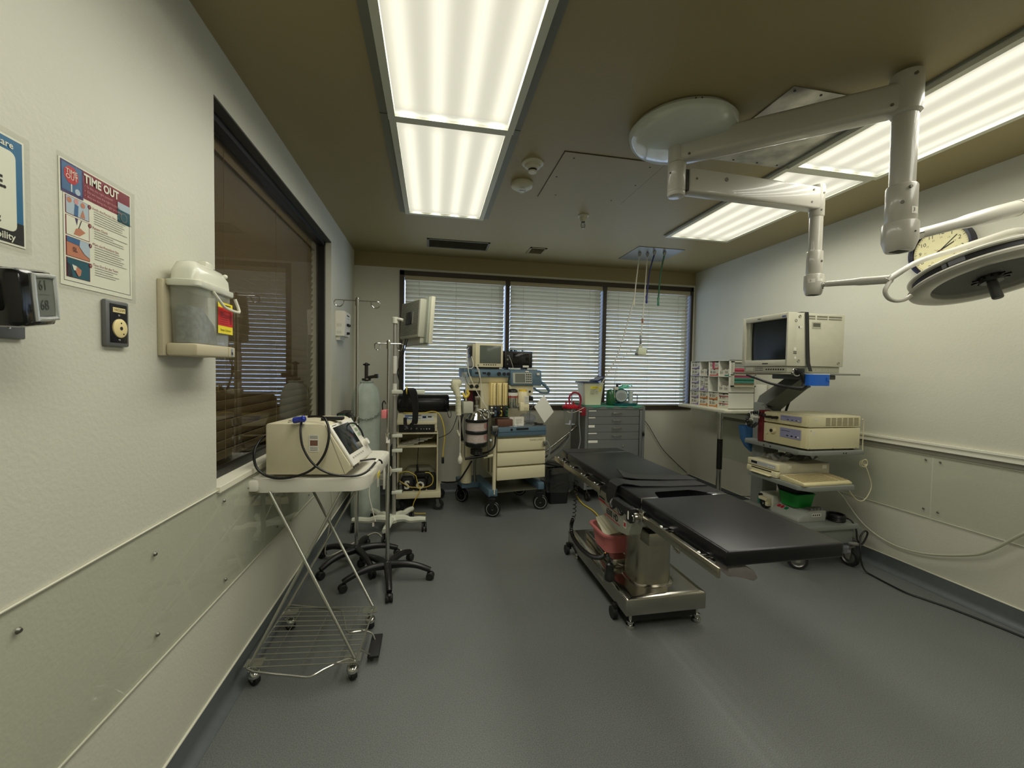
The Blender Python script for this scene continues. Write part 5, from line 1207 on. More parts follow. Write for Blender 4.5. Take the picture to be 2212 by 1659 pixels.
for k in range(len(prof) - 1):
    for i in range(n_): fs.append((k * n_ + i, k * n_ + (i + 1) % n_, (k + 1) * n_ + (i + 1) % n_, (k + 1) * n_ + i))
m._add(vs, fs + [tuple((len(prof) - 1) * n_ + i for i in range(n_))]); m.build('cloth_cover', t)
VB = mat('valve_dark', (70, 66, 60), 0.35, 0.8)
m = MB(True).m(VB).cyl((-0.573, 3.80, 1.19), (-0.573, 3.80, 1.34), 0.016, n=14).cyl((-0.573, 3.80, 1.235), (-0.49, 3.78, 1.25), 0.014, n=12).cyl((-0.50, 3.78, 1.25), (-0.47, 3.775, 1.252), 0.019, n=12)
m.lathe([(0, 1.21), (0.036, 1.21), (0.040, 1.22), (0.036, 1.23), (0, 1.23)], (-0.573, 3.80, 0), 20); m.build('valve', t)
m = MB(True).m(BLACK)
for k in range(4):
    a = math.radians(45 + 90 * k); m.cyl((-0.573, 3.80, 1.35), (-0.573 + 0.03 * math.cos(a), 3.80 + 0.03 * math.sin(a), 1.352), 0.008, n=8)
m.lathe([(0, 1.335), (0.014, 1.335), (0.018, 1.35), (0.010, 1.368), (0, 1.37)], (-0.573, 3.80, 0), 12).build('valve_handwheel', t)
m = MB(True).m(DSTEEL)
for k in range(16):
    f = k / 15; a = math.radians(-150 + 130 * f); z = 0.93 - 0.05 * math.sin(math.pi * f)
    m.torus((-0.573 + 0.132 * math.cos(a), 3.80 + 0.132 * math.sin(a), z), 0.009, 0.0022, 'Z' if k % 2 else 'Y', 10, 5)
m.build('retaining_chain', t)
t = thing('wall_bracket_shelf', 'black cylinder wall bracket with a green tag in the left corner', 'bracket', (-0.74, 3.8, 0.9))
MB(True).m(BLACK).box(-0.789, -0.72, 3.66, 3.95, 0.88, 0.935, 0.004).build('bracket', t)
MB(True).m(mat('green_tag', (40, 96, 64), 0.5)).box(-0.775, -0.722, 3.654, 3.66, 0.895, 0.925).build('green_tag', t)

# ---- electrosurgery trolley
t = thing('equipment_trolley', 'cream open shelf trolley carrying a generator, between the cylinder and the anaesthesia machine', 'trolley', (-0.12, 4.05, 0))
TX0, TX1, TY0, TY1 = -0.345, 0.085, 3.85, 4.26
MB(True).m(CREAM).box(TX0, TX1, TY0, TY1, 0.125, 0.180, 0.004).build('bottom_shelf', t)
MB(True).m(CREAM).box(TX0 + 0.03, TX1 - 0.03, TY0 + 0.01, TY1, 0.596, 0.606, 0.002).build('middle_shelf', t)
MB(True).m(CREAM).box(TX0 + 0.01, TX1 - 0.03, TY0, TY1, 0.722, 0.732, 0.002).build('top_shelf', t)
MB(True).m(CREAM).box(TX0 + 0.03, TX0 + 0.04, TY0 + 0.06, TY1, 0.18, 0.722).build('side_panel', t)
MB(True).m(CREAM).box(TX1 - 0.04, TX1 - 0.03, TY0 + 0.01, TY1, 0.18, 0.722).build('side_panel', t)
MB(True).m(CREAM).box(TX0 + 0.04, TX1 - 0.04, TY1 - 0.02, TY1 - 0.01, 0.18, 0.722).build('back_panel', t)
for x, y in ((TX0 + 0.05, TY0 + 0.05), (TX1 - 0.02, TY0 + 0.04), (TX1 + 0.0, TY1 - 0.02), (TX0 + 0.05, TY1 - 0.05)): caster(t, x, y, 0.048, 0.028, 0.126, yaw=80 if x > 0 else 60)
t = thing('electrosurgical_unit', 'cream electrosurgical generator with slanted blue and white keypad on the trolley top', 'generator', (-0.15, 4.0, 0.81))
MU = Matrix.Translation((0, 0, 0)) @ Matrix.Identity(4)
MB(True).m(BLACK).box(-0.30, 0.02, 3.88, 4.20, 0.734, 0.806, 0.004).build('lower_unit', t)
m = MB(True).m(mat('small_white_dots', (190, 190, 184), 0.5))
for k in range(4): m.cyl((-0.10 + 0.025 * k, 3.8795, 0.765), (-0.10 + 0.025 * k, 3.878, 0.765), 0.006 if k > 1 else 0.004, n=8)
m.m(DSTEEL)
for k in range(3): m.cyl((-0.24 + 0.05 * k, 3.88, 0.77), (-0.24 + 0.05 * k, 3.87, 0.77), 0.009, n=10)
m.build('sockets', t)
cs = MB(True).m(CREAM).prism([(3.862, 0.808), (4.20, 0.808), (4.20, 0.902), (3.96, 0.902), (3.862, 0.83)], -0.315, 0.045, 'X', bev=0.003)
cs.box(0.025, 0.045, 3.865, 4.20, 0.745, 0.812, 0.003).build('case', t)
sl_ = math.atan2(0.072, 0.098)
Mk = Matrix.Translation((-0.135, 3.862, 0.83)) @ Matrix.Rotation(sl_, 4, 'X')
m = MB(True).m(mat('keypad_white', (206, 208, 200), 0.4)).box(-0.125, 0.150, 0.018, 0.106, 0.0005, 0.0025, 0, Mk)
m.m(mat('keypad_blue', (60, 96, 150), 0.4))
for a, b_, c, d_ in ((-0.115, -0.03, 0.04, 0.052), (-0.115, -0.03, 0.075, 0.090), (0.045, 0.08, 0.05, 0.08), (-0.115, -0.08, 0.058, 0.068)): m.box(a, b_, c, d_, 0.0025, 0.0032, 0, Mk)
m.m(INK)
for a, b_, c, d_ in ((-0.02, 0.035, 0.088, 0.096), (0.05, 0.075, 0.055, 0.075), (0.095, 0.13, 0.06, 0.078), (-0.02, 0.03, 0.045, 0.05)): m.box(a, b_, c, d_, 0.0026, 0.0034, 0, Mk)
m.build('keypad', t, smooth=False)
t = thing('bolster', 'large black padded bolster roll lying on the generator', 'bolster', (-0.08, 4.05, 0.93))
m = MB(True).m(VINYL).lathe([(0, -0.25), (0.07, -0.25), (0.084, -0.235), (0.086, -0.1), (0.083, 0.1), (0.086, 0.215), (0.075, 0.232), (0, 0.235)], (-0.075, 4.04, 0.990), 32, axis='X'); m.build('roll', t)
MB(True).m(VINYL).box(-0.30, 0.12, 3.945, 4.0, 0.94, 1.03, 0.02).build('flap', t)
MB(True).m(BLACK).tube([(0.14, 3.97, 0.95), (0.145, 3.95, 0.90), (0.16, 3.95, 0.86), (0.178, 3.95, 0.88), (0.172, 3.96, 0.93), (0.165, 3.97, 0.96)], 0.003, 6).build('strap_loop', t)
t = thing('power_cable', 'yellow power cord with black plug draped off the trolley top', 'cord', (0.09, 3.86, 0.7))
MB(True).m(YELLOW).tube([(-0.26, 3.95, 0.91), (-0.2, 3.90, 0.912), (-0.08, 3.90, 0.912), (0.0, 3.90, 0.925), (0.06, 3.88, 0.905), (0.10, 3.86, 0.82), (0.115, 3.85, 0.70), (0.105, 3.85, 0.58), (0.10, 3.85, 0.50)], 0.0055, 8, smooth=6).build('cord', t)
MB(True).m(BLACK).box(0.088, 0.112, 3.835, 3.865, 0.445, 0.505, 0.006).build('plug', t)
MB(True).m(CHROME).box(0.093, 0.095, 3.848, 3.852, 0.425, 0.446).build('prong', t)
MB(True).m(CHROME).box(0.105, 0.107, 3.848, 3.852, 0.425, 0.446).build('prong', t)
rg = random.Random(4)
for k in range(5):
    x = -0.22 + 0.042 * k; z = 0.608 + 0.014 * k
    tp = thing('folded_paper', ('leftmost', 'second from left', 'middle', 'second from right', 'rightmost')[k] + ' of the folded papers on the trolley middle shelf', 'paper', (x, 4.02, z), rg.uniform(-12, 12), 'papers on the trolley shelf')
    MB().m(PAPER).box(-0.075, 0.065, -0.09, 0.09, 0, 0.004, 0, Matrix.Rotation(math.radians(-3), 4, 'Y')).build('sheet', tp, smooth=False)
BAGM = mat('black_fabric', (24, 24, 26), 0.7)
def pouch(x, y, r_, h_, label, mark):
    t = thing('black_pouch', label, 'pouch', (x, y, 0.181), group=None)
    m = MB().m(BAGM)
    loft(m, [[(a, b_, z) for a, b_ in ring(0, 0, rx, ry, rr_, 5)] for rx, ry, rr_, z in ((r_ * 0.9, r_ * 0.7, r_ * 0.4, 0), (r_, r_ * 0.8, r_ * 0.5, h_ * 0.35), (r_ * 0.97, r_ * 0.75, r_ * 0.5, h_ * 0.8), (r_ * 0.8, r_ * 0.6, r_ * 0.4, h_))]); m.build('body', t)
    if mark: MB().m(WHITE).text(mark, h_ * 0.85, (0, -r_ * 0.80 - 0.001, h_ * 0.45), (1, 0, 0), (0, 0, 1), bold=0.004, off=0.002).build('letter', t, smooth=False, normals=False)
pouch(-0.225, 3.95, 0.062, 0.125, 'left black pouch with a white S mark on the trolley bottom shelf', 'S')
pouch(-0.105, 3.95, 0.060, 0.110, 'middle black pouch with a white O mark on the trolley bottom shelf', 'O')
pouch(-0.002, 3.95, 0.044, 0.155, 'tall plain black pouch at the right end of the trolley bottom shelf', None)
t = thing('footswitch', 'black foot switch lying on top of the pouches on the trolley', 'footswitch', (-0.10, 4.0, 0.30))
MB(True).m(BLACK).box(-0.16, -0.02, 3.90, 3.99, 0.308, 0.35, 0.01, Matrix.Identity(4)).build('housing', t)
MB(True).m(BLACK).cyl((-0.13, 3.95, 0.34), (-0.135, 3.95, 0.42), 0.013, 0.008, 12).tube([(-0.135, 3.95, 0.42), (-0.128, 3.94, 0.55), (-0.115, 3.93, 0.65), (-0.12, 3.845, 0.72)], 0.003, 6, smooth=5).build('lead', t)
t = thing('grey_bag', 'rolled grey bag at the back of the trolley bottom shelf', 'bag', (-0.12, 4.15, 0.181))
loft(MB(True).m(mat('bag_grey', (150, 150, 128), 0.7)), [[(-0.12 + a, 4.13 + b_, z) for a, b_ in ring(0, 0, rx, 0.07, 0.06, 5)] for rx, z in ((0.15, 0.182), (0.16, 0.25), (0.15, 0.32), (0.11, 0.36))]).build('bag_body', t)
t = thing('yellow_lead', 'tangled yellow lead over the pouches on the trolley bottom shelf', 'cable', (-0.1, 3.86, 0.3))
MB(True).m(YELLOW).tube([(-0.30, 3.88, 0.36), (-0.22, 3.865, 0.375), (-0.15, 3.86, 0.34), (-0.135, 3.86, 0.30), (-0.115, 3.86, 0.24), (-0.06, 3.86, 0.225), (0.0, 3.86, 0.25), (0.012, 3.86, 0.31), (-0.02, 3.865, 0.355), (-0.06, 3.87, 0.36)], 0.004, 7, smooth=6).build('loop', t)
MB(True).m(YELLOW).tube([(-0.29, 3.87, 0.29), (-0.2, 3.858, 0.235), (-0.12, 3.855, 0.225), (-0.105, 3.845, 0.20), (-0.13, 3.835, 0.15), (-0.16, 3.83, 0.09), (-0.17, 3.83, 0.02), (-0.15, 3.80, 0.006), (-0.05, 3.78, 0.006)], 0.004, 7, smooth=6).build('loop', t)
t = thing('metal_foot_valve', 'small steel valve fitting at the left end of the trolley bottom shelf', 'valve', (-0.28, 3.87, 0.181))
MB(True).m(DSTEEL).lathe([(0, 0.182), (0.028, 0.182), (0.030, 0.20), (0.018, 0.21), (0.018, 0.25), (0.024, 0.255), (0.020, 0.275), (0, 0.275)], (-0.285, 3.885, 0), 16).build('body', t)
t = thing('hanging_tool_bag', 'black bag with a white mark hanging on the left side of the trolley', 'bag', (-0.33, 3.9, 0.3))
MB(True).m(BAGM).box(-0.375, -0.318, 3.83, 3.98, 0.21, 0.62, 0.015).build('bag_body', t)
MB(True).m(WHITE).text('8', 0.05, (-0.345, 3.829, 0.545), (1, 0, 0), (0, 0, 1), off=0.0015).build('mark', t, smooth=False, normals=False)
t = thing('cable', 'thin black cable curving from the trolley top up past the window', 'cable', (0.1, 3.9, 0.6))
MB(True).m(BLACK).tube([(0.35, 3.70, 1.28), (0.31, 3.72, 1.15), (0.25, 3.76, 1.00), (0.215, 3.80, 0.86), (0.165, 3.83, 0.74), (0.06, 3.86, 0.68)], 0.003, 6, smooth=6).build('cable', t)
t = thing('gas_line', 'thick black hose from the trolley floor to the anaesthesia machine', 'hose', (0.3, 4.0, 0.2))
MB(True).m(BLACK).tube([(0.10, 4.18, 0.18), (0.17, 4.05, 0.21), (0.25, 3.88, 0.27), (0.31, 3.80, 0.38), (0.36, 3.76, 0.48)], 0.008, 8, smooth=6).build('hose', t)
# ================================================================== ANAESTHESIA MACHINE (local frame: x right, y back, front plane y = 0)
t = thing('anaesthesia_machine', 'cream and blue anaesthesia machine on castors with drawers, flowmeters and an absorber canister', 'anaesthesia machine', (0.512, 3.62, 0), 10)
AM = t
def B(name, M_, *b, bev=0.003, parent=None, smooth=True): return MB().m(M_).box(*b, bev).build(name, parent or AM, smooth)
B('base_side', BLUE, -0.01, 0.075, 0.0, 0.56, 0.18, 0.245, bev=0.006); 
MB().m(BLUE).box(0.48, 0.54, 0.0, 0.56, 0.205, 0.27, 0.006).build('base_side', AM)
MB().m(BLUE).box(-0.18, -0.01, 0.30, 0.56, 0.19, 0.245, 0.006).build('base_wing', AM)
B('base_tray', mat('tray_steel', (120, 118, 104), 0.4, 0.6), 0.075, 0.48, 0.02, 0.54, 0.205, 0.212, bev=0)
def bigwheel(x, y, yaw, r_=0.072):
    M_ = Matrix.Translation((x, y, r_)) @ Matrix.Rotation(math.radians(yaw), 4, 'Z')
    o = MB().m(BLACK).lathe([(r_ * 0.72, -0.016), (r_ - 0.006, -0.016), (r_, -0.010), (r_, 0.010), (r_ - 0.006, 0.016), (r_ * 0.72, 0.016)], M=M_, n=32, axis='X', cap=False)
    o.lathe([(0, -0.010), (r_ * 0.72, -0.010), (r_ * 0.72, 0.010), (0, 0.010)], M=M_, n=32, axis='X')
    o.m(mat('wheel_ring_white', (170, 172, 168), 0.35, 0.6)).lathe([(r_ * 0.70, -0.0172), (r_ * 0.78, -0.0172)], M=M_, n=32, axis='X', cap=False).lathe([(r_ * 0.70, 0.0172), (r_ * 0.78, 0.0172)], M=M_, n=32, axis='X', cap=False).lathe([(0, -0.018), (0.009, -0.018), (0.009, 0.018), (0, 0.018)], M=M_, n=12, axis='X')
    o.m(BLACK).prism([(-0.014, 0.0), (0.014, 0.0), (0.035, r_ + 0.01), (0.0, r_ + 0.02), (-0.02, r_ + 0.01)], -0.024, -0.019, 'X', M_).prism([(-0.014, 0.0), (0.014, 0.0), (0.035, r_ + 0.01), (0.0, r_ + 0.02), (-0.02, r_ + 0.01)], 0.019, 0.024, 'X', M_)
    o.box(-0.026, 0.026, -0.03, 0.04, r_ + 0.004, r_ + 0.030, 0.005, M_); o.box(-0.012, 0.012, -0.01, 0.02, r_ + 0.02, 0.19 - r_, 0, M_)
    return o.build('castor', AM)
for x, y, a in ((0.03, 0.0, 62), (0.525, 0.05, 70), (-0.13, 0.50, 40), (0.50, 0.52, 60)): bigwheel(x, y, a)
B('cabinet_body', CREAM, 0.075, 0.535, 0.035, 0.52, 0.320, 0.72)
MB().m(mat('vent_olive', (118, 112, 84), 0.6)).box(0.0735, 0.0755, 0.12, 0.18, 0.36, 0.50).box(0.0735, 0.0755, 0.25, 0.30, 0.34, 0.52).build('side_vents', AM, smooth=False)
for k, (z0, z1) in enumerate(((0.586, 0.700), (0.452, 0.569), (0.322, 0.436))):
    d = MB().m(CREAM).box(0.068, 0.545, 0.0, 0.034, z0, z1, 0.004).build('drawer', AM)
    if k == 0:
        MB().m(mat('ghost_letter', (150, 142, 112), 0.5)).text('NARKOMED', 0.026, (0.455, -0.0005, 0.678), (1, 0, 0), (0, 0, 1), off=0.0006).build('lettering', d, smooth=False, normals=False)
        MB().m(DSTEEL).box(0.515, 0.55, -0.022, 0.0, 0.62, 0.665, 0.006).cyl((0.535, -0.02, 0.64), (0.535, -0.036, 0.64), 0.014, n=14).build('drawer_lock', d)
B('worktop_frame', BLUE, 0.062, 0.545, -0.015, 0.50, 0.722, 0.806, bev=0.006)
MB().m(mat('blue_groove', (40, 60, 76), 0.5)).box(0.07, 0.54, -0.0165, -0.014, 0.760, 0.764).build('worktop_seam', AM)
MB().m(BLACK).box(0.24, 0.36, -0.024, -0.014, 0.783, 0.797, 0.003).cyl((0.195, -0.014, 0.785), (0.195, -0.022, 0.785), 0.010, n=16).build('worktop_handle', AM)
B('worktop', mat('worktop_steel', (170, 172, 176), 0.12, 1.0), 0.066, 0.541, -0.010, 0.50, 0.806, 0.814, bev=0.002)
# columns and mast
MB().m(CREAM).cyl((0.045, 0.015, 0.20), (0.045, 0.015, 0.72), 0.016, n=18).build('front_post', AM)
MB().m(CREAM).cyl((-0.135, 0.32, 0.245), (-0.135, 0.32, 0.62), 0.052, n=28).build('thick_post', AM)
MB().m(DSTEEL).cyl((-0.055, 0.30, 0.245), (-0.055, 0.30, 1.2), 0.012, n=12).build('steel_post', AM)
MB().m(CREAM).tube([(0.04, 0.02, 0.555), (-0.06, 0.01, 0.54)], 0.013, 12).build('cross_post', AM)
B('back_panel', CREAM, 0.00, 0.52, 0.40, 0.50, 0.80, 1.27, bev=0.004)
# upper body
UB = CREAM
m = MB().m(UB).prism([(0.09, 1.205), (0.06, 1.262), (0.48, 1.262), (0.48, 1.205)], -0.175, 0.19, 'X', bev=0.003); m.build('header_underside', AM)
hd = MB().m(BLUE).prism([(0.045, 1.258), (0.050, 1.322), (0.09, 1.330), (0.48, 1.330), (0.48, 1.258)], -0.165, 0.49, 'X', bev=0.004).build('header', AM)
m = MB().m(BLACK)
for x, r_ in ((-0.012, 0.014), (0.085, 0.016), (0.135, 0.013), (0.176, 0.013)): m.cyl((x, 0.047, 1.288), (x, 0.028, 1.288), r_, n=18)
m.box(-0.135, -0.10, 0.042, 0.048, 1.287, 1.300).box(-0.068, -0.036, 0.042, 0.048, 1.287, 1.300); m.m(CHROME)
m.torus((0.085, 0.030, 1.288), 0.012, 0.002, 'Y', 16, 6); m.build('header_knobs', hd)
B('side_box', BLUE, -0.225, -0.165, 0.10, 0.30, 1.255, 1.335, bev=0.008)
cp = MB().m(BLUE).prism([(0.02, 1.185), (0.035, 1.322), (0.06, 1.328), (0.20, 1.328), (0.20, 1.185)], 0.195, 0.505, 'X', bev=0.006).build('control_panel', AM)
Mc = Matrix.Translation((0.0, 0.0, 0)); 
m = MB().m(mat('panel_grey', (168, 170, 156), 0.45)).prism([(0.0175, 1.202), (0.0295, 1.300), (0.04, 1.300), (0.03, 1.202)], 0.215, 0.405, 'X'); m.build('panel_face', cp, smooth=False)
m = MB().m(LCD).prism([(0.016, 1.212), (0.0262, 1.292), (0.04, 1.292), (0.03, 1.212)], 0.238, 0.335, 'X'); m.build('panel_screen', cp, smooth=False)
m = MB().m(INK)
for i in range(3):
    for j in range(4): m.box(0.347 + 0.02 * i, 0.357 + 0.02 * i, 0.0155 + 0.0025 * j, 0.03, 1.216 + 0.021 * j, 1.226 + 0.021 * j)
m.m(WHITE).box(0.34, 0.375, 0.028, 0.04, 1.306, 1.318).box(0.455, 0.480, 0.018, 0.04, 1.28, 1.30); m.build('panel_keys', cp, smooth=False)
B('vaporizer_bar', UB, 0.195, 0.43, 0.05, 0.30, 1.085, 1.185, bev=0.006)
MB().m(INK).cyl((0.395, 0.05, 1.125), (0.395, 0.044, 1.125), 0.011, n=14).build('bar_plug', AM)
m = MB().m(BLUE).tube([(0.505, 0.06, 1.215), (0.54, 0.04, 1.190), (0.578, 0.03, 1.145), (0.582, 0.03, 1.125), (0.565, 0.03, 1.115), (0.50, 0.04, 1.120), (0.44, 0.07, 1.16)], [0.016, 0.015, 0.013, 0.011, 0.009, 0.009, 0.010], 8, smooth=4); m.build('push_handle', AM)
# instrument face with window
FY = 0.10
m = MB().m(CREAM).box(-0.205, 0.01, FY, FY + 0.03, 1.135, 1.205).box(-0.065, 0.01, FY, FY + 0.03, 0.90, 1.135).box(-0.205, -0.195, FY, FY + 0.03, 0.95, 1.135); m.build('instrument_face', AM, smooth=False)
m = MB().m(BLACK)
for x in (-0.155, -0.105): m.cyl((x, FY, 1.172), (x, FY - 0.012, 1.172), 0.017, n=18)
m.build('gauge', AM)
B('gauge_recess', mat('recess_dark', (60, 52, 56), 0.6), -0.195, -0.065, FY + 0.10, FY + 0.12, 0.95, 1.135, bev=0)
MB().m(mat('dark_red_panel', (110, 26, 44), 0.5)).box(-0.160, -0.115, FY + 0.092, FY + 0.10, 0.96, 1.13).build('recess_panel', AM)
MB().m(STEEL).cyl((-0.09, FY + 0.05, 0.95), (-0.09, FY + 0.05, 1.05), 0.014, n=14).box(-0.112, -0.07, FY + 0.02, FY + 0.06, 1.045, 1.08, 0.003).build('recess_valve', AM)
# flowmeter tubes
fl = MB().m(mat('flowmeter_cream', (228, 206, 140), 0.35)).box(0.010, 0.172, 0.035, 0.12, 1.000, 1.205, 0.002).build('flowmeter_bank', AM)
for k in range(3):
    x = 0.022 + 0.055 * k
    MB().m(mat('tube_glass', (240, 222, 160), 0.15, coat=0.6)).box(x + 0.012, x + 0.026, 0.028, 0.036, 1.005, 1.20, 0.003).build('flow_tube', fl)
    m = MB().m(INK)
    for j in range(14): m.box(x + 0.002, x + 0.008, 0.0335, 0.036, 1.01 + 0.0135 * j, 1.014 + 0.0135 * j); m.box(x + 0.030, x + 0.036, 0.0335, 0.036, 1.01 + 0.0135 * j, 1.014 + 0.0135 * j)
    m.m(BLACK).box(x + 0.040, x + 0.044, 0.030, 0.036, 1.0, 1.205); m.build('scale', fl, smooth=False)
    kc = (mat('knob_blue', (96, 130, 160), 0.4), mat('knob_yellow', (226, 190, 60), 0.4), mat('knob_green', (40, 120, 60), 0.4))[k]
    kb = MB().m(BLACK).box(x - 0.010, x + 0.043, 0.030, 0.10, 0.892, 1.0, 0.002).build('knob_panel', AM)
    MB().m(kc).box(x + 0.020, x + 0.040, 0.0285, 0.031, 0.905, 0.955).cyl((x + 0.031, 0.03, 0.982), (x + 0.031, 0.022, 0.982), 0.006, n=12).build('colour_code', kb)
    m = MB().m(BLACK).lathe([(0, -0.025), (0.015, -0.025), (0.018, -0.015), (0.018, 0), (0, 0)], (x + 0.014, 0.030, 0.935), 16, axis='Y'); m.m(DSTEEL)
    for q in range(8):
        a = q * math.pi / 4; m.box(x + 0.013 + 0.012 * math.cos(a), x + 0.015 + 0.012 * math.cos(a), 0.0045, 0.006, 0.934 + 0.012 * math.sin(a), 0.936 + 0.012 * math.sin(a))
    m.build('flow_knob', kb)
# vaporizers
v = MB().m(CHROME).lathe([(0, 0.975), (0.044, 0.975), (0.046, 0.985), (0.046, 1.09), (0, 1.09)], (0.222, 0.045, 0), 32).build('vaporizer', AM)
MB().m(BLACK).lathe([(0, 1.118), (0.042, 1.118), (0.048, 1.126), (0.044, 1.140), (0.03, 1.15), (0, 1.152)], (0.222, 0.045, 0), 32).build('vaporizer_dial', v)
m = MB().m(WHITE).lathe([(0, 1.09), (0.049, 1.09), (0.049, 1.118), (0, 1.118)], (0.222, 0.045, 0), 32); m.m(RED).lathe([(0.0495, 1.074), (0.0495, 1.083)], (0.222, 0.045, 0), 32, cap=False); m.build('vaporizer_scale', v, normals=False)
MB().m(DSTEEL).box(0.245, 0.272, 0.0, 0.06, 0.975, 1.0, 0.004).build('filler', v)
v = MB().m(mat('vaporizer_cream', (224, 214, 176), 0.4)).lathe([(0, 1.020), (0.050, 1.020), (0.052, 1.03), (0.050, 1.118), (0.042, 1.128), (0, 1.128)], (0.322, 0.04, 0), 32).box(0.278, 0.368, -0.012, 0.05, 0.950, 1.03, 0.006).build('vaporizer', AM)
MB().m(mat('vaporizer_yellow', (226, 190, 50), 0.4)).lathe([(0, 1.126), (0.038, 1.126), (0.036, 1.145), (0, 1.147)], (0.322, 0.04, 0), 28).build('vaporizer_dial', v)
m = MB().m(WHITE).box(0.318, 0.360, -0.0155, -0.008, 1.02, 1.09); m.m(INK)
for k in range(5): m.box(0.322, 0.355, -0.0162, -0.0154, 1.03 + 0.011 * k, 1.032 + 0.011 * k)
for k in range(3): m.box(0.320 + 0.012 * k, 0.3215 + 0.012 * k, -0.013, -0.011, 0.955, 0.985)
m.build('vaporizer_label', v, smooth=False)
B('side_clamp', BLACK, 0.395, 0.43, 0.05, 0.12, 1.040, 1.082, bev=0.003)
m = MB().m(DSTEEL).tube([(0.43, 0.05, 1.065), (0.43, 0.05, 0.99), (0.41, 0.05, 0.965), (0.40, 0.05, 0.93), (0.40, 0.05, 0.84)], 0.003, 6).tube([(0.385, 0.05, 1.03), (0.39, 0.05, 0.985), (0.41, 0.05, 0.965)], 0.003, 6); m.build('fork_hook', AM)
# absorber
ab = MB().m(BLACK).lathe([(0, 0.655), (0.092, 0.655), (0.097, 0.662), (0.097, 0.688), (0.092, 0.694), (0, 0.694)], (-0.135, -0.02, 0), 36).lathe([(0, 0.765), (0.094, 0.765), (0.097, 0.770), (0.097, 0.790), (0.094, 0.795), (0, 0.795)], (-0.135, -0.02, 0), 36).lathe([(0, 0.868), (0.096, 0.868), (0.099, 0.874), (0.099, 0.888), (0.094, 0.893), (0, 0.893)], (-0.135, -0.02, 0), 36)
ab = ab.build('canister_bands', AM)
LIME = mat('soda_lime', (196, 176, 168), 0.6, noise=0.12, nscale=70)
m = MB().m(LIME).lathe([(0, 0.693), (0.089, 0.693), (0.089, 0.766), (0, 0.766)], (-0.135, -0.02, 0), 32).lathe([(0, 0.794), (0.089, 0.794), (0.089, 0.869), (0, 0.869)], (-0.135, -0.02, 0), 32); m.build('granules', AM)
m = MB().m(CLEAR).lathe([(0.092, 0.694), (0.092, 0.766)], (-0.135, -0.02, 0), 36, cap=False).lathe([(0.092, 0.794), (0.092, 0.869)], (-0.135, -0.02, 0), 36, cap=False); m.build('canister_glass', AM)
m = MB().m(mat('red_print', (180, 60, 56), 0.5))
for z0 in (0.71, 0.812):
    for k in range(5):
        z = z0 + 0.010 * k
        for j in range(6):
            a0 = math.radians(-80 + 10 * j + 20); a1 = math.radians(-80 + 10 * (j + 1) + 17)
            if (j * 3 + k) % 5 == 0: continue
            r_ = 0.0925; m._add([(-0.135 + r_ * math.cos(q), -0.02 + r_ * math.sin(q), zz) for q, zz in ((a0, z), (a1, z), (a1, z + 0.005), (a0, z + 0.005))], [(0, 1, 2, 3)])
m.build('canister_print', AM, smooth=False, normals=False)
MB().m(CHROME).lathe([(0.0, 0.892), (0.092, 0.892), (0.075, 0.912), (0.062, 0.928), (0.055, 0.945), (0.02, 0.965), (0.016, 0.99), (0.024, 1.0), (0.024, 1.015), (0, 1.02)], (-0.135, -0.02, 0), 36, cap=False).build('absorber_dome', AM)
m = MB().m(CHROME).cyl((-0.12, -0.02, 0.975), (0.0, -0.03, 0.935), 0.016, n=14).cyl((-0.03, -0.04, 0.90), (-0.03, -0.04, 0.97), 0.014, n=14).sphere((-0.07, -0.04, 0.965), 0.022, 14).cyl((-0.02, 0.0, 0.94), (0.02, -0.06, 0.94), 0.013, n=12).cyl((-0.18, 0.0, 0.935), (-0.10, 0.0, 0.95), 0.012, n=12).sphere((-0.005, -0.04, 0.985), 0.015, 12).cyl((-0.005, -0.04, 0.93), (-0.005, -0.04, 1.0), 0.008, n=10); m.build('valve_manifold', AM)
for x, y in ((-0.24, -0.02), (-0.03, -0.02), (-0.225, 0.05)): MB().m(DSTEEL).cyl((x, y, 0.56), (x, y, 0.90), 0.004, n=8).build('tie_rod', AM)
MB().m(STEEL).cyl((-0.018, -0.005, 0.60), (-0.018, -0.005, 0.96), 0.011, n=14).build('upright_rod', AM)
MB().m(STEEL).cyl((0.004, 0.02, 0.62), (0.004, 0.02, 0.94), 0.009, n=12).build('upright_rod', AM)
MB().m(STEEL).lathe([(0, 0.63), (0.05, 0.63), (0.085, 0.655), (0, 0.655)], (-0.135, -0.02, 0), 28).build('canister_base', AM)
m = MB().m(BLACK).lathe([(0, 0.575), (0.03, 0.575), (0.05, 0.585), (0.05, 0.63), (0, 0.63)], (-0.135, -0.02, 0), 24)
for k in range(3): m.torus((-0.135, -0.02, 0.59 + 0.015 * k), 0.051, 0.003, 'Z', 24, 6)
m.build('drain_collar', AM)
MB().m(BLACK).cyl((-0.243, -0.05, 0.552), (-0.045, -0.05, 0.572), 0.012, n=12).cyl((-0.135, -0.05, 0.56), (-0.135, -0.02, 0.58), 0.018, n=12).build('lever_bar', AM)
B('absorber_box', mat('absorber_grey', (178, 178, 160), 0.5), -0.262, -0.175, -0.05, 0.04, 0.945, 1.045, bev=0.006)
B('clamp_block', DSTEEL, 0.0, 0.058, -0.05, 0.0, 0.775, 0.83, bev=0.01)
MB().m(BLACK).tube([(0.06, -0.03, 0.79), (0.035, -0.04, 0.74), (0.025, -0.04, 0.65), (-0.02, -0.03, 0.60), (-0.07, 0.02, 0.575)], 0.008, 8, smooth=5).build('black_tube', AM)
MB().m(BLACK).tube([(-0.25, 0.03, 0.93), (-0.275, 0.02, 0.85), (-0.262, 0.02, 0.75), (-0.25, 0.03, 0.70)], 0.014, 8, smooth=5).build('black_hose', AM)
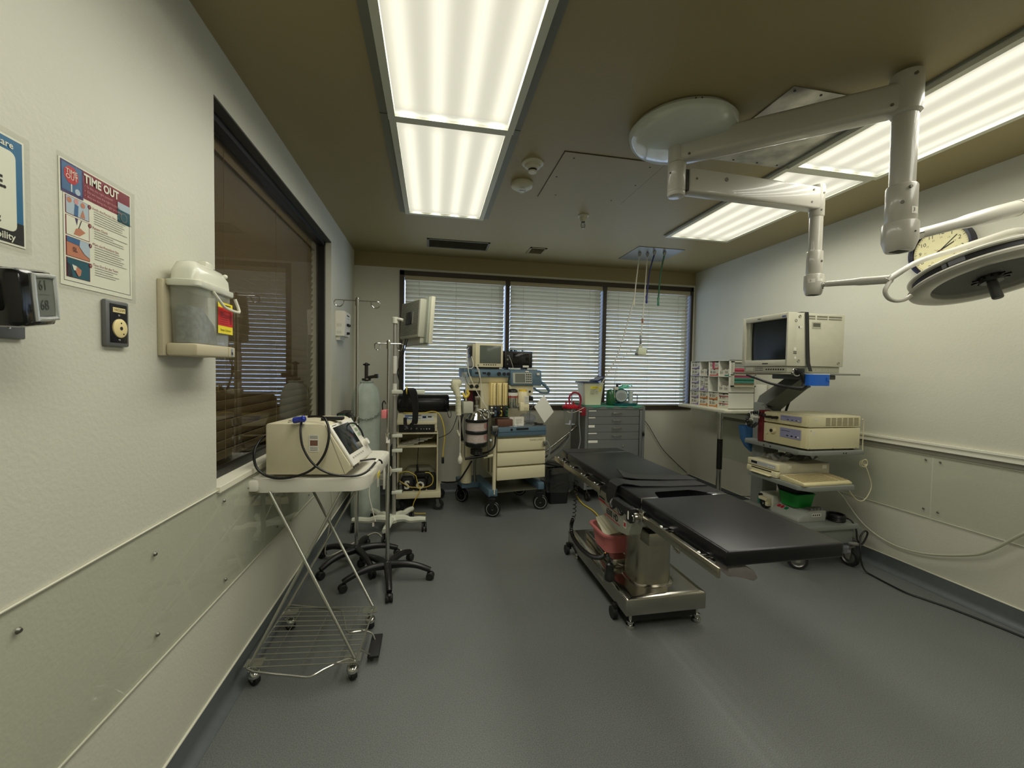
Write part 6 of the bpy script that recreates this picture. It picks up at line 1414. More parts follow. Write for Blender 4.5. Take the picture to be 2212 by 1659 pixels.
MB().m(mat('dial_blue_white', (200, 210, 220), 0.4)).cyl((-0.005, -0.02, 0.70), (-0.005, -0.03, 0.70), 0.010, n=14).build('small_dial', AM)
# bellows tube and mask hanging on the left
m = MB().m(mat('tube_ivory', (206, 202, 172), 0.6)).tube([(-0.335, 0.0, 1.19), (-0.305, -0.02, 1.10), (-0.300, -0.03, 1.0), (-0.298, -0.03, 0.93)], [0.042, 0.024, 0.020, 0.022], 12, smooth=3)
m.box(-0.36, -0.27, -0.03, 0.03, 1.17, 1.235, 0.02)
for k in range(12): m.torus((-0.303, -0.027, 1.09 - 0.012 * k), 0.0225, 0.003, 'Z', 14, 5)
m.build('corrugated_tube', AM)
m = MB().m(YELLOW).tube([(-0.262, -0.02, 1.12), (-0.25, -0.03, 1.09), (-0.235, -0.03, 1.085), (-0.215, -0.03, 1.11), (-0.232, -0.03, 1.135)], 0.011, 8, smooth=4); m.tube([(-0.225, -0.03, 1.15), (-0.215, -0.03, 1.12), (-0.205, -0.03, 1.115)], 0.009, 8); m.build('yellow_mask_hook', AM)
m = MB().m(HW).tube([(-0.290, -0.03, 0.94), (-0.287, -0.035, 0.80), (-0.284, -0.035, 0.66), (-0.284, -0.035, 0.60)], 0.0045, 8, smooth=4).tube([(-0.31, -0.035, 0.80), (-0.30, -0.035, 0.77), (-0.29, -0.035, 0.75)], 0.008, 6); m.m(HW).cyl((-0.284, -0.035, 0.585), (-0.284, -0.035, 0.60), 0.010, n=10); m.build('thin_tube', AM)
MB().m(mat('bulb_white', (214, 212, 196), 0.45)).lathe([(0, 0.508), (0.012, 0.510), (0.021, 0.53), (0.0205, 0.555), (0.010, 0.580), (0.007, 0.588), (0, 0.588)], (-0.284, -0.035, 0), 20).build('squeeze_bulb', AM)
m = MB().m(sheet_mat('clear_mask', (0.9, 0.92, 0.9), 1.4, 0.1, 0.15))
loft(m, [[(-0.245 + a, 0.0 + b_, z) for a, b_ in ring(0, 0, rx, 0.04, 0.03, 4)] for rx, z in ((0.015, 1.30), (0.035, 1.25), (0.045, 1.19))], True, False).build('clear_mask', AM)
# monitors on top
t = thing('vital_signs_monitor', 'cream framed square monitor on top of the anaesthesia machine, left', 'monitor', (0.512, 3.62, 0), 10)
m = MB().m(CREAM).box(-0.135, 0.128, 0.05, 0.08, 1.345, 1.562, 0.008); m.build('bezel', t)
MB().m(mat('monitor_side', (190, 184, 156), 0.5)).box(-0.150, 0.118, 0.08, 0.30, 1.345, 1.555, 0.012).build('case', t)
MB().m(mat('screen_grey', (92, 98, 90), 0.2)).box(-0.095, 0.105, 0.0485, 0.052, 1.380, 1.540, 0.001).build('screen', t)
m = MB().m(INK)
for k in range(6): m.cyl((-0.055 + 0.022 * k, 0.05, 1.368), (-0.055 + 0.022 * k, 0.047, 1.368), 0.0055, n=10)
m.m(DSTEEL).cyl((-0.108, 0.05, 1.362), (-0.108, 0.0475, 1.362), 0.006, n=10); m.build('buttons', t)
MB().m(BLACK).box(-0.166, -0.150, 0.10, 0.24, 1.435, 1.535, 0.005).build('side_module', t)
MB().m(BLACK).box(-0.13, 0.10, 0.08, 0.28, 1.331, 1.346).build('foot', t)
t = thing('small_black_monitor', 'small black portable monitor with a green cloth on top, right on the anaesthesia machine', 'monitor', (0.512, 3.62, 0), 10)
MB().m(BLACK).box(0.145, 0.425, 0.06, 0.22, 1.345, 1.500, 0.012).build('case', t)
MB().m(mat('black_screen', (16, 15, 13), 0.15)).box(0.225, 0.385, 0.058, 0.062, 1.372, 1.478, 0.001).build('screen', t)
m = MB().m(WHITE).box(0.325, 0.385, 0.0575, 0.06, 1.350, 1.368); m.m(DSTEEL).cyl((0.172, 0.06, 1.42), (0.172, 0.054, 1.42), 0.009, n=14).cyl((0.172, 0.06, 1.378), (0.172, 0.056, 1.378), 0.005, n=10).cyl((0.172, 0.06, 1.455), (0.172, 0.056, 1.455), 0.005, n=10); m.build('label_and_buttons', t)
MB().m(BLACK).box(0.17, 0.19, 0.08, 0.2, 1.331, 1.346).box(0.36, 0.38, 0.08, 0.2, 1.331, 1.346).build('foot', t)
MB().m(CLEAR).box(0.43, 0.455, 0.10, 0.14, 1.331, 1.51, 0.004).build('side_basket', t)
t = thing('green_cloth', 'folded green surgical cloth lying on the small black monitor', 'cloth', (0.78, 3.75, 1.50))
GRC = mat('green_cloth', (34, 120, 92), 0.8)
tb = bmesh.new(); bmesh.ops.create_grid(tb, x_segments=14, y_segments=6, size=0.5)
rg = random.Random(9)
for v_ in tb.verts: v_.co.z = rg.uniform(0, 0.35)
m = MB(True).m(GRC); m._merge(tb, Matrix.Translation((0.755, 3.80, 1.503)) @ Matrix.Rotation(math.radians(10), 4, 'Z') @ Matrix.Diagonal((0.18, 0.09, 0.035, 1))); m.build('cloth', t)
# leads
t = thing('monitor_leads', 'white sensor leads hanging from the cream monitor down over the anaesthesia machine', 'cable', (0.4, 3.65, 1.4))
o = Matrix.Translation((0.512, 3.62, 0)) @ Matrix.Rotation(math.radians(10), 4, 'Z')
def lc(pts, M_, r_, name='lead'): MB(True).m(M_).tube([o @ Vector(p) for p in pts], r_, 6, smooth=6).build(name, t)
lc([(-0.165, 0.15, 1.52), (-0.195, 0.10, 1.50), (-0.215, 0.06, 1.42), (-0.22, 0.04, 1.35), (-0.19, 0.0, 1.33), (-0.16, 0.02, 1.36), (-0.17, 0.05, 1.44)], HW, 0.003)
lc([(-0.165, 0.15, 1.47), (-0.20, 0.08, 1.46), (-0.21, 0.02, 1.36), (-0.205, 0.0, 1.29), (-0.17, -0.01, 1.20), (-0.12, -0.02, 1.10), (-0.06, -0.05, 1.00), (-0.045, -0.05, 0.97)], HW, 0.0035)
lc([(-0.12, 0.05, 1.35), (-0.105, 0.02, 1.31), (-0.095, 0.01, 1.22), (-0.085, 0.01, 1.12), (-0.07, 0.0, 1.02)], HW, 0.003)
lc([(-0.125, 0.05, 1.35), (-0.112, 0.02, 1.30), (-0.09, 0.01, 1.20), (-0.078, 0.01, 1.10), (-0.06, 0.0, 1.01)], HW, 0.0025)
lc([(-0.24, 0.0, 1.28), (-0.23, -0.01, 1.22), (-0.19, -0.02, 1.17), (-0.14, -0.02, 1.18), (-0.11, 0.0, 1.22), (-0.10, 0.03, 1.28)], BLACK, 0.003)
lc([(0.18, 0.05, 1.46), (0.20, 0.03, 1.40), (0.215, 0.01, 1.33)], HW, 0.0015)
# things on the worktop
WL = lambda x, y, z: o @ Vector((x, y, z))
t = thing('brown_block', 'brown padded block on the anaesthesia machine worktop', 'block', WL(0.14, 0.05, 0.815), 6)
MB().m(mat('brown_pad', (96, 62, 46), 0.6)).box(-0.07, 0.075, -0.05, 0.05, 0, 0.062, 0.006).build('pad', t)
def medbox(x, y, w_, d_, h_, rz, label, lines=4):
    t = thing('medicine_box', label, 'box', WL(x, y, 0.815), 10 + rz)
    m = MB().m(WHITE).box(-w_ / 2, w_ / 2, -d_ / 2, d_ / 2, 0, h_, 0.001); m.build('carton', t, smooth=False)
    m = MB().m(INK)
    for k in range(lines): m.box(-w_ * 0.35, w_ * (0.3 - 0.06 * (k % 2)), -d_ / 2 - 0.0006, -d_ / 2, h_ * (0.25 + 0.15 * k), h_ * (0.25 + 0.15 * k) + 0.002)
    m.build('print', t, smooth=False)
medbox(0.215, 0.06, 0.042, 0.05, 0.075, 4, 'narrow white carton between the brown block and the wider carton')
medbox(0.285, 0.05, 0.095, 0.05, 0.078, -3, 'wider white carton on the worktop under the yellow topped vaporizer')
t = thing('sample_vial', 'small clear vial before the white cartons on the worktop', 'vial', WL(0.26, 0.0, 0.815))
MB().m(CLEAR).lathe([(0, 0), (0.007, 0), (0.007, 0.022), (0.004, 0.026), (0.006, 0.03), (0, 0.03)], n=12).build('vial_body', t)
t = thing('clear_bag', 'crumpled clear plastic bag on the right of the worktop', 'bag', WL(0.42, 0.15, 0.815))
tb = bmesh.new(); bmesh.ops.create_icosphere(tb, subdivisions=3, radius=0.09)
for v_ in tb.verts: v_.co *= rg.uniform(0.85, 1.12)
m = MB().m(sheet_mat('crinkly_bag', (0.9, 0.92, 0.97), 1.4, 0.1, 0.2, (200, 205, 225))); m._merge(tb, Matrix.Translation((0, 0, 0.05)) @ Matrix.Diagonal((0.9, 0.8, 0.5, 1))); m.build('plastic', t)
t = thing('black_scissor_clip', 'black plastic clip lying at the right edge of the worktop', 'clip', WL(0.49, 0.03, 0.815), -8)
MB().m(BLACK).box(-0.04, 0.04, -0.008, 0.008, 0, 0.012, 0.004).box(-0.05, -0.02, -0.01, 0.02, 0.005, 0.022, 0.004).build('clip', t)
t = thing('paper_sheet', 'loose white sheet of paper hanging askew off the right side of the anaesthesia machine', 'paper', WL(0.54, 0.06, 0.83))
m = MB(True).m(PAPER)
A_, B_, C_, D_ = WL(0.529, 0.02, 1.097), WL(0.640, 0.03, 0.933), WL(0.539, 0.02, 0.831), WL(0.435, 0.03, 0.985)
cen = (A_ + C_) / 2 + o.to_3x3() @ Vector((0, -0.015, 0))
th = o.to_3x3() @ Vector((0, 0.0008, 0))
for s_ in (0, 1):
    dl = th * s_; m._add([A_ + dl, B_ + dl, C_ + dl, D_ + dl, cen + dl], [(0, 1, 4), (1, 2, 4), (2, 3, 4), (3, 0, 4)])
m.build('sheet', t)
t = thing('grey_hose', 'grey hose hanging down the right side of the anaesthesia machine', 'hose', WL(0.56, 0.05, 0.6))
MB(True).m(mat('hose_grey', (126, 130, 126), 0.5)).tube([WL(0.54, 0.04, 0.66), WL(0.575, 0.03, 0.65), WL(0.60, 0.02, 0.58), WL(0.59, 0.03, 0.50), WL(0.565, 0.06, 0.44), WL(0.55, 0.1, 0.36)], 0.009, 8, smooth=5).build('hose', t)
# ================================================================== GREY DRAWER CABINET AND THINGS ON IT
t = thing('drawer_cabinet', 'grey steel drawer cabinet on castors under the middle window', 'cabinet', (1.826, 4.1, 0))
CX0, CX1, CY0, CY1, CZ0, CZ1 = 1.502, 2.151, 3.88, 4.31, 0.13, 0.972
m = MB(True).m(CABG).box(CX0, CX1, CY0 + 0.012, CY1, CZ0, CZ1, 0.003).box(CX0, CX0 + 0.030, CY0, CY0 + 0.014, CZ0, CZ1, 0.002).box(CX1 - 0.028, CX1, CY0, CY0 + 0.014, CZ0, CZ1, 0.002)
m.box(CX0 + 0.03, CX1 - 0.028, CY0, CY0 + 0.014, CZ1 - 0.034, CZ1, 0.002); m.build('body', t, smooth=False)
MB(True).m(mat('cabinet_gap', (40, 42, 42), 0.6)).box(CX0 + 0.03, CX1 - 0.028, CY0 + 0.009, CY0 + 0.0125, CZ0 + 0.03, CZ1 - 0.034).build('drawer_recess', t, smooth=False)
MB(True).m(CABG).box(2.092, 2.120, CY0 - 0.004, CY0 + 0.01, 0.42, CZ1 - 0.040, 0.003).build('locking_bar', t)
MB(True).m(BLACK).box(2.122, 2.140, CY0 - 0.022, CY0 - 0.004, 0.67, 0.70, 0.003).build('padlock', t)
MB(True).m(DSTEEL).torus((2.131, CY0 - 0.012, 0.705), 0.008, 0.002, 'Y', 14, 6).box(2.120, 2.14, CY0 - 0.008, CY0, 0.705, 0.725, 0.002).build('hasp', t)
zs = [0.936, 0.868, 0.789, 0.710, 0.634, 0.40, 0.165]
for k in range(6):
    z1, z0 = zs[k] - 0.0015, zs[k + 1] + 0.0015
    d = MB(True).m(CABG).box(CX0 + 0.033, 2.086, CY0 + 0.001, CY0 + 0.012, z0, z1, 0.002).build('drawer', t, smooth=False)
    if k < 4: MB(True).m(CHROME).tube([(1.792, CY0, (z0 + z1) / 2 + 0.004), (1.792, CY0 - 0.022, (z0 + z1) / 2 + 0.004), (1.884, CY0 - 0.022, (z0 + z1) / 2 + 0.004), (1.884, CY0, (z0 + z1) / 2 + 0.004)], 0.0045, 8, smooth=0).build('handle', d)
    else: MB(True).m(CHROME).sphere((1.91, CY0 - 0.006, z1 - 0.065), 0.007, 10).build('knob', d)
    if k < 5:
        w_, h_ = ((0.08, 0.008), (0.07, 0.010), (0.065, 0.024), (0.09, 0.010), (0.10, 0.024))[k]
        MB(True).m(PAPER).box(CX0 + 0.036, CX0 + 0.036 + w_, CY0 - 0.0005, CY0 + 0.001, z1 - h_ - 0.003, z1 - 0.003).build('tape_label', d, smooth=False)
for x, y in ((1.56, 3.93), (2.09, 3.93), (1.56, 4.25), (2.09, 4.25)): caster(t, x, y, 0.042, 0.022, 0.131, yaw=15)
t = thing('green_cloth', 'green cloth cover spread over the top of the grey drawer cabinet', 'cloth', (1.82, 4.1, 0.973))
GR2 = mat('green_drape', (62, 132, 108), 0.8, bump=0.3, bscale=30)
m = MB(True).m(GR2)
rg = random.Random(21); n_ = 22; vs = []
fr_ = [(CX0 + 0.008 + (CX1 - CX0 - 0.016) * i / (n_ - 1), CY0 + 0.004 + 0.006 * math.sin(i * 1.3), 0.9735 + abs(0.002 * math.sin(i * 0.9))) for i in range(n_)]
for i, p_ in enumerate(fr_): vs.append((p_[0], p_[1] - 0.008, p_[2] - 0.010 - 0.006 * (0.5 + 0.5 * math.sin(i * 0.8))))
vs += fr_
vs += [(p_[0], CY1 - 0.01, 0.9745) for p_ in fr_]
fs = [(r_ * n_ + i, r_ * n_ + i + 1, (r_ + 1) * n_ + i + 1, (r_ + 1) * n_ + i) for r_ in range(2) for i in range(n_ - 1)]
m._add(vs + [(a, b_, c + 0.002) for a, b_, c in vs], fs + [tuple(len(vs) + q for q in f[::-1]) for f in fs]); m.build('cloth', t)
# chemo/sharps bin
t = thing('disposal_bin', 'white disposal bin with yellow warning label and open navy lid on the drawer cabinet', 'disposal bin', (1.61, 4.08, 0.978))
BINW = mat('bin_cream', (220, 220, 190), 0.45)
def rq(cx, cy, hx, hy, z, r=0.012): return [(a, b_, z) for a, b_ in ring(cx, cy, hx, hy, r, 4)]
loft(MB(True).m(BINW), [rq(1.622, 4.07, 0.088, 0.085, 0.978), rq(1.622, 4.07, 0.108, 0.105, 1.195), rq(1.622, 4.07, 0.112, 0.109, 1.20), rq(1.622, 4.07, 0.112, 0.109, 1.206)]).build('bin', t)
MB(True).m(mat('navy_lid', (28, 44, 88), 0.4)).box(1.495, 1.67, 3.95, 4.185, 1.204, 1.216, 0.004).build('lid', t)
Mn = Matrix.Translation((1.655, 4.07, 1.212)) @ Matrix.Rotation(math.radians(-26), 4, 'Y')
m = MB(True).m(MATS['navy_lid']).box(0.0, 0.115, -0.10, 0.10, 0.0, 0.014, 0.004, Mn); m.m(mat('lid_label', (150, 160, 180), 0.5)).box(0.02, 0.09, -0.08, 0.08, 0.0135, 0.015, 0, Mn); m.build('lid_flap', t)
def fy(z): return 3.985 - 0.02 * (z - 0.978) / 0.217
m = MB(True)
def lab(x0, x1, z0, z1, M_, o_=0.0012): m.m(M_).quad((x0, fy(z0) - o_, z0), (x1, fy(z0) - o_, z0), (x1, fy(z1) - o_, z1), (x0, fy(z1) - o_, z1))
lab(1.585, 1.705, 1.148, 1.170, YEL); m.m(INK).text('CAUTION', 0.014, (1.635, fy(1.159) - 0.002, 1.159), (1, 0, 0), (0, 0, 1), off=0)
m.m(YEL)._add([(1.690 + 0.014 * math.cos(k * math.pi / 4), fy(1.13) - 0.0012, 1.13 + 0.014 * math.sin(k * math.pi / 4)) for k in range(8)], [tuple(range(8))])
m.m(INK).text('\u2623', 0.016, (1.690, fy(1.13) - 0.003, 1.13), (1, 0, 0), (0, 0, 1), off=0)
for k in range(6): lab(1.585, 1.625 if k > 2 else 1.65, 1.137 - 0.009 * k, 1.1385 - 0.009 * k, INK)
for k in range(4): lab(1.645, 1.67, 1.118 - 0.009 * k, 1.1195 - 0.009 * k, INK)
m.build('warning_label', t, smooth=False, normals=False)
t = thing('gas_tank', 'small dark green domed tank between the disposal bin and the teal nebuliser pump', 'tank', (1.815, 3.98, 0.978))
MB(True).m(mat('tank_green', (38, 92, 54), 0.3, coat=0.4)).lathe([(0, 0.978), (0.036, 0.978), (0.046, 0.99), (0.049, 1.03), (0.049, 1.085), (0.043, 1.118), (0.028, 1.138), (0, 1.145)], (1.815, 3.98, 0), 28).build('tank_body', t)
t = thing('nebulizer_pump', 'teal pump with round clear vented front and mint tubing on a teal tray', 'nebuliser', (1.96, 3.98, 0.978))
TE = mat('teal_plastic', (36, 112, 122), 0.35)
loft(MB(True).m(TE), [[(1.955 + a, 3.97 + b_, z) for a, b_ in ring(0, 0, rx, ry, ry - 0.002, 7)] for rx, ry, z in ((0.125, 0.075, 0.977), (0.145, 0.088, 0.992), (0.147, 0.09, 1.0), (0.135, 0.08, 1.0), (0.125, 0.07, 0.993))]).build('tray', t)
Mz = Matrix.Translation((1.93, 4.00, 1.075)) @ Matrix.Rotation(math.radians(-12), 4, 'Z')
m = MB(True).m(TE).lathe([(0, -0.03), (0.070, -0.03), (0.076, -0.02), (0.076, 0.05), (0.068, 0.06), (0, 0.06)], M=Mz, n=32, axis='Y').build('pump_body', t)
m = MB(True).m(mat('clear_grey_face', (172, 180, 176), 0.25, coat=0.5)).lathe([(0, -0.052), (0.058, -0.052), (0.064, -0.045), (0.064, -0.03), (0, -0.03)], M=Mz, n=32, axis='Y')
m.m(mat('slot_grey', (96, 106, 104), 0.5))
for k in range(-3, 4):
    h_ = 0.9 * math.sqrt(max(0.0001, 0.05 ** 2 - (0.013 * k) ** 2)); m.box(0.013 * k - 0.0025, 0.013 * k + 0.0025, -0.0535, -0.0515, -h_, h_ * 0.8, 0, Mz)
m.build('vented_face', t)
MB(True).m(mat('clear_jar', (196, 206, 202), 0.2)).cyl((2.03, 3.97, 1.0), (2.03, 3.97, 1.13), 0.024, n=18).build('jar', t)
MB(True).m(CLEAR).cyl((2.03, 3.97, 1.0), (2.03, 3.97, 1.14), 0.030, n=18).build('jar_sleeve', t)
MINT = mat('mint_tube', (116, 206, 178), 0.4)
m = MB(True).m(MINT); rg = random.Random(8)
for k in range(4): m.torus((1.95 + 0.015 * k, 3.98 + 0.01 * k, 1.155 + 0.010 * k), 0.062 - 0.008 * k, 0.004, 'Z', 24, 6)
m.tube([(1.88, 3.96, 1.15), (1.93, 3.93, 1.165), (1.98, 3.95, 1.18), (2.03, 3.99, 1.19), (2.05, 3.98, 1.175)], 0.005, 8).box(1.93, 1.965, 3.95, 3.98, 1.16, 1.185, 0.004); m.build('mint_tubing', t)
MB(True).m(BLACK).cyl((1.882, 3.98, 1.14), (1.882, 3.98, 1.195), 0.013, n=14).box(1.875, 1.92, 3.97, 3.99, 1.185, 1.197, 0.003).build('black_knob', t)
MB(True).m(BEIGE).box(1.845, 1.885, 3.95, 4.0, 1.135, 1.165, 0.004).build('beige_adapter', t)
MB(True).m(DSTEEL).tube([(2.085, 3.93, 1.0), (2.085, 3.93, 1.085), (2.06, 3.935, 1.09)], 0.005, 8, smooth=0).build('wire_stand', t)
# suction canister
t = thing('suction_canister', 'clear suction jar with red lid and red tube loop beside the drawer cabinet', 'suction canister', (1.345, 3.90, 0.79))
sx, sy = 1.350, 3.90
MB(True).m(CLEAR).lathe([(0.0, 0.792), (0.052, 0.792), (0.058, 0.80), (0.068, 0.955), (0.068, 0.958)], (sx, sy, 0), 28, cap=False).build('jar', t)
MB(True).m(mat('clear_foot', (196, 198, 206), 0.2)).lathe([(0, 0.793), (0.05, 0.793), (0.05, 0.797), (0.012, 0.80), (0.008, 0.83), (0, 0.832)], (sx, sy, 0), 24).build('jar_base', t)
m = MB(True).m(RED).lathe([(0, 0.955), (0.078, 0.955), (0.082, 0.965), (0.080, 0.978), (0.066, 0.984), (0.05, 0.992), (0, 0.994)], (sx, sy, 0), 32)
for dx, dy in ((-0.045, 0.0), (-0.02, -0.03), (0.02, -0.02), (0.035, 0.01)): m.cyl((sx + dx, sy + dy, 0.98), (sx + dx, sy + dy, 1.02), 0.008, n=10)
m.build('lid', t)
MB(True).m(mat('red_tube', (150, 24, 50), 0.3)).tube([(sx - 0.015, sy - 0.02, 1.01), (sx - 0.02, sy - 0.02, 1.06), (sx + 0.005, sy - 0.02, 1.10), (sx + 0.045, sy - 0.02, 1.112), (sx + 0.085, sy - 0.02, 1.09), (sx + 0.10, sy - 0.02, 1.04), (sx + 0.09, sy - 0.02, 0.97), (sx + 0.085, sy - 0.02, 0.94)], 0.0095, 10, smooth=5).build('tube_loop', t)
m = MB(True).m(mat('dark_red', (130, 20, 36), 0.4)).box(1.45, 1.50, 3.86, 3.90, 0.88, 0.965, 0.004).box(1.405, 1.46, 3.87, 3.92, 0.925, 0.955, 0.004); m.m(WHITE).box(1.425, 1.455, 3.852, 3.868, 0.918, 0.926); m.build('wall_bracket', t)
MB(True).m(mat('smoke_tube', (110, 112, 112), 0.35)).tube([(sx + 0.005, sy - 0.02, 1.09), (sx - 0.002, sy - 0.05, 0.98), (sx - 0.01, sy - 0.075, 0.88), (sx - 0.02, sy - 0.075, 0.76), (sx - 0.03, sy - 0.06, 0.66), (sx - 0.09, sy - 0.04, 0.56), (sx - 0.20, sy, 0.44)], 0.007, 8, smooth=5).build('suction_tube', t)
MB(True).m(mat('smoke_tube2', (128, 132, 134), 0.35)).tube([(1.428, 3.86, 0.93), (1.43, 3.86, 0.82), (1.44, 3.86, 0.72), (1.445, 3.86, 0.62), (1.42, 3.87, 0.50), (1.41, 3.9, 0.40)], 0.006, 8, smooth=5).build('suction_tube', t)
MB(True).m(HW).tube([(1.30, 3.85, 0.93), (1.33, 3.84, 0.915), (1.39, 3.84, 0.925), (1.47, 3.84, 0.965)], 0.003, 6).build('white_tie', t)
t = thing('steel_rod', 'chrome rod leaning from the trash bin up to the side of the drawer cabinet', 'rod', (1.2, 4.0, 0.5))
MB(True).m(CHROME).cyl((1.075, 4.02, 0.455), (1.495, 4.10, 0.745), 0.011, n=14).build('rod', t)
MB(True).m(BLACK).tube([(1.02, 3.98, 0.39), (1.16, 3.99, 0.47), (1.29, 4.02, 0.56), (1.40, 4.05, 0.66)], 0.009, 8).build('black_sheath', t)
# waste bin
t = thing('waste_bin', 'black waste bin with a crumpled clear liner beside the anaesthesia machine', 'bin', (1.25, 3.98, 0))
def wr(hx, hy, z, r=0.02): return [(a, b_, z) for a, b_ in ring(1.245, 3.97, hx, hy, r, 4)]
loft(MB(True).m(BLACK), [wr(0.092, 0.085, 0.0), wr(0.118, 0.105, 0.33), wr(0.112, 0.10, 0.33), wr(0.09, 0.08, 0.01)]).build('bin', t)
BAG = sheet_mat('clear_liner', (0.82, 0.84, 0.86), 1.45, 0.04, 0.0, base=0.06)
rg = random.Random(17); n_ = 40; vs = []; fs = []
lay = [(0.120, 0.105, 0.33), (0.126, 0.112, 0.365), (0.132, 0.118, 0.355), (0.140, 0.125, 0.30), (0.150, 0.132, 0.22), (0.148, 0.13, 0.16), (0.128, 0.115, 0.125)]
for k, (hx, hy, z) in enumerate(lay):
    base_ = ring(0, 0, hx, hy, 0.05, 10)
    for i, (a, b_) in enumerate(base_):
        w_ = 1 + (0.05 if k > 1 else 0.015) * math.sin(i * 2.1 + k) + rg.uniform(-0.06, 0.06)
        vs.append((1.245 + a * w_, 3.97 + b_ * w_, z + rg.uniform(-0.008, 0.008)))
nn = len(base_)
for k in range(len(lay) - 1):
    for i in range(nn): fs.append((k * nn + i, k * nn + (i + 1) % nn, (k + 1) * nn + (i + 1) % nn, (k + 1) * nn + i))
m = MB(True).m(BAG); m._add(vs, fs); m.build('liner', t)
t = thing('black_lid_pad', 'glossy black plastic lid resting on the waste bin', 'lid', (1.2, 3.95, 0.38))
MB(True).m(mat('gloss_black2', (16, 16, 18), 0.18)).box(-0.11, 0.10, -0.08, 0.10, 0, 0.028, 0.012, Matrix.Translation((1.21, 3.95, 0.375)) @ Matrix.Rotation(math.radians(10), 4, 'Y')).build('lid', t)

# ================================================================== CORNER SHELF TABLE WITH SUTURE RACK
t = thing('corner_table', 'white corner shelf table on one chrome leg with a black sleeve', 'table', (2.8, 3.55, 0))
pl = [(2.553, 3.93), (2.553, 3.235)] + [(2.603 - 0.05 * math.cos(math.radians(a)), 3.235 - 0.05 * math.sin(math.radians(a)) + 0.0) for a in (15, 35, 55, 75)] + [(2.62, 3.185), (3.052, 3.185), (3.052, 3.93)]
MB(True).m(mat('table_white', (216, 214, 192), 0.4)).prism(pl, 0.968, 0.998, 'Z', bev=0.008).build('tabletop', t)
LXx, LYy = 2.632, 3.37
m = MB(True).m(CHROME).cyl((LXx, LYy, 0.0), (LXx, LYy, 0.968), 0.023, n=24).lathe([(0, 0), (0.045, 0), (0.045, 0.008), (0.024, 0.012), (0, 0.012)], (LXx, LYy, 0), 24).lathe([(0, 0.955), (0.05, 0.955), (0.05, 0.968), (0, 0.968)], (LXx, LYy, 0), 24).build('leg', t)
MB(True).m(mat('black_sleeve', (12, 12, 13), 0.35)).cyl((LXx, LYy, 0.433), (LXx, LYy, 0.715), 0.0245, n=24).build('sleeve', t)
t = thing('suture_rack', 'white twelve compartment rack of suture cartons on the corner table', 'rack', (2.77, 3.56, 0.998))
RW = mat('rack_white', (218, 218, 206), 0.45)
RX0, RX1, RY0, RY1, RZ0, RZ1 = 2.634, 2.90, 3.277, 3.845, 0.998, 1.446
m = MB(True).m(RW)
th = 0.006
m.box(RX1 - 0.004, RX1, RY0, RY1, RZ0, RZ1)
for k in range(5): y = RY0 + (RY1 - RY0 - th) * k / 4; m.box(RX0, RX1, y, y + th, RZ0, RZ1)
for k in range(4): z = RZ0 + (RZ1 - RZ0 - th) * k / 3; m.box(RX0, RX1, RY0, RY1, z, z + th)
m.build('compartments', t, smooth=False)
sp_ = MB(True).m(mat('side_frame', (186, 184, 168), 0.5))
for a in ((2.648, 2.662, 1.205, 1.436), (2.872, 2.886, 1.205, 1.436), (2.648, 2.886, 1.425, 1.436), (2.648, 2.886, 1.205, 1.216), (2.648, 2.886, 1.308, 1.316)): sp_.box(a[0], a[1], RY0 - 0.03, RY0, a[2], a[3])
sp_.build('file_pocket', t, smooth=False)
for z0, cols in ((1.316, ((150, 152, 146), (150, 152, 146), (160, 160, 152), (196, 90, 110), (150, 40, 66), (190, 120, 110), (160, 120, 80))), (1.216, ((150, 60, 90), (186, 80, 120), (70, 150, 120), (20, 90, 66), (80, 150, 140), (90, 110, 90), (150, 120, 80)))):
    for k, c_ in enumerate(cols):
        z = z0 + 0.100 - 0.0145 * (k + 1)
        ft = thing('file_sheet', '%s sheet, %s from the top in the %s pocket of the rack side' % (('grey', 'grey', 'pale grey', 'pink', 'dark red', 'salmon', 'tan')[k] if z0 > 1.3 else ('plum', 'pink', 'mint', 'dark green', 'teal', 'olive', 'tan')[k], ('first', 'second', 'third', 'fourth', 'fifth', 'sixth', 'seventh')[k], 'upper' if z0 > 1.3 else 'lower'), 'sheet', (2.767, RY0 - 0.012, z), group='coloured sheets in the rack side pockets')
        MB(True).m(mat('file_%d_%d_%d' % c_, c_, 0.6)).box(2.663, 2.871, RY0 - 0.024, RY0 - 0.002, z, z + 0.012).build('sheet', ft, smooth=False)
LAV = mat('carton_lavender', (140, 122, 170), 0.6); ORG = mat('carton_orange', (206, 132, 66), 0.6); SAL = mat('carton_salmon', (196, 96, 78), 0.6); CWH = mat('carton_white', (216, 212, 192), 0.6); GRN = mat('carton_green', (60, 120, 100), 0.6); PNK = mat('carton_pink', (190, 70, 96), 0.6)
cw, chh = (RY1 - RY0 - th) / 4, (RZ1 - RZ0 - th) / 3
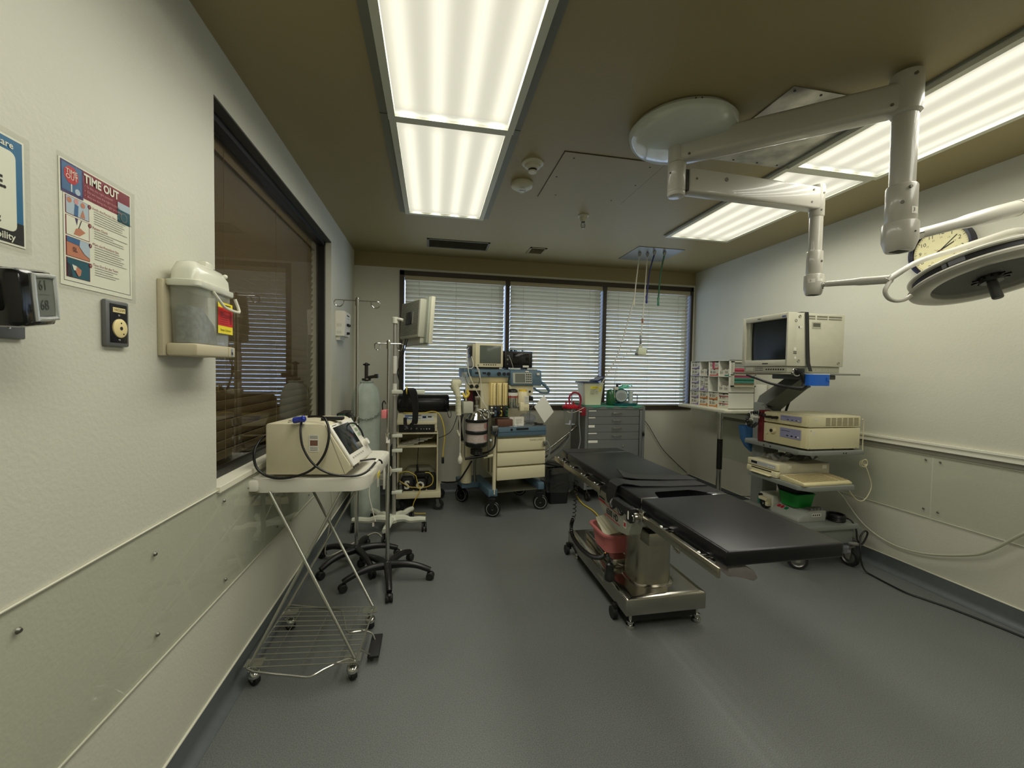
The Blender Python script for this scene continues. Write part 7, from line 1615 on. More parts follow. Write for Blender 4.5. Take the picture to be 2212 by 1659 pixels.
def carton(col, row, u0, u1, v0, v1, tint, style, words, depth=0.18):
    """u across the cell (0 far .. 1 near), v up"""
    yt = RY1 - col * cw - 0.008; zb = RZ0 + th + (2 - row) * chh
    y1, y0 = yt - u0 * (cw - 0.010), yt - u1 * (cw - 0.010); z0, z1 = zb + v0 * (chh - 0.008) + 0.0005, zb + v1 * (chh - 0.008)
    nm = ('farthest', 'second', 'third', 'nearest')[col] + ' column, ' + ('top', 'middle', 'bottom')[row] + ' row'
    q = thing('suture_carton', words + ' in the suture rack, ' + nm, 'carton', (RX0 + depth / 2, (y0 + y1) / 2, z0), group='suture cartons in the white rack')
    xf = RX0 + 0.008
    MB(True).m(CWH).box(xf, xf + depth, y0, y1, z0, z1).build('carton', q, smooth=False)
    p_ = MB(True); w_ = y1 - y0; h_ = z1 - z0
    def f(a0, a1, b0, b1, M_, o_=0.0006): p_.m(M_).quad((xf - o_, y1 - a0 * w_, z0 + b0 * h_), (xf - o_, y1 - a1 * w_, z0 + b0 * h_), (xf - o_, y1 - a1 * w_, z0 + b1 * h_), (xf - o_, y1 - a0 * w_, z0 + b1 * h_))
    if style == 'corner':
        p_.m(tint)._add([(xf - 0.0006, y1 - a * w_, z0 + b_ * h_) for a, b_ in ((0, 0), (1, 0), (1, 0.75), (0.8, 0.3), (0.6, 0.15), (0, 0.12))], [tuple(range(6))])
    elif style == 'foot': f(0, 1, 0, 0.2, tint); f(0.75, 1, 0.2, 0.4, tint)
    elif style == 'band': f(0, 1, 0.62, 0.74, tint)
    elif style == 'side': f(0.55, 1, 0, 1, tint)
    f(0.12, 0.2, 0.35, 0.75, INK); f(0.32, 0.62, 0.62, 0.68, INK); f(0.32, 0.7, 0.50, 0.55, INK); f(0.32, 0.6, 0.38, 0.43, INK)
    p_.m(INK)._add([(xf - 0.0008, y1 - (0.5 + 0.1 * math.cos(math.radians(a))) * w_, z1 + 0.12 * h_ * math.sin(math.radians(a))) for a in (180, 216, 252, 288, 324, 360)], [tuple(range(6))])
    p_.build('print', q, smooth=False, normals=False)
for row in (0, 1, 2):
    for k in (0, 1): carton(0, row, 0, 1, 0.5 * k, 0.5 * k + 0.47, LAV, 'corner', ('lower', 'upper')[k] + ' lavender cornered carton')
carton(1, 0, 0, 0.55, 0, 0.48, CWH, 'plain', 'left small white carton'); carton(1, 0, 0.57, 1, 0, 0.46, INK, 'side', 'right small dark sided carton')
carton(1, 1, 0, 0.5, 0, 0.98, LAV, 'corner', 'tall lavender carton'); carton(1, 1, 0.52, 1, 0, 0.47, LAV, 'corner', 'small lower lavender carton'); carton(1, 1, 0.52, 1, 0.5, 0.95, CWH, 'plain', 'small upper white carton')
carton(2, 0, 0, 1, 0, 0.46, SAL, 'foot', 'lower salmon edged carton'); carton(2, 0, 0, 0.52, 0.48, 0.95, PNK, 'side', 'upper left pink sided carton'); carton(2, 0, 0.54, 1, 0.48, 0.92, SAL, 'foot', 'upper right salmon edged carton')
for c_ in (1, 2):
    for k in (0, 1): carton(c_, 2, 0, 1, 0.5 * k, 0.5 * k + 0.47, ORG, 'foot', ('lower', 'upper')[k] + ' orange edged carton')
carton(3, 0, 0, 0.5, 0, 0.42, CWH, 'plain', 'left plain white carton'); carton(3, 0, 0.52, 1, 0, 0.47, GRN, 'foot', 'right green edged carton')
carton(3, 1, 0, 0.5, 0, 0.45, CWH, 'plain', 'left plain white carton'); carton(3, 1, 0.52, 1, 0, 0.43, CWH, 'plain', 'right plain white carton')
carton(3, 2, 0, 1, 0, 0.42, RED, 'band', 'lower red banded carton'); carton(3, 2, 0, 1, 0.44, 0.93, RED, 'band', 'upper red banded carton')
t = thing('white_storage_box', 'plain white box on the corner table beside the right wall', 'box', (2.97, 3.4, 1.0))
MB(True).m(RW).box(2.905, 3.045, 3.29, 3.62, 0.999, 1.225, 0.003).build('box', t)
t = thing('thin_cord', 'thin black cord sagging down the back wall right of the drawer cabinet', 'cable', (2.5, 4.4, 0.4))
MB(True).m(BLACK).tube([(2.16, 4.33, 0.90), (2.33, 4.40, 0.86), (2.476, 4.405, 0.715), (2.60, 4.405, 0.53), (2.698, 4.405, 0.40), (2.86, 4.405, 0.25), (3.0, 4.40, 0.13)], 0.0035, 6, smooth=6).build('cable', t)
t = thing('floor_cable', 'thin black cable lying along the right baseboard to the equipment tower', 'cable', (2.9, 3.1, 0.1))
MB(True).m(BLACK).tube([(3.0, 3.9, 0.06), (3.0, 3.5, 0.12), (2.98, 3.2, 0.22), (2.85, 2.98, 0.28), (2.65, 2.88, 0.325)], 0.0035, 6, smooth=6).build('cable', t)
# ================================================================== ENDOSCOPY TOWER
t = thing('equipment_tower', 'grey wheeled equipment tower with shelves and a swing arm by the right wall', 'trolley', (2.63, 2.55, 0))
TG = TOWERG
def shelf(name, x0, x1, y0, y1, z0, z1, ch=0.05):
    pl = [(x0 + ch, y0), (x1 - ch * 0.3, y0), (x1, y0 + ch * 0.3), (x1, y1), (x0 + ch, y1), (x0, y1 - ch), (x0, y0 + ch)]
    return MB(True).m(TG).prism(pl, z0, z1, 'Z', bev=0.003).build(name, t)
s1 = shelf('upper_shelf', 2.415, 2.905, 2.275, 2.86, 0.785, 0.812)
m = MB(True).m(INK)
for x in (2.72, 2.74): m.cyl((x, 2.2755, 0.798), (x, 2.2735, 0.798), 0.005, n=8)
for y in (2.56, 2.62): m.cyl((2.4155, y, 0.798), (2.4135, y, 0.798), 0.006, n=8)
m.build('shelf_screws', s1)
shelf('middle_shelf', 2.318, 2.725, 2.185, 2.70, 0.575, 0.605)
shelf('lower_shelf', 2.40, 2.885, 2.275, 2.87, 0.275, 0.305)
MB(True).m(TG).box(2.42, 2.86, 2.30, 2.86, 0.165, 0.275, 0.01).build('base', t)
MB(True).m(TG).box(2.525, 2.66, 2.74, 2.86, 0.305, 1.10, 0.006).build('column', t)
a0, a1 = Vector((2.592, 2.78, 1.07)), Vector((2.705, 2.62, 1.275))
MB(True).m(mat('tower_arm', (96, 98, 92), 0.5)).tube([a0, a0 + Vector((0.0, 0, 0.02)), a1, a1 + Vector((0.02, -0.02, 0.02))], [0.088, 0.088, 0.075, 0.075], 4, smooth=0, sq=(0, 1, 0)).build('swing_arm', t)
MB(True).m(mat('tower_arm', (96, 98, 92), 0.5)).box(2.50, 2.80, 2.42, 2.66, 1.290, 1.322, 0.006).build('arm_plate', t)
MB(True).m(TG).prism([(2.275, 2.29), (2.85, 2.29), (2.85, 2.75), (2.255, 2.75)], 1.322, 1.334, 'Z', bev=0.002).build('monitor_platform', t)
MB(True).m(STEEL).tube([(2.30, 2.287, 1.326), (2.27, 2.30, 1.326), (2.252, 2.60, 1.326), (2.255, 2.76, 1.326)], 0.007, 8).build('platform_rail', t)
for x, y, a in ((2.45, 2.335, 55), (2.86, 2.32, 8), (2.45, 2.82, 20), (2.85, 2.82, 30)):
    r_ = 0.062
    M_ = Matrix.Translation((x, y, r_)) @ Matrix.Rotation(math.radians(a), 4, 'Z')
    w_ = MB(True).m(RUBBER).lathe([(r_ * 0.7, -0.013), (r_ - 0.004, -0.013), (r_, -0.006), (r_, 0.006), (r_ - 0.004, 0.013), (r_ * 0.7, 0.013)], M=M_, n=28, axis='X', cap=False)
    w_.m(DSTEEL).lathe([(0, -0.008), (r_ * 0.3, -0.010), (r_ * 0.6, -0.006), (r_ * 0.72, -0.013), (r_ * 0.72, 0.013), (r_ * 0.6, 0.006), (r_ * 0.3, 0.010), (0, 0.008)], M=M_, n=28, axis='X')
    w_.m(mat('fork_grey', (150, 148, 138), 0.4, 0.6))
    for s_ in (-1, 1): w_.prism([(-0.012, -0.012), (0.012, -0.012), (0.03, 0.055), (0.02, 0.075), (-0.02, 0.075), (-0.02, 0.03)], s_ * 0.018 - 0.0015, s_ * 0.018 + 0.0015, 'X', M_)
    w_.box(-0.021, 0.021, -0.022, 0.032, 0.070, 0.082, 0.003, M_).cyl(M_ @ Vector((0, 0.005, 0.08)), M_ @ Vector((0, 0.005, 0.115)), 0.014, n=12)
    o = w_.build('castor', t)
    if x > 2.7: MB(True).m(mat('bumper_grey', (120, 120, 112), 0.6)).torus((x + 0.02, y, 0.168), 0.048, 0.012, 'Z', 28, 8).build('bumper_ring', o)
MB(True).m(TG).box(2.86, 2.96, 2.32, 2.40, 0.20, 0.262, 0.006).build('bumper_arm', t)

# ---- crt monitor
CG = mat('crt_beige', (196, 194, 174), 0.5, noise=0.03, nscale=20); CB = mat('crt_bezel', (172, 172, 152), 0.5)
t = thing('crt_monitor', 'boxy beige tube monitor strapped to the top of the equipment tower', 'monitor', (2.5, 2.5, 1.375))
m = MB(True).m(CG).box(2.335, 2.715, 2.30, 2.70, 1.378, 1.728, 0.004).build('case', t)
fr_ = MB(True).m(CG)
fr_.box(2.272, 2.340, 2.30, 2.314, 1.378, 1.730, 0.003).box(2.272, 2.340, 2.672, 2.70, 1.378, 1.730, 0.003).box(2.272, 2.340, 2.314, 2.672, 1.694, 1.730, 0.003).box(2.272, 2.340, 2.314, 2.672, 1.378, 1.420, 0.003)
bz = fr_.build('bezel', t)
m = MB(True).m(CB).box(2.285, 2.338, 2.640, 2.672, 1.42, 1.694); m.m(INK).box(2.271, 2.2725, 2.53, 2.56, 1.709, 1.714).box(2.271, 2.2725, 2.455, 2.505, 1.392, 1.399)
m.m(mat('violet_mark', (80, 84, 130), 0.5)).box(2.2712, 2.2722, 2.320, 2.350, 1.700, 1.712); m.build('bezel_inner', bz, normals=False)
# slightly bulging tube face
m = MB(True).m(mat('crt_glass', (28, 32, 32), 0.16, spec=0.4)); gy, gz = 14, 12; vs = []; 
for i in range(gy + 1):
    for j in range(gz + 1):
        u_, v_ = i / gy * 2 - 1, j / gz * 2 - 1
        vs.append((2.296 + 0.004 * (u_ * u_ + v_ * v_), 2.478 + u_ * 0.166, 1.557 + v_ * 0.138))
m._add(vs, [(i * (gz + 1) + j, (i + 1) * (gz + 1) + j, (i + 1) * (gz + 1) + j + 1, i * (gz + 1) + j + 1) for i in range(gy) for j in range(gz)]); m.build('tube_face', t)
m = MB(True).m(mat('vent_grey2', (128, 126, 110), 0.6))
for k in range(7):
    z = 1.712 - 0.0028 * k - (0.006 if k > 3 else 0)
    for x0_, x1_ in ((2.415, 2.478), (2.492, 2.70)):
        m.box(x0_, min(x1_, 2.575), 2.2985, 2.30, z, z + 0.0013); 
        if x1_ > 2.6: m.box(2.585, 2.69, 2.2985, 2.30, z, z + 0.0013)
m.m(CB).box(2.455, 2.525, 2.298, 2.30, 1.628, 1.672).m(mat('handle_pocket_shade', (90, 88, 76), 0.6)).box(2.462, 2.518, 2.2972, 2.298, 1.640, 1.664)  # shade inside the handle pocket painted as a flat darker patch
m.m(mat('dimple', (150, 148, 130), 0.5))
for x, z in ((2.358, 1.705), (2.358, 1.414), (2.675, 1.402)): m.torus((x, 2.2985, z), 0.009, 0.002, 'Y', 14, 5).cyl((x, 2.2995, z), (x, 2.2982, z), 0.004, n=8)
m.m(WHITE).box(2.318, 2.338, 2.2982, 2.30, 1.482, 1.500).box(2.352, 2.378, 2.2982, 2.30, 1.628, 1.640).box(2.352, 2.358, 2.2982, 2.30, 1.628, 1.65).box(2.325, 2.34, 2.2982, 2.30, 1.425, 1.44)
m.m(INK).box(2.318, 2.342, 2.298, 2.30, 1.470, 1.474).box(2.318, 2.342, 2.298, 2.30, 1.460, 1.464).torus((2.330, 2.299, 1.676), 0.008, 0.0012, 'Y', 16, 5)
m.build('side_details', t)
m = MB(True).m(mat('tape_yellow', (206, 196, 140), 0.6)).box(2.28, 2.36, 2.32, 2.52, 1.728, 1.7315); m.build('top_paper', t)
m = MB(True).m(CB).box(2.286, 2.70, 2.312, 2.69, 1.336, 1.377, 0.003).build('control_tray', t)
m = MB(True).m(INK)
for k in range(8): m.cyl((2.287, 2.34 + 0.020 * k, 1.356), (2.2835, 2.34 + 0.020 * k, 1.356), 0.0055, n=10)
for k in range(5): m.box(2.2845, 2.286, 2.515 + 0.014 * k, 2.523 + 0.014 * k, 1.362, 1.367).box(2.2845, 2.286, 2.515 + 0.014 * k, 2.523 + 0.014 * k, 1.347, 1.352)
m.m(CG).box(2.284, 2.287, 2.60, 2.67, 1.345, 1.37); m.build('control_buttons', t)
m = MB(True).m(INK)
for k in range(6): m.cyl((2.36 + 0.05 * k, 2.3125, 1.355), (2.36 + 0.05 * k, 2.311, 1.355), 0.002, n=6)
m.build('tray_screws', t)
t = thing('black_strap', 'black strap running over the tube monitor and looping below its platform', 'strap', (2.42, 2.29, 1.5))
m = MB(True).m(STR)
ribbon(m, [((2.40, 2.50, 1.735), (0.013, 0, 0)), ((2.405, 2.32, 1.735), (0.013, 0, 0)), ((2.405, 2.2955, 1.732), (0.013, 0, 0)), ((2.406, 2.293, 1.70), (0.013, 0, 0)), ((2.412, 2.292, 1.60), (0.0125, 0, 0)), ((2.418, 2.292, 1.50), (0.013, 0, 0)), ((2.425, 2.290, 1.40), (0.013, 0, 0)), ((2.43, 2.275, 1.345), (0.013, 0, 0))], 0.1, 0.003); m.build('strap', t)
m = MB(True).m(STR).tube([(2.33, 2.275, 1.355), (2.345, 2.26, 1.325), (2.36, 2.255, 1.29), (2.37, 2.25, 1.26), (2.35, 2.255, 1.235), (2.32, 2.27, 1.235), (2.28, 2.32, 1.245), (2.25, 2.40, 1.26), (2.235, 2.50, 1.29), (2.235, 2.60, 1.315)], [0.02, 0.018, 0.016, 0.018, 0.014, 0.012, 0.010, 0.009, 0.009, 0.008], 8, smooth=4); m.box(2.315, 2.36, 2.245, 2.29, 1.33, 1.365, 0.008); m.build('strap_loop', t)
MB(True).m(CHROME).tube([(2.30, 2.27, 1.36), (2.285, 2.265, 1.335), (2.30, 2.26, 1.315), (2.325, 2.258, 1.318), (2.335, 2.26, 1.34)], 0.003, 6, closed=True).build('buckle', t)
t = thing('blue_cuff', 'bright blue rounded plastic reel hanging below the tube monitor corner', 'reel', (2.44, 2.24, 1.25))
mat('bright_blue', (18, 92, 190), 0.4)
m = MB(True).m(MATS['bright_blue'])
loft(m, [[(2.43 + a, 2.225 + b_, z) for a, b_ in ring(0, 0, 0.078, 0.032, 0.028, 6)] for z in (1.253, 1.26, 1.318, 1.325)]); m.build('reel', t)
m = MB(True).m(mat('blue_emboss', (30, 110, 205), 0.4)).text('R', 0.04, (2.475, 2.192, 1.290), (1, 0, 0), (0, 0, 1), th=0.001, off=0.002); m.build('embossed_letter', t, smooth=False, normals=False)
MB(True).m(WHITE).box(2.37, 2.50, 2.20, 2.25, 1.325, 1.330).build('white_lining', t)
t = thing('tower_cables', 'two black cables hanging behind the monitor platform', 'cable', (2.75, 2.7, 1.2))
for x in (2.74, 2.80): MB(True).m(BLACK).tube([(x + 0.03, 2.74, 1.32), (x + 0.02, 2.75, 1.25), (x - 0.01, 2.77, 1.15), (x - 0.03, 2.80, 1.02), (x - 0.04, 2.83, 0.82)], 0.009, 8, smooth=4).build('cable', t)

# ---- processor stack on the upper shelf
UC = mat('unit_cream', (216, 208, 172), 0.42); UF = mat('unit_front', (212, 202, 160), 0.4); PUR = mat('panel_violet', (146, 146, 178), 0.4)
def unit(name, label, z0, z1, knob):
    t = thing(name, label, 'processor', (2.66, 2.48, z0))
    MB(True).m(UC).box(2.462, 2.880, 2.300, 2.660, z0 + 0.004, z1, 0.003).build('case', t)
    f_ = MB(True).m(UF).prism([(2.468, 2.302), (2.468, 2.658), (2.440, 2.652), (2.434, 2.62), (2.440, 2.34), (2.452, 2.306)], z0 + 0.006, z1 - 0.002, 'Z', bev=0.003).build('front', t)
    m = MB(True).m(PUR).box(2.4335, 2.4385, 2.335, 2.50, z0 + (z1 - z0) * 0.42, z1 - (z1 - z0) * 0.12)
    m.m(INK)
    for k in range(3): m.box(2.4325, 2.434, 2.36 + 0.035 * k, 2.375 + 0.035 * k, z0 + (z1 - z0) * 0.5, z0 + (z1 - z0) * 0.56)
    m.box(2.4325, 2.434, 2.42, 2.49, z1 - (z1 - z0) * 0.26, z1 - (z1 - z0) * 0.24); m.m(WHITE).box(2.4325, 2.434, 2.345, 2.36, z0 + (z1 - z0) * 0.5, z0 + (z1 - z0) * 0.56); m.build('panel', t, smooth=False)
    return t
u2 = unit('light_source', 'lower cream light source unit with a round lamp socket on the tower upper shelf', 0.820, 0.965, True)
MB(True).m(UF).lathe([(0, -0.020), (0.018, -0.020), (0.024, -0.012), (0.026, 0.0), (0, 0.0)], (2.437, 2.56, 0.915), 24, axis='X').build('lamp_socket', u2)
MB(True).m(INK).lathe([(0, 0), (0.012, 0), (0.012, -0.003), (0, -0.003)], (2.417, 2.56, 0.915), 16, axis='X').build('socket_hole', u2)
MB(True).m(UC).cyl((2.438, 2.615, 0.89), (2.426, 2.615, 0.89), 0.010, n=16).build('power_knob', u2)
m = MB(True).m(WHITE).box(2.492, 2.512, 2.2985, 2.30, 0.925, 0.945); m.m(INK)
for x in (2.474, 2.66, 2.85): m.cyl((x, 2.2995, 0.828), (x, 2.2985, 0.828), 0.0025, n=6)
m.cyl((2.480, 2.2995, 0.948), (2.480, 2.2985, 0.948), 0.003, n=6).build('side_marks', u2, smooth=False)
for x, y in ((2.49, 2.33), (2.85, 2.33), (2.49, 2.63), (2.85, 2.63)): MB(True).m(BLACK).cyl((x, y, 0.812), (x, y, 0.825), 0.012, n=12).build('foot', u2)
u1 = unit('video_processor', 'upper cream video processor with side louvres on the tower upper shelf', 0.967, 1.046, False)
m = MB(True).m(mat('louvre_dark', (120, 114, 90), 0.6))
for i in range(6):
    for j in range(6): m.box(2.595 + 0.046 * i, 2.632 + 0.046 * i, 2.2985, 2.3005, 0.982 + 0.0095 * j, 0.9865 + 0.0095 * j)
m.build('louvres', u1, smooth=False)
MB(True).m(WHITE).box(2.505, 2.53, 2.2985, 2.3, 1.018, 1.03).build('side_label', u1, smooth=False)
MB(True).m(BLACK).box(2.395, 2.437, 2.575, 2.60, 1.004, 1.020, 0.004).cyl((2.44, 2.53, 1.012), (2.392, 2.53, 1.012), 0.011, n=14).build('cable_connector', u1)
t = thing('scope_lead', 'black coiled lead with pale connector hanging from the video processor', 'cable', (2.40, 2.68, 0.98))
coil = []
pth = [Vector(p) for p in ((2.41, 2.60, 1.015), (2.40, 2.68, 1.035), (2.39, 2.74, 1.02), (2.385, 2.76, 0.97), (2.385, 2.74, 0.93), (2.39, 2.70, 0.925), (2.40, 2.67, 0.96))]
ph = 0
for i in range(len(pth) - 1):
    a, b_ = pth[i], pth[i + 1]; d_ = (b_ - a); L_ = d_.length; d_.normalize(); u_ = d_.orthogonal().normalized(); v_ = d_.cross(u_)
    for k in range(20): ph += 1.2; coil.append(a + d_ * L_ * k / 20 + (u_ * math.cos(ph) + v_ * math.sin(ph)) * 0.011)
MB(True).m(BLACK).tube(coil, 0.004, 5, smooth=0).build('coiled_lead', t)
MB(True).m(WHITE).tube([(2.40, 2.66, 1.00), (2.395, 2.70, 1.0), (2.39, 2.73, 1.025), (2.385, 2.745, 1.04)], 0.009, 8).box(2.385, 2.41, 2.70, 2.73, 0.985, 1.015, 0.004).build('connector', t)
t = thing('red_pouch', 'dark red cloth pouch behind the processor stack', 'pouch', (2.55, 2.7, 0.82))
loft(MB(True).m(mat('dark_red_cloth', (104, 18, 26), 0.7)), [[(2.485 + a, 2.700 + b_, z) for a, b_ in ring(0, 0, 0.04, ry, ry * 0.8, 4)] for ry, z in ((0.028, 0.815), (0.034, 0.9), (0.028, 1.0), (0.018, 1.05))]).build('pouch_body', t)
t = thing('blue_glove_bag', 'blue plastic bag hanging from the left edge of the tower upper shelf', 'bag', (2.45, 2.9, 0.78))
BLB = mat('blue_bag', (60, 108, 160), 0.4, bump=0.4, bscale=40)
loft(MB(True).m(BLB), [[(cx_ + a, 2.90 + b_, z) for a, b_ in ring(0, 0, hx, hy, hy * 0.9, 4)] for cx_, hx, hy, z in ((2.60, 0.05, 0.02, 0.690), (2.575, 0.075, 0.03, 0.735), (2.545, 0.085, 0.035, 0.80), (2.525, 0.080, 0.035, 0.88), (2.52, 0.084, 0.035, 0.905))], True, False).build('bag_body', t)
MB(True).m(WHITE).torus((2.545, 2.90, 0.908), 0.05, 0.004, 'X', 20, 6).build('bag_ring', t)
# ---- printer, keyboard
t = thing('video_printer', 'cream video printer on the tower middle shelf behind the keyboard', 'printer', (2.54, 2.52, 0.606))
MB(True).m(mat('printer_side', (188, 182, 158), 0.5)).box(2.35, 2.76, 2.405, 2.665, 0.612, 0.702, 0.003).build('case', t)
m = MB(True).m(UC).box(2.325, 2.352, 2.400, 2.670, 0.655, 0.703, 0.006).box(2.318, 2.352, 2.400, 2.670, 0.608, 0.650, 0.006).build('front', t)
m = MB(True).m(mat('printer_panel', (178, 180, 184), 0.4)).box(2.3225, 2.326, 2.415, 2.63, 0.668, 0.692); m.m(SCREEN).box(2.321, 2.323, 2.575, 2.63, 0.672, 0.688); m.m(WHITE)
for k in range(3): m.box(2.321, 2.323, 2.42 + 0.022 * k, 2.435 + 0.022 * k, 0.672, 0.680)
m.m(INK).box(2.316, 2.319, 2.44, 2.62, 0.640, 0.648); m.build('panel', t, smooth=False)
MB(True).m(UC).box(2.296, 2.34, 2.44, 2.62, 0.612, 0.618, 0.002).build('paper_tray', t)
m = MB(True).m(WHITE).box(2.42, 2.445, 2.4035, 2.405, 0.672, 0.692).box(2.70, 2.735, 2.4035, 2.405, 0.665, 0.690).build('side_labels', t, smooth=False)
t = thing('plastic_cover', 'crumpled clear plastic cover lying on the video printer', 'cover', (2.55, 2.56, 0.703))
rg = random.Random(33); tb = bmesh.new(); bmesh.ops.create_grid(tb, x_segments=16, y_segments=10, size=0.5)
for v_ in tb.verts: v_.co.z = rg.uniform(0.0, 1.0)
m = MB(True).m(mat('crumpled_film', (132, 132, 124), 0.25, alpha=0.55, spec=0.8)); m._merge(tb, Matrix.Translation((2.56, 2.55, 0.704)) @ Matrix.Diagonal((0.34, 0.2, 0.045, 1))); m.build('film', t)
t = thing('keyboard', 'dusty cream computer keyboard on the front of the tower middle shelf', 'keyboard', (2.50, 2.29, 0.606))
KB = mat('keyboard_cream', (204, 194, 150), 0.5, noise=0.06, nscale=30)
Mk2 = Matrix.Translation((2.335, 2.195, 0.606)) @ Matrix.Rotation(math.radians(2), 4, 'Z')
MB(True).m(KB).prism([(0.0, 0.0), (0.185, 0.0), (0.185, 0.034), (0.16, 0.034), (0.02, 0.022), (0.0, 0.014)], 0.0, 0.385, 'X', Mk2, bev=0.003).build('case', t)
m = MB(True).m(mat('keys_grime', (176, 162, 122), 0.55))
for r_ in range(6):
    for c_ in range(19):
        if c_ in (15,): continue
        z = 0.022 + (0.022 + 0.024 * r_ - 0.02) / 0.14 * 0.012
        m.box(0.012 + 0.0192 * c_, 0.012 + 0.0192 * c_ + 0.0155, 0.022 + 0.024 * r_, 0.022 + 0.024 * r_ + 0.018, z - 0.002, z + 0.005, 0, Mk2)
m.build('keys', t, smooth=False)
t = thing('keyboard_cable', 'pale keyboard cable hooked up at the tower side and hanging in a loop', 'cable', (2.9, 2.3, 0.6))
KC = mat('cord_cream', (206, 200, 164), 0.5)
MB(True).m(KC).tube([(2.715, 2.25, 0.622), (2.765, 2.285, 0.600), (2.79, 2.29, 0.55), (2.833, 2.295, 0.50), (2.88, 2.295, 0.465), (2.925, 2.295, 0.462), (2.965, 2.295, 0.50), (2.988, 2.295, 0.56), (2.97, 2.295, 0.62), (2.945, 2.295, 0.675), (2.930, 2.298, 0.705)], 0.0035, 7, smooth=5).build('cable', t)
m = MB(True).m(KC)
for k, (dx, dz, r_) in enumerate(((0, 0, 0.025), (0.01, 0.006, 0.02), (-0.008, -0.004, 0.022))): m.torus((2.925 + dx, 2.298 + 0.004 * k, 0.72 + dz), r_, 0.003, 'Y', 16, 5)
m.tube([(2.888, 2.298, 1.02), (2.897, 2.298, 1.025), (2.903, 2.298, 1.0), (2.903, 2.298, 0.86), (2.905, 2.298, 0.80)], 0.003, 6); m.build('cable_knot', t)
t = thing('shelf_cables', 'tangle of black cables behind the printer on the tower', 'cable', (2.8, 2.6, 0.6))
rg = random.Random(2)
for k in range(4):
    pts = [(2.76 + rg.uniform(0, 0.1), 2.58 + rg.uniform(-0.08, 0.08), 0.60 + rg.uniform(0.0, 0.05)) for _ in range(5)]
    MB(True).m(BLACK).tube([(2.80 - 0.02 * k, 2.62, 0.775)] + pts + [(2.78, 2.66, 0.35 + 0.05 * k)], 0.0045, 6, smooth=5).build('cable', t)
# ---- lower shelf
t = thing('irrigation_pump', 'white irrigation pump with a roller head on the tower lower shelf', 'pump', (2.6, 2.7, 0.306))
MB(True).m(mat('pump_white', (196, 194, 178), 0.5)).box(2.50, 2.72, 2.605, 2.732, 0.306, 0.418, 0.004).build('case', t)
m = MB(True).m(BLACK).lathe([(0, -0.030), (0.035, -0.030), (0.042, -0.02), (0.042, 0), (0, 0)], (2.50, 2.665, 0.350), 24, axis='X'); m.m(WHITE).text('8', 0.022, (2.4695, 2.665, 0.345), (0, -1, 0), (0, 0, 1), off=0.001); m.build('pump_head', t)
m = MB(True).m(UC).box(2.455, 2.498, 2.62, 2.70, 0.372, 0.396, 0.006).box(2.465, 2.498, 2.62, 2.645, 0.335, 0.375, 0.004); m.build('head_cover', t)
MB(True).m(BLACK).cyl((2.50, 2.715, 0.395), (2.482, 2.715, 0.395), 0.012, n=14).build('knob', t)
MB(True).m(mat('green_fitting2', (40, 110, 90), 0.4)).cyl((2.488, 2.722, 0.33), (2.488, 2.722, 0.37), 0.012, n=10).build('green_fitting', t)
MB(True).m(INK).box(2.60, 2.66, 2.602, 2.605, 0.345, 0.362, 0.001).build('side_socket', t)
t = thing('switch_box', 'grey sloped switch box with red and green rockers on the tower lower shelf', 'switch box', (2.57, 2.42, 0.306))
SBX = mat('switchbox_grey', (164, 166, 160), 0.45)
MB(True).m(SBX).prism([(2.475, 0.306), (2.70, 0.306), (2.70, 0.378), (2.565, 0.378), (2.475, 0.325)], 2.365, 2.60, 'Y', bev=0.003).build('case', t)
sl2 = math.atan2(0.053, 0.09)
Ms = Matrix.Translation((2.475, 2.365, 0.325)) @ Matrix.Rotation(-sl2, 4, 'Y')
m = MB(True).m(RED).box(0.045, 0.07, 0.20, 0.22, 0.0, 0.005, 0, Ms).box(0.045, 0.07, 0.172, 0.190, 0.0, 0.005, 0, Ms); m.build('red_switch', t)
MB(True).m(mat('switch_green', (20, 110, 70), 0.4)).box(0.045, 0.07, 0.135, 0.158, 0.0, 0.005, 0, Ms).build('green_switch', t)
m = MB(True).m(WHITE).box(2.585, 2.66, 2.3635, 2.365, 0.34, 0.362); m.m(INK)
for k in range(4): m.box(2.59 + 0.017 * k, 2.60 + 0.017 * k, 2.3628, 2.3636, 0.346, 0.356)
m.build('side_label', t, smooth=False)
m = MB(True).m(mat('strip_grey', (120, 120, 116), 0.5))
for k in range(4): m.box(2.59 + 0.028 * k, 2.612 + 0.028 * k, 2.38, 2.42, 0.378, 0.392)
m.build('connector_strip', t)
t = thing('green_basin', 'bright green plastic basin sitting on the switch box of the tower', 'basin', (2.58, 2.50, 0.38))
GB2 = mat('bright_green', (20, 140, 50), 0.4)
def rg3(hx, hy, z): return [(a, b_, z) for a, b_ in ring(2.602, 2.51, hx, hy, 0.03, 5)]
loft(MB(True).m(GB2), [rg3(0.075, 0.07, 0.3795), rg3(0.088, 0.083, 0.468), rg3(0.092, 0.087, 0.470), rg3(0.088, 0.083, 0.476), rg3(0.083, 0.078, 0.470), rg3(0.070, 0.066, 0.385)]).build('bowl', t)
t = thing('black_bag', 'black padded item stuffed above the green basin', 'bag', (2.6, 2.5, 0.47))
loft(MB(True).m(BAGM), [[(2.60 + a, 2.53 + b_, z) for a, b_ in ring(0, 0, hx, hy, 0.02, 4)] for hx, hy, z in ((0.078, 0.07, 0.478), (0.085, 0.075, 0.505), (0.06, 0.05, 0.55), (0.05, 0.04, 0.57))]).build('bag_body', t)
t = thing('coiled_power_cable', 'coil of black cable on the right end of the tower lower shelf', 'cable', (2.79, 2.36, 0.306))
m = MB(True).m(BLACK)
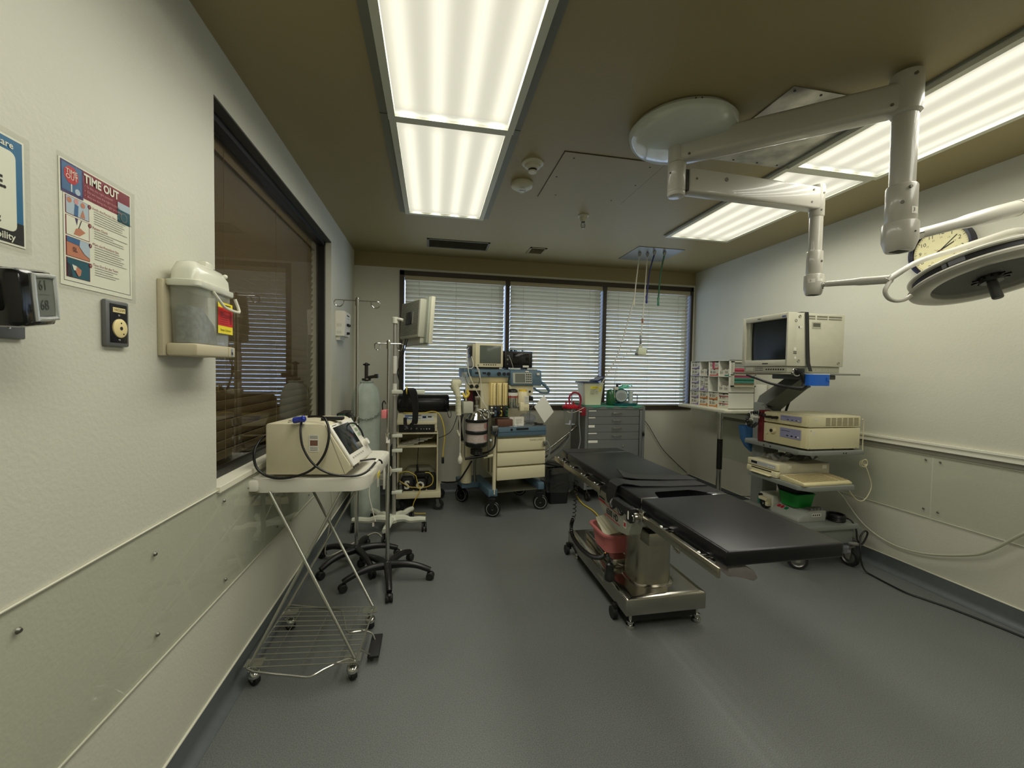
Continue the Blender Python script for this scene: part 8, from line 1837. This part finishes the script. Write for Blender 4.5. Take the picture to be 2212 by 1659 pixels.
for k in range(5): m.torus((2.785 + 0.003 * (k % 2), 2.365, 0.313 + 0.009 * k), 0.052 - 0.002 * (k % 3), 0.0055, 'Z', 26, 7)
m.build('coil', t)
MB(True).m(BLACK).tube([(2.835, 2.35, 0.33), (2.85, 2.31, 0.32), (2.862, 2.285, 0.27), (2.865, 2.275, 0.20), (2.89, 2.262, 0.175), (2.93, 2.262, 0.235), (2.925, 2.265, 0.26), (2.895, 2.262, 0.255), (2.872, 2.262, 0.215), (2.850, 2.24, 0.15), (2.845, 2.23, 0.08), (2.855, 2.21, 0.02), (2.86, 2.16, 0.006), (2.842, 1.97, 0.006), (2.87, 1.88, 0.006), (2.908, 1.785, 0.006), (2.94, 1.65, 0.006), (2.965, 1.505, 0.006), (2.99, 1.2, 0.006), (2.99, 0.8, 0.006)], 0.0055, 8, smooth=6).build('floor_run', t)
t = thing('long_grey_tube', 'long pale grey tube sagging along the right wall from the tower', 'hose', (3.0, 2.0, 0.3))
GC = mat('cord_pale', (178, 178, 156), 0.4)
MB(True).m(GC).tube([(2.88, 2.60, 0.52), (2.95, 2.56, 0.47), (3.0, 2.522, 0.44), (3.01, 2.36, 0.275), (3.015, 2.18, 0.205), (3.02, 1.99, 0.22), (3.02, 1.79, 0.30), (3.02, 1.69, 0.37), (3.02, 1.55, 0.53), (3.02, 1.40, 0.66)], [0.004, 0.004, 0.004, 0.005, 0.006, 0.007, 0.008, 0.008, 0.008, 0.008], 8, smooth=6).build('tube', t)
t = thing('clear_plastic_bag', 'crumpled clear plastic hanging under the front edge of the tower base', 'bag', (2.66, 2.27, 0.1))
tb = bmesh.new(); bmesh.ops.create_grid(tb, x_segments=14, y_segments=5, size=0.5); rg = random.Random(12)
for v_ in tb.verts: v_.co.z = rg.uniform(-1, 1)
m = MB(True).m(MATS['crinkly_bag']); m._merge(tb, Matrix.Translation((2.67, 2.29, 0.135)) @ Matrix.Rotation(math.radians(90), 4, 'X') @ Matrix.Diagonal((0.30, 0.07, 0.014, 1))); m.build('film', t)
# ================================================================== put every Empty at the base of its thing
for o in [q for q in S.objects if q.type == 'EMPTY' and q.parent is None]:
    pts = []
    def walk(c, M):
        Mc = M @ Matrix.LocRotScale(c.location, c.rotation_euler, c.scale)
        if c.type == 'MESH': pts.extend(Mc @ Vector(b) for b in c.bound_box)
        for d in CH.get(c, []): walk(d, Mc)
    CH = {}
    for q in S.objects:
        if q.parent: CH.setdefault(q.parent, []).append(q)
    M0 = Matrix.LocRotScale(o.location, o.rotation_euler, o.scale)
    for c in CH.get(o, []): walk(c, M0)
    if not pts: continue
    hang = o.get('category') in ('surgical lamp', 'ceiling light', 'smoke detector', 'strobe light', 'sprinkler', 'vent', 'ceiling panel', 'ceiling plate')
    z = (max if hang else min)(p.z for p in pts)
    base = Vector(((min(p.x for p in pts) + max(p.x for p in pts)) / 2, (min(p.y for p in pts) + max(p.y for p in pts)) / 2, z))
    loc = M0.inverted() @ base
    for c in CH[o]: c.location = c.location - loc
    o.location = base
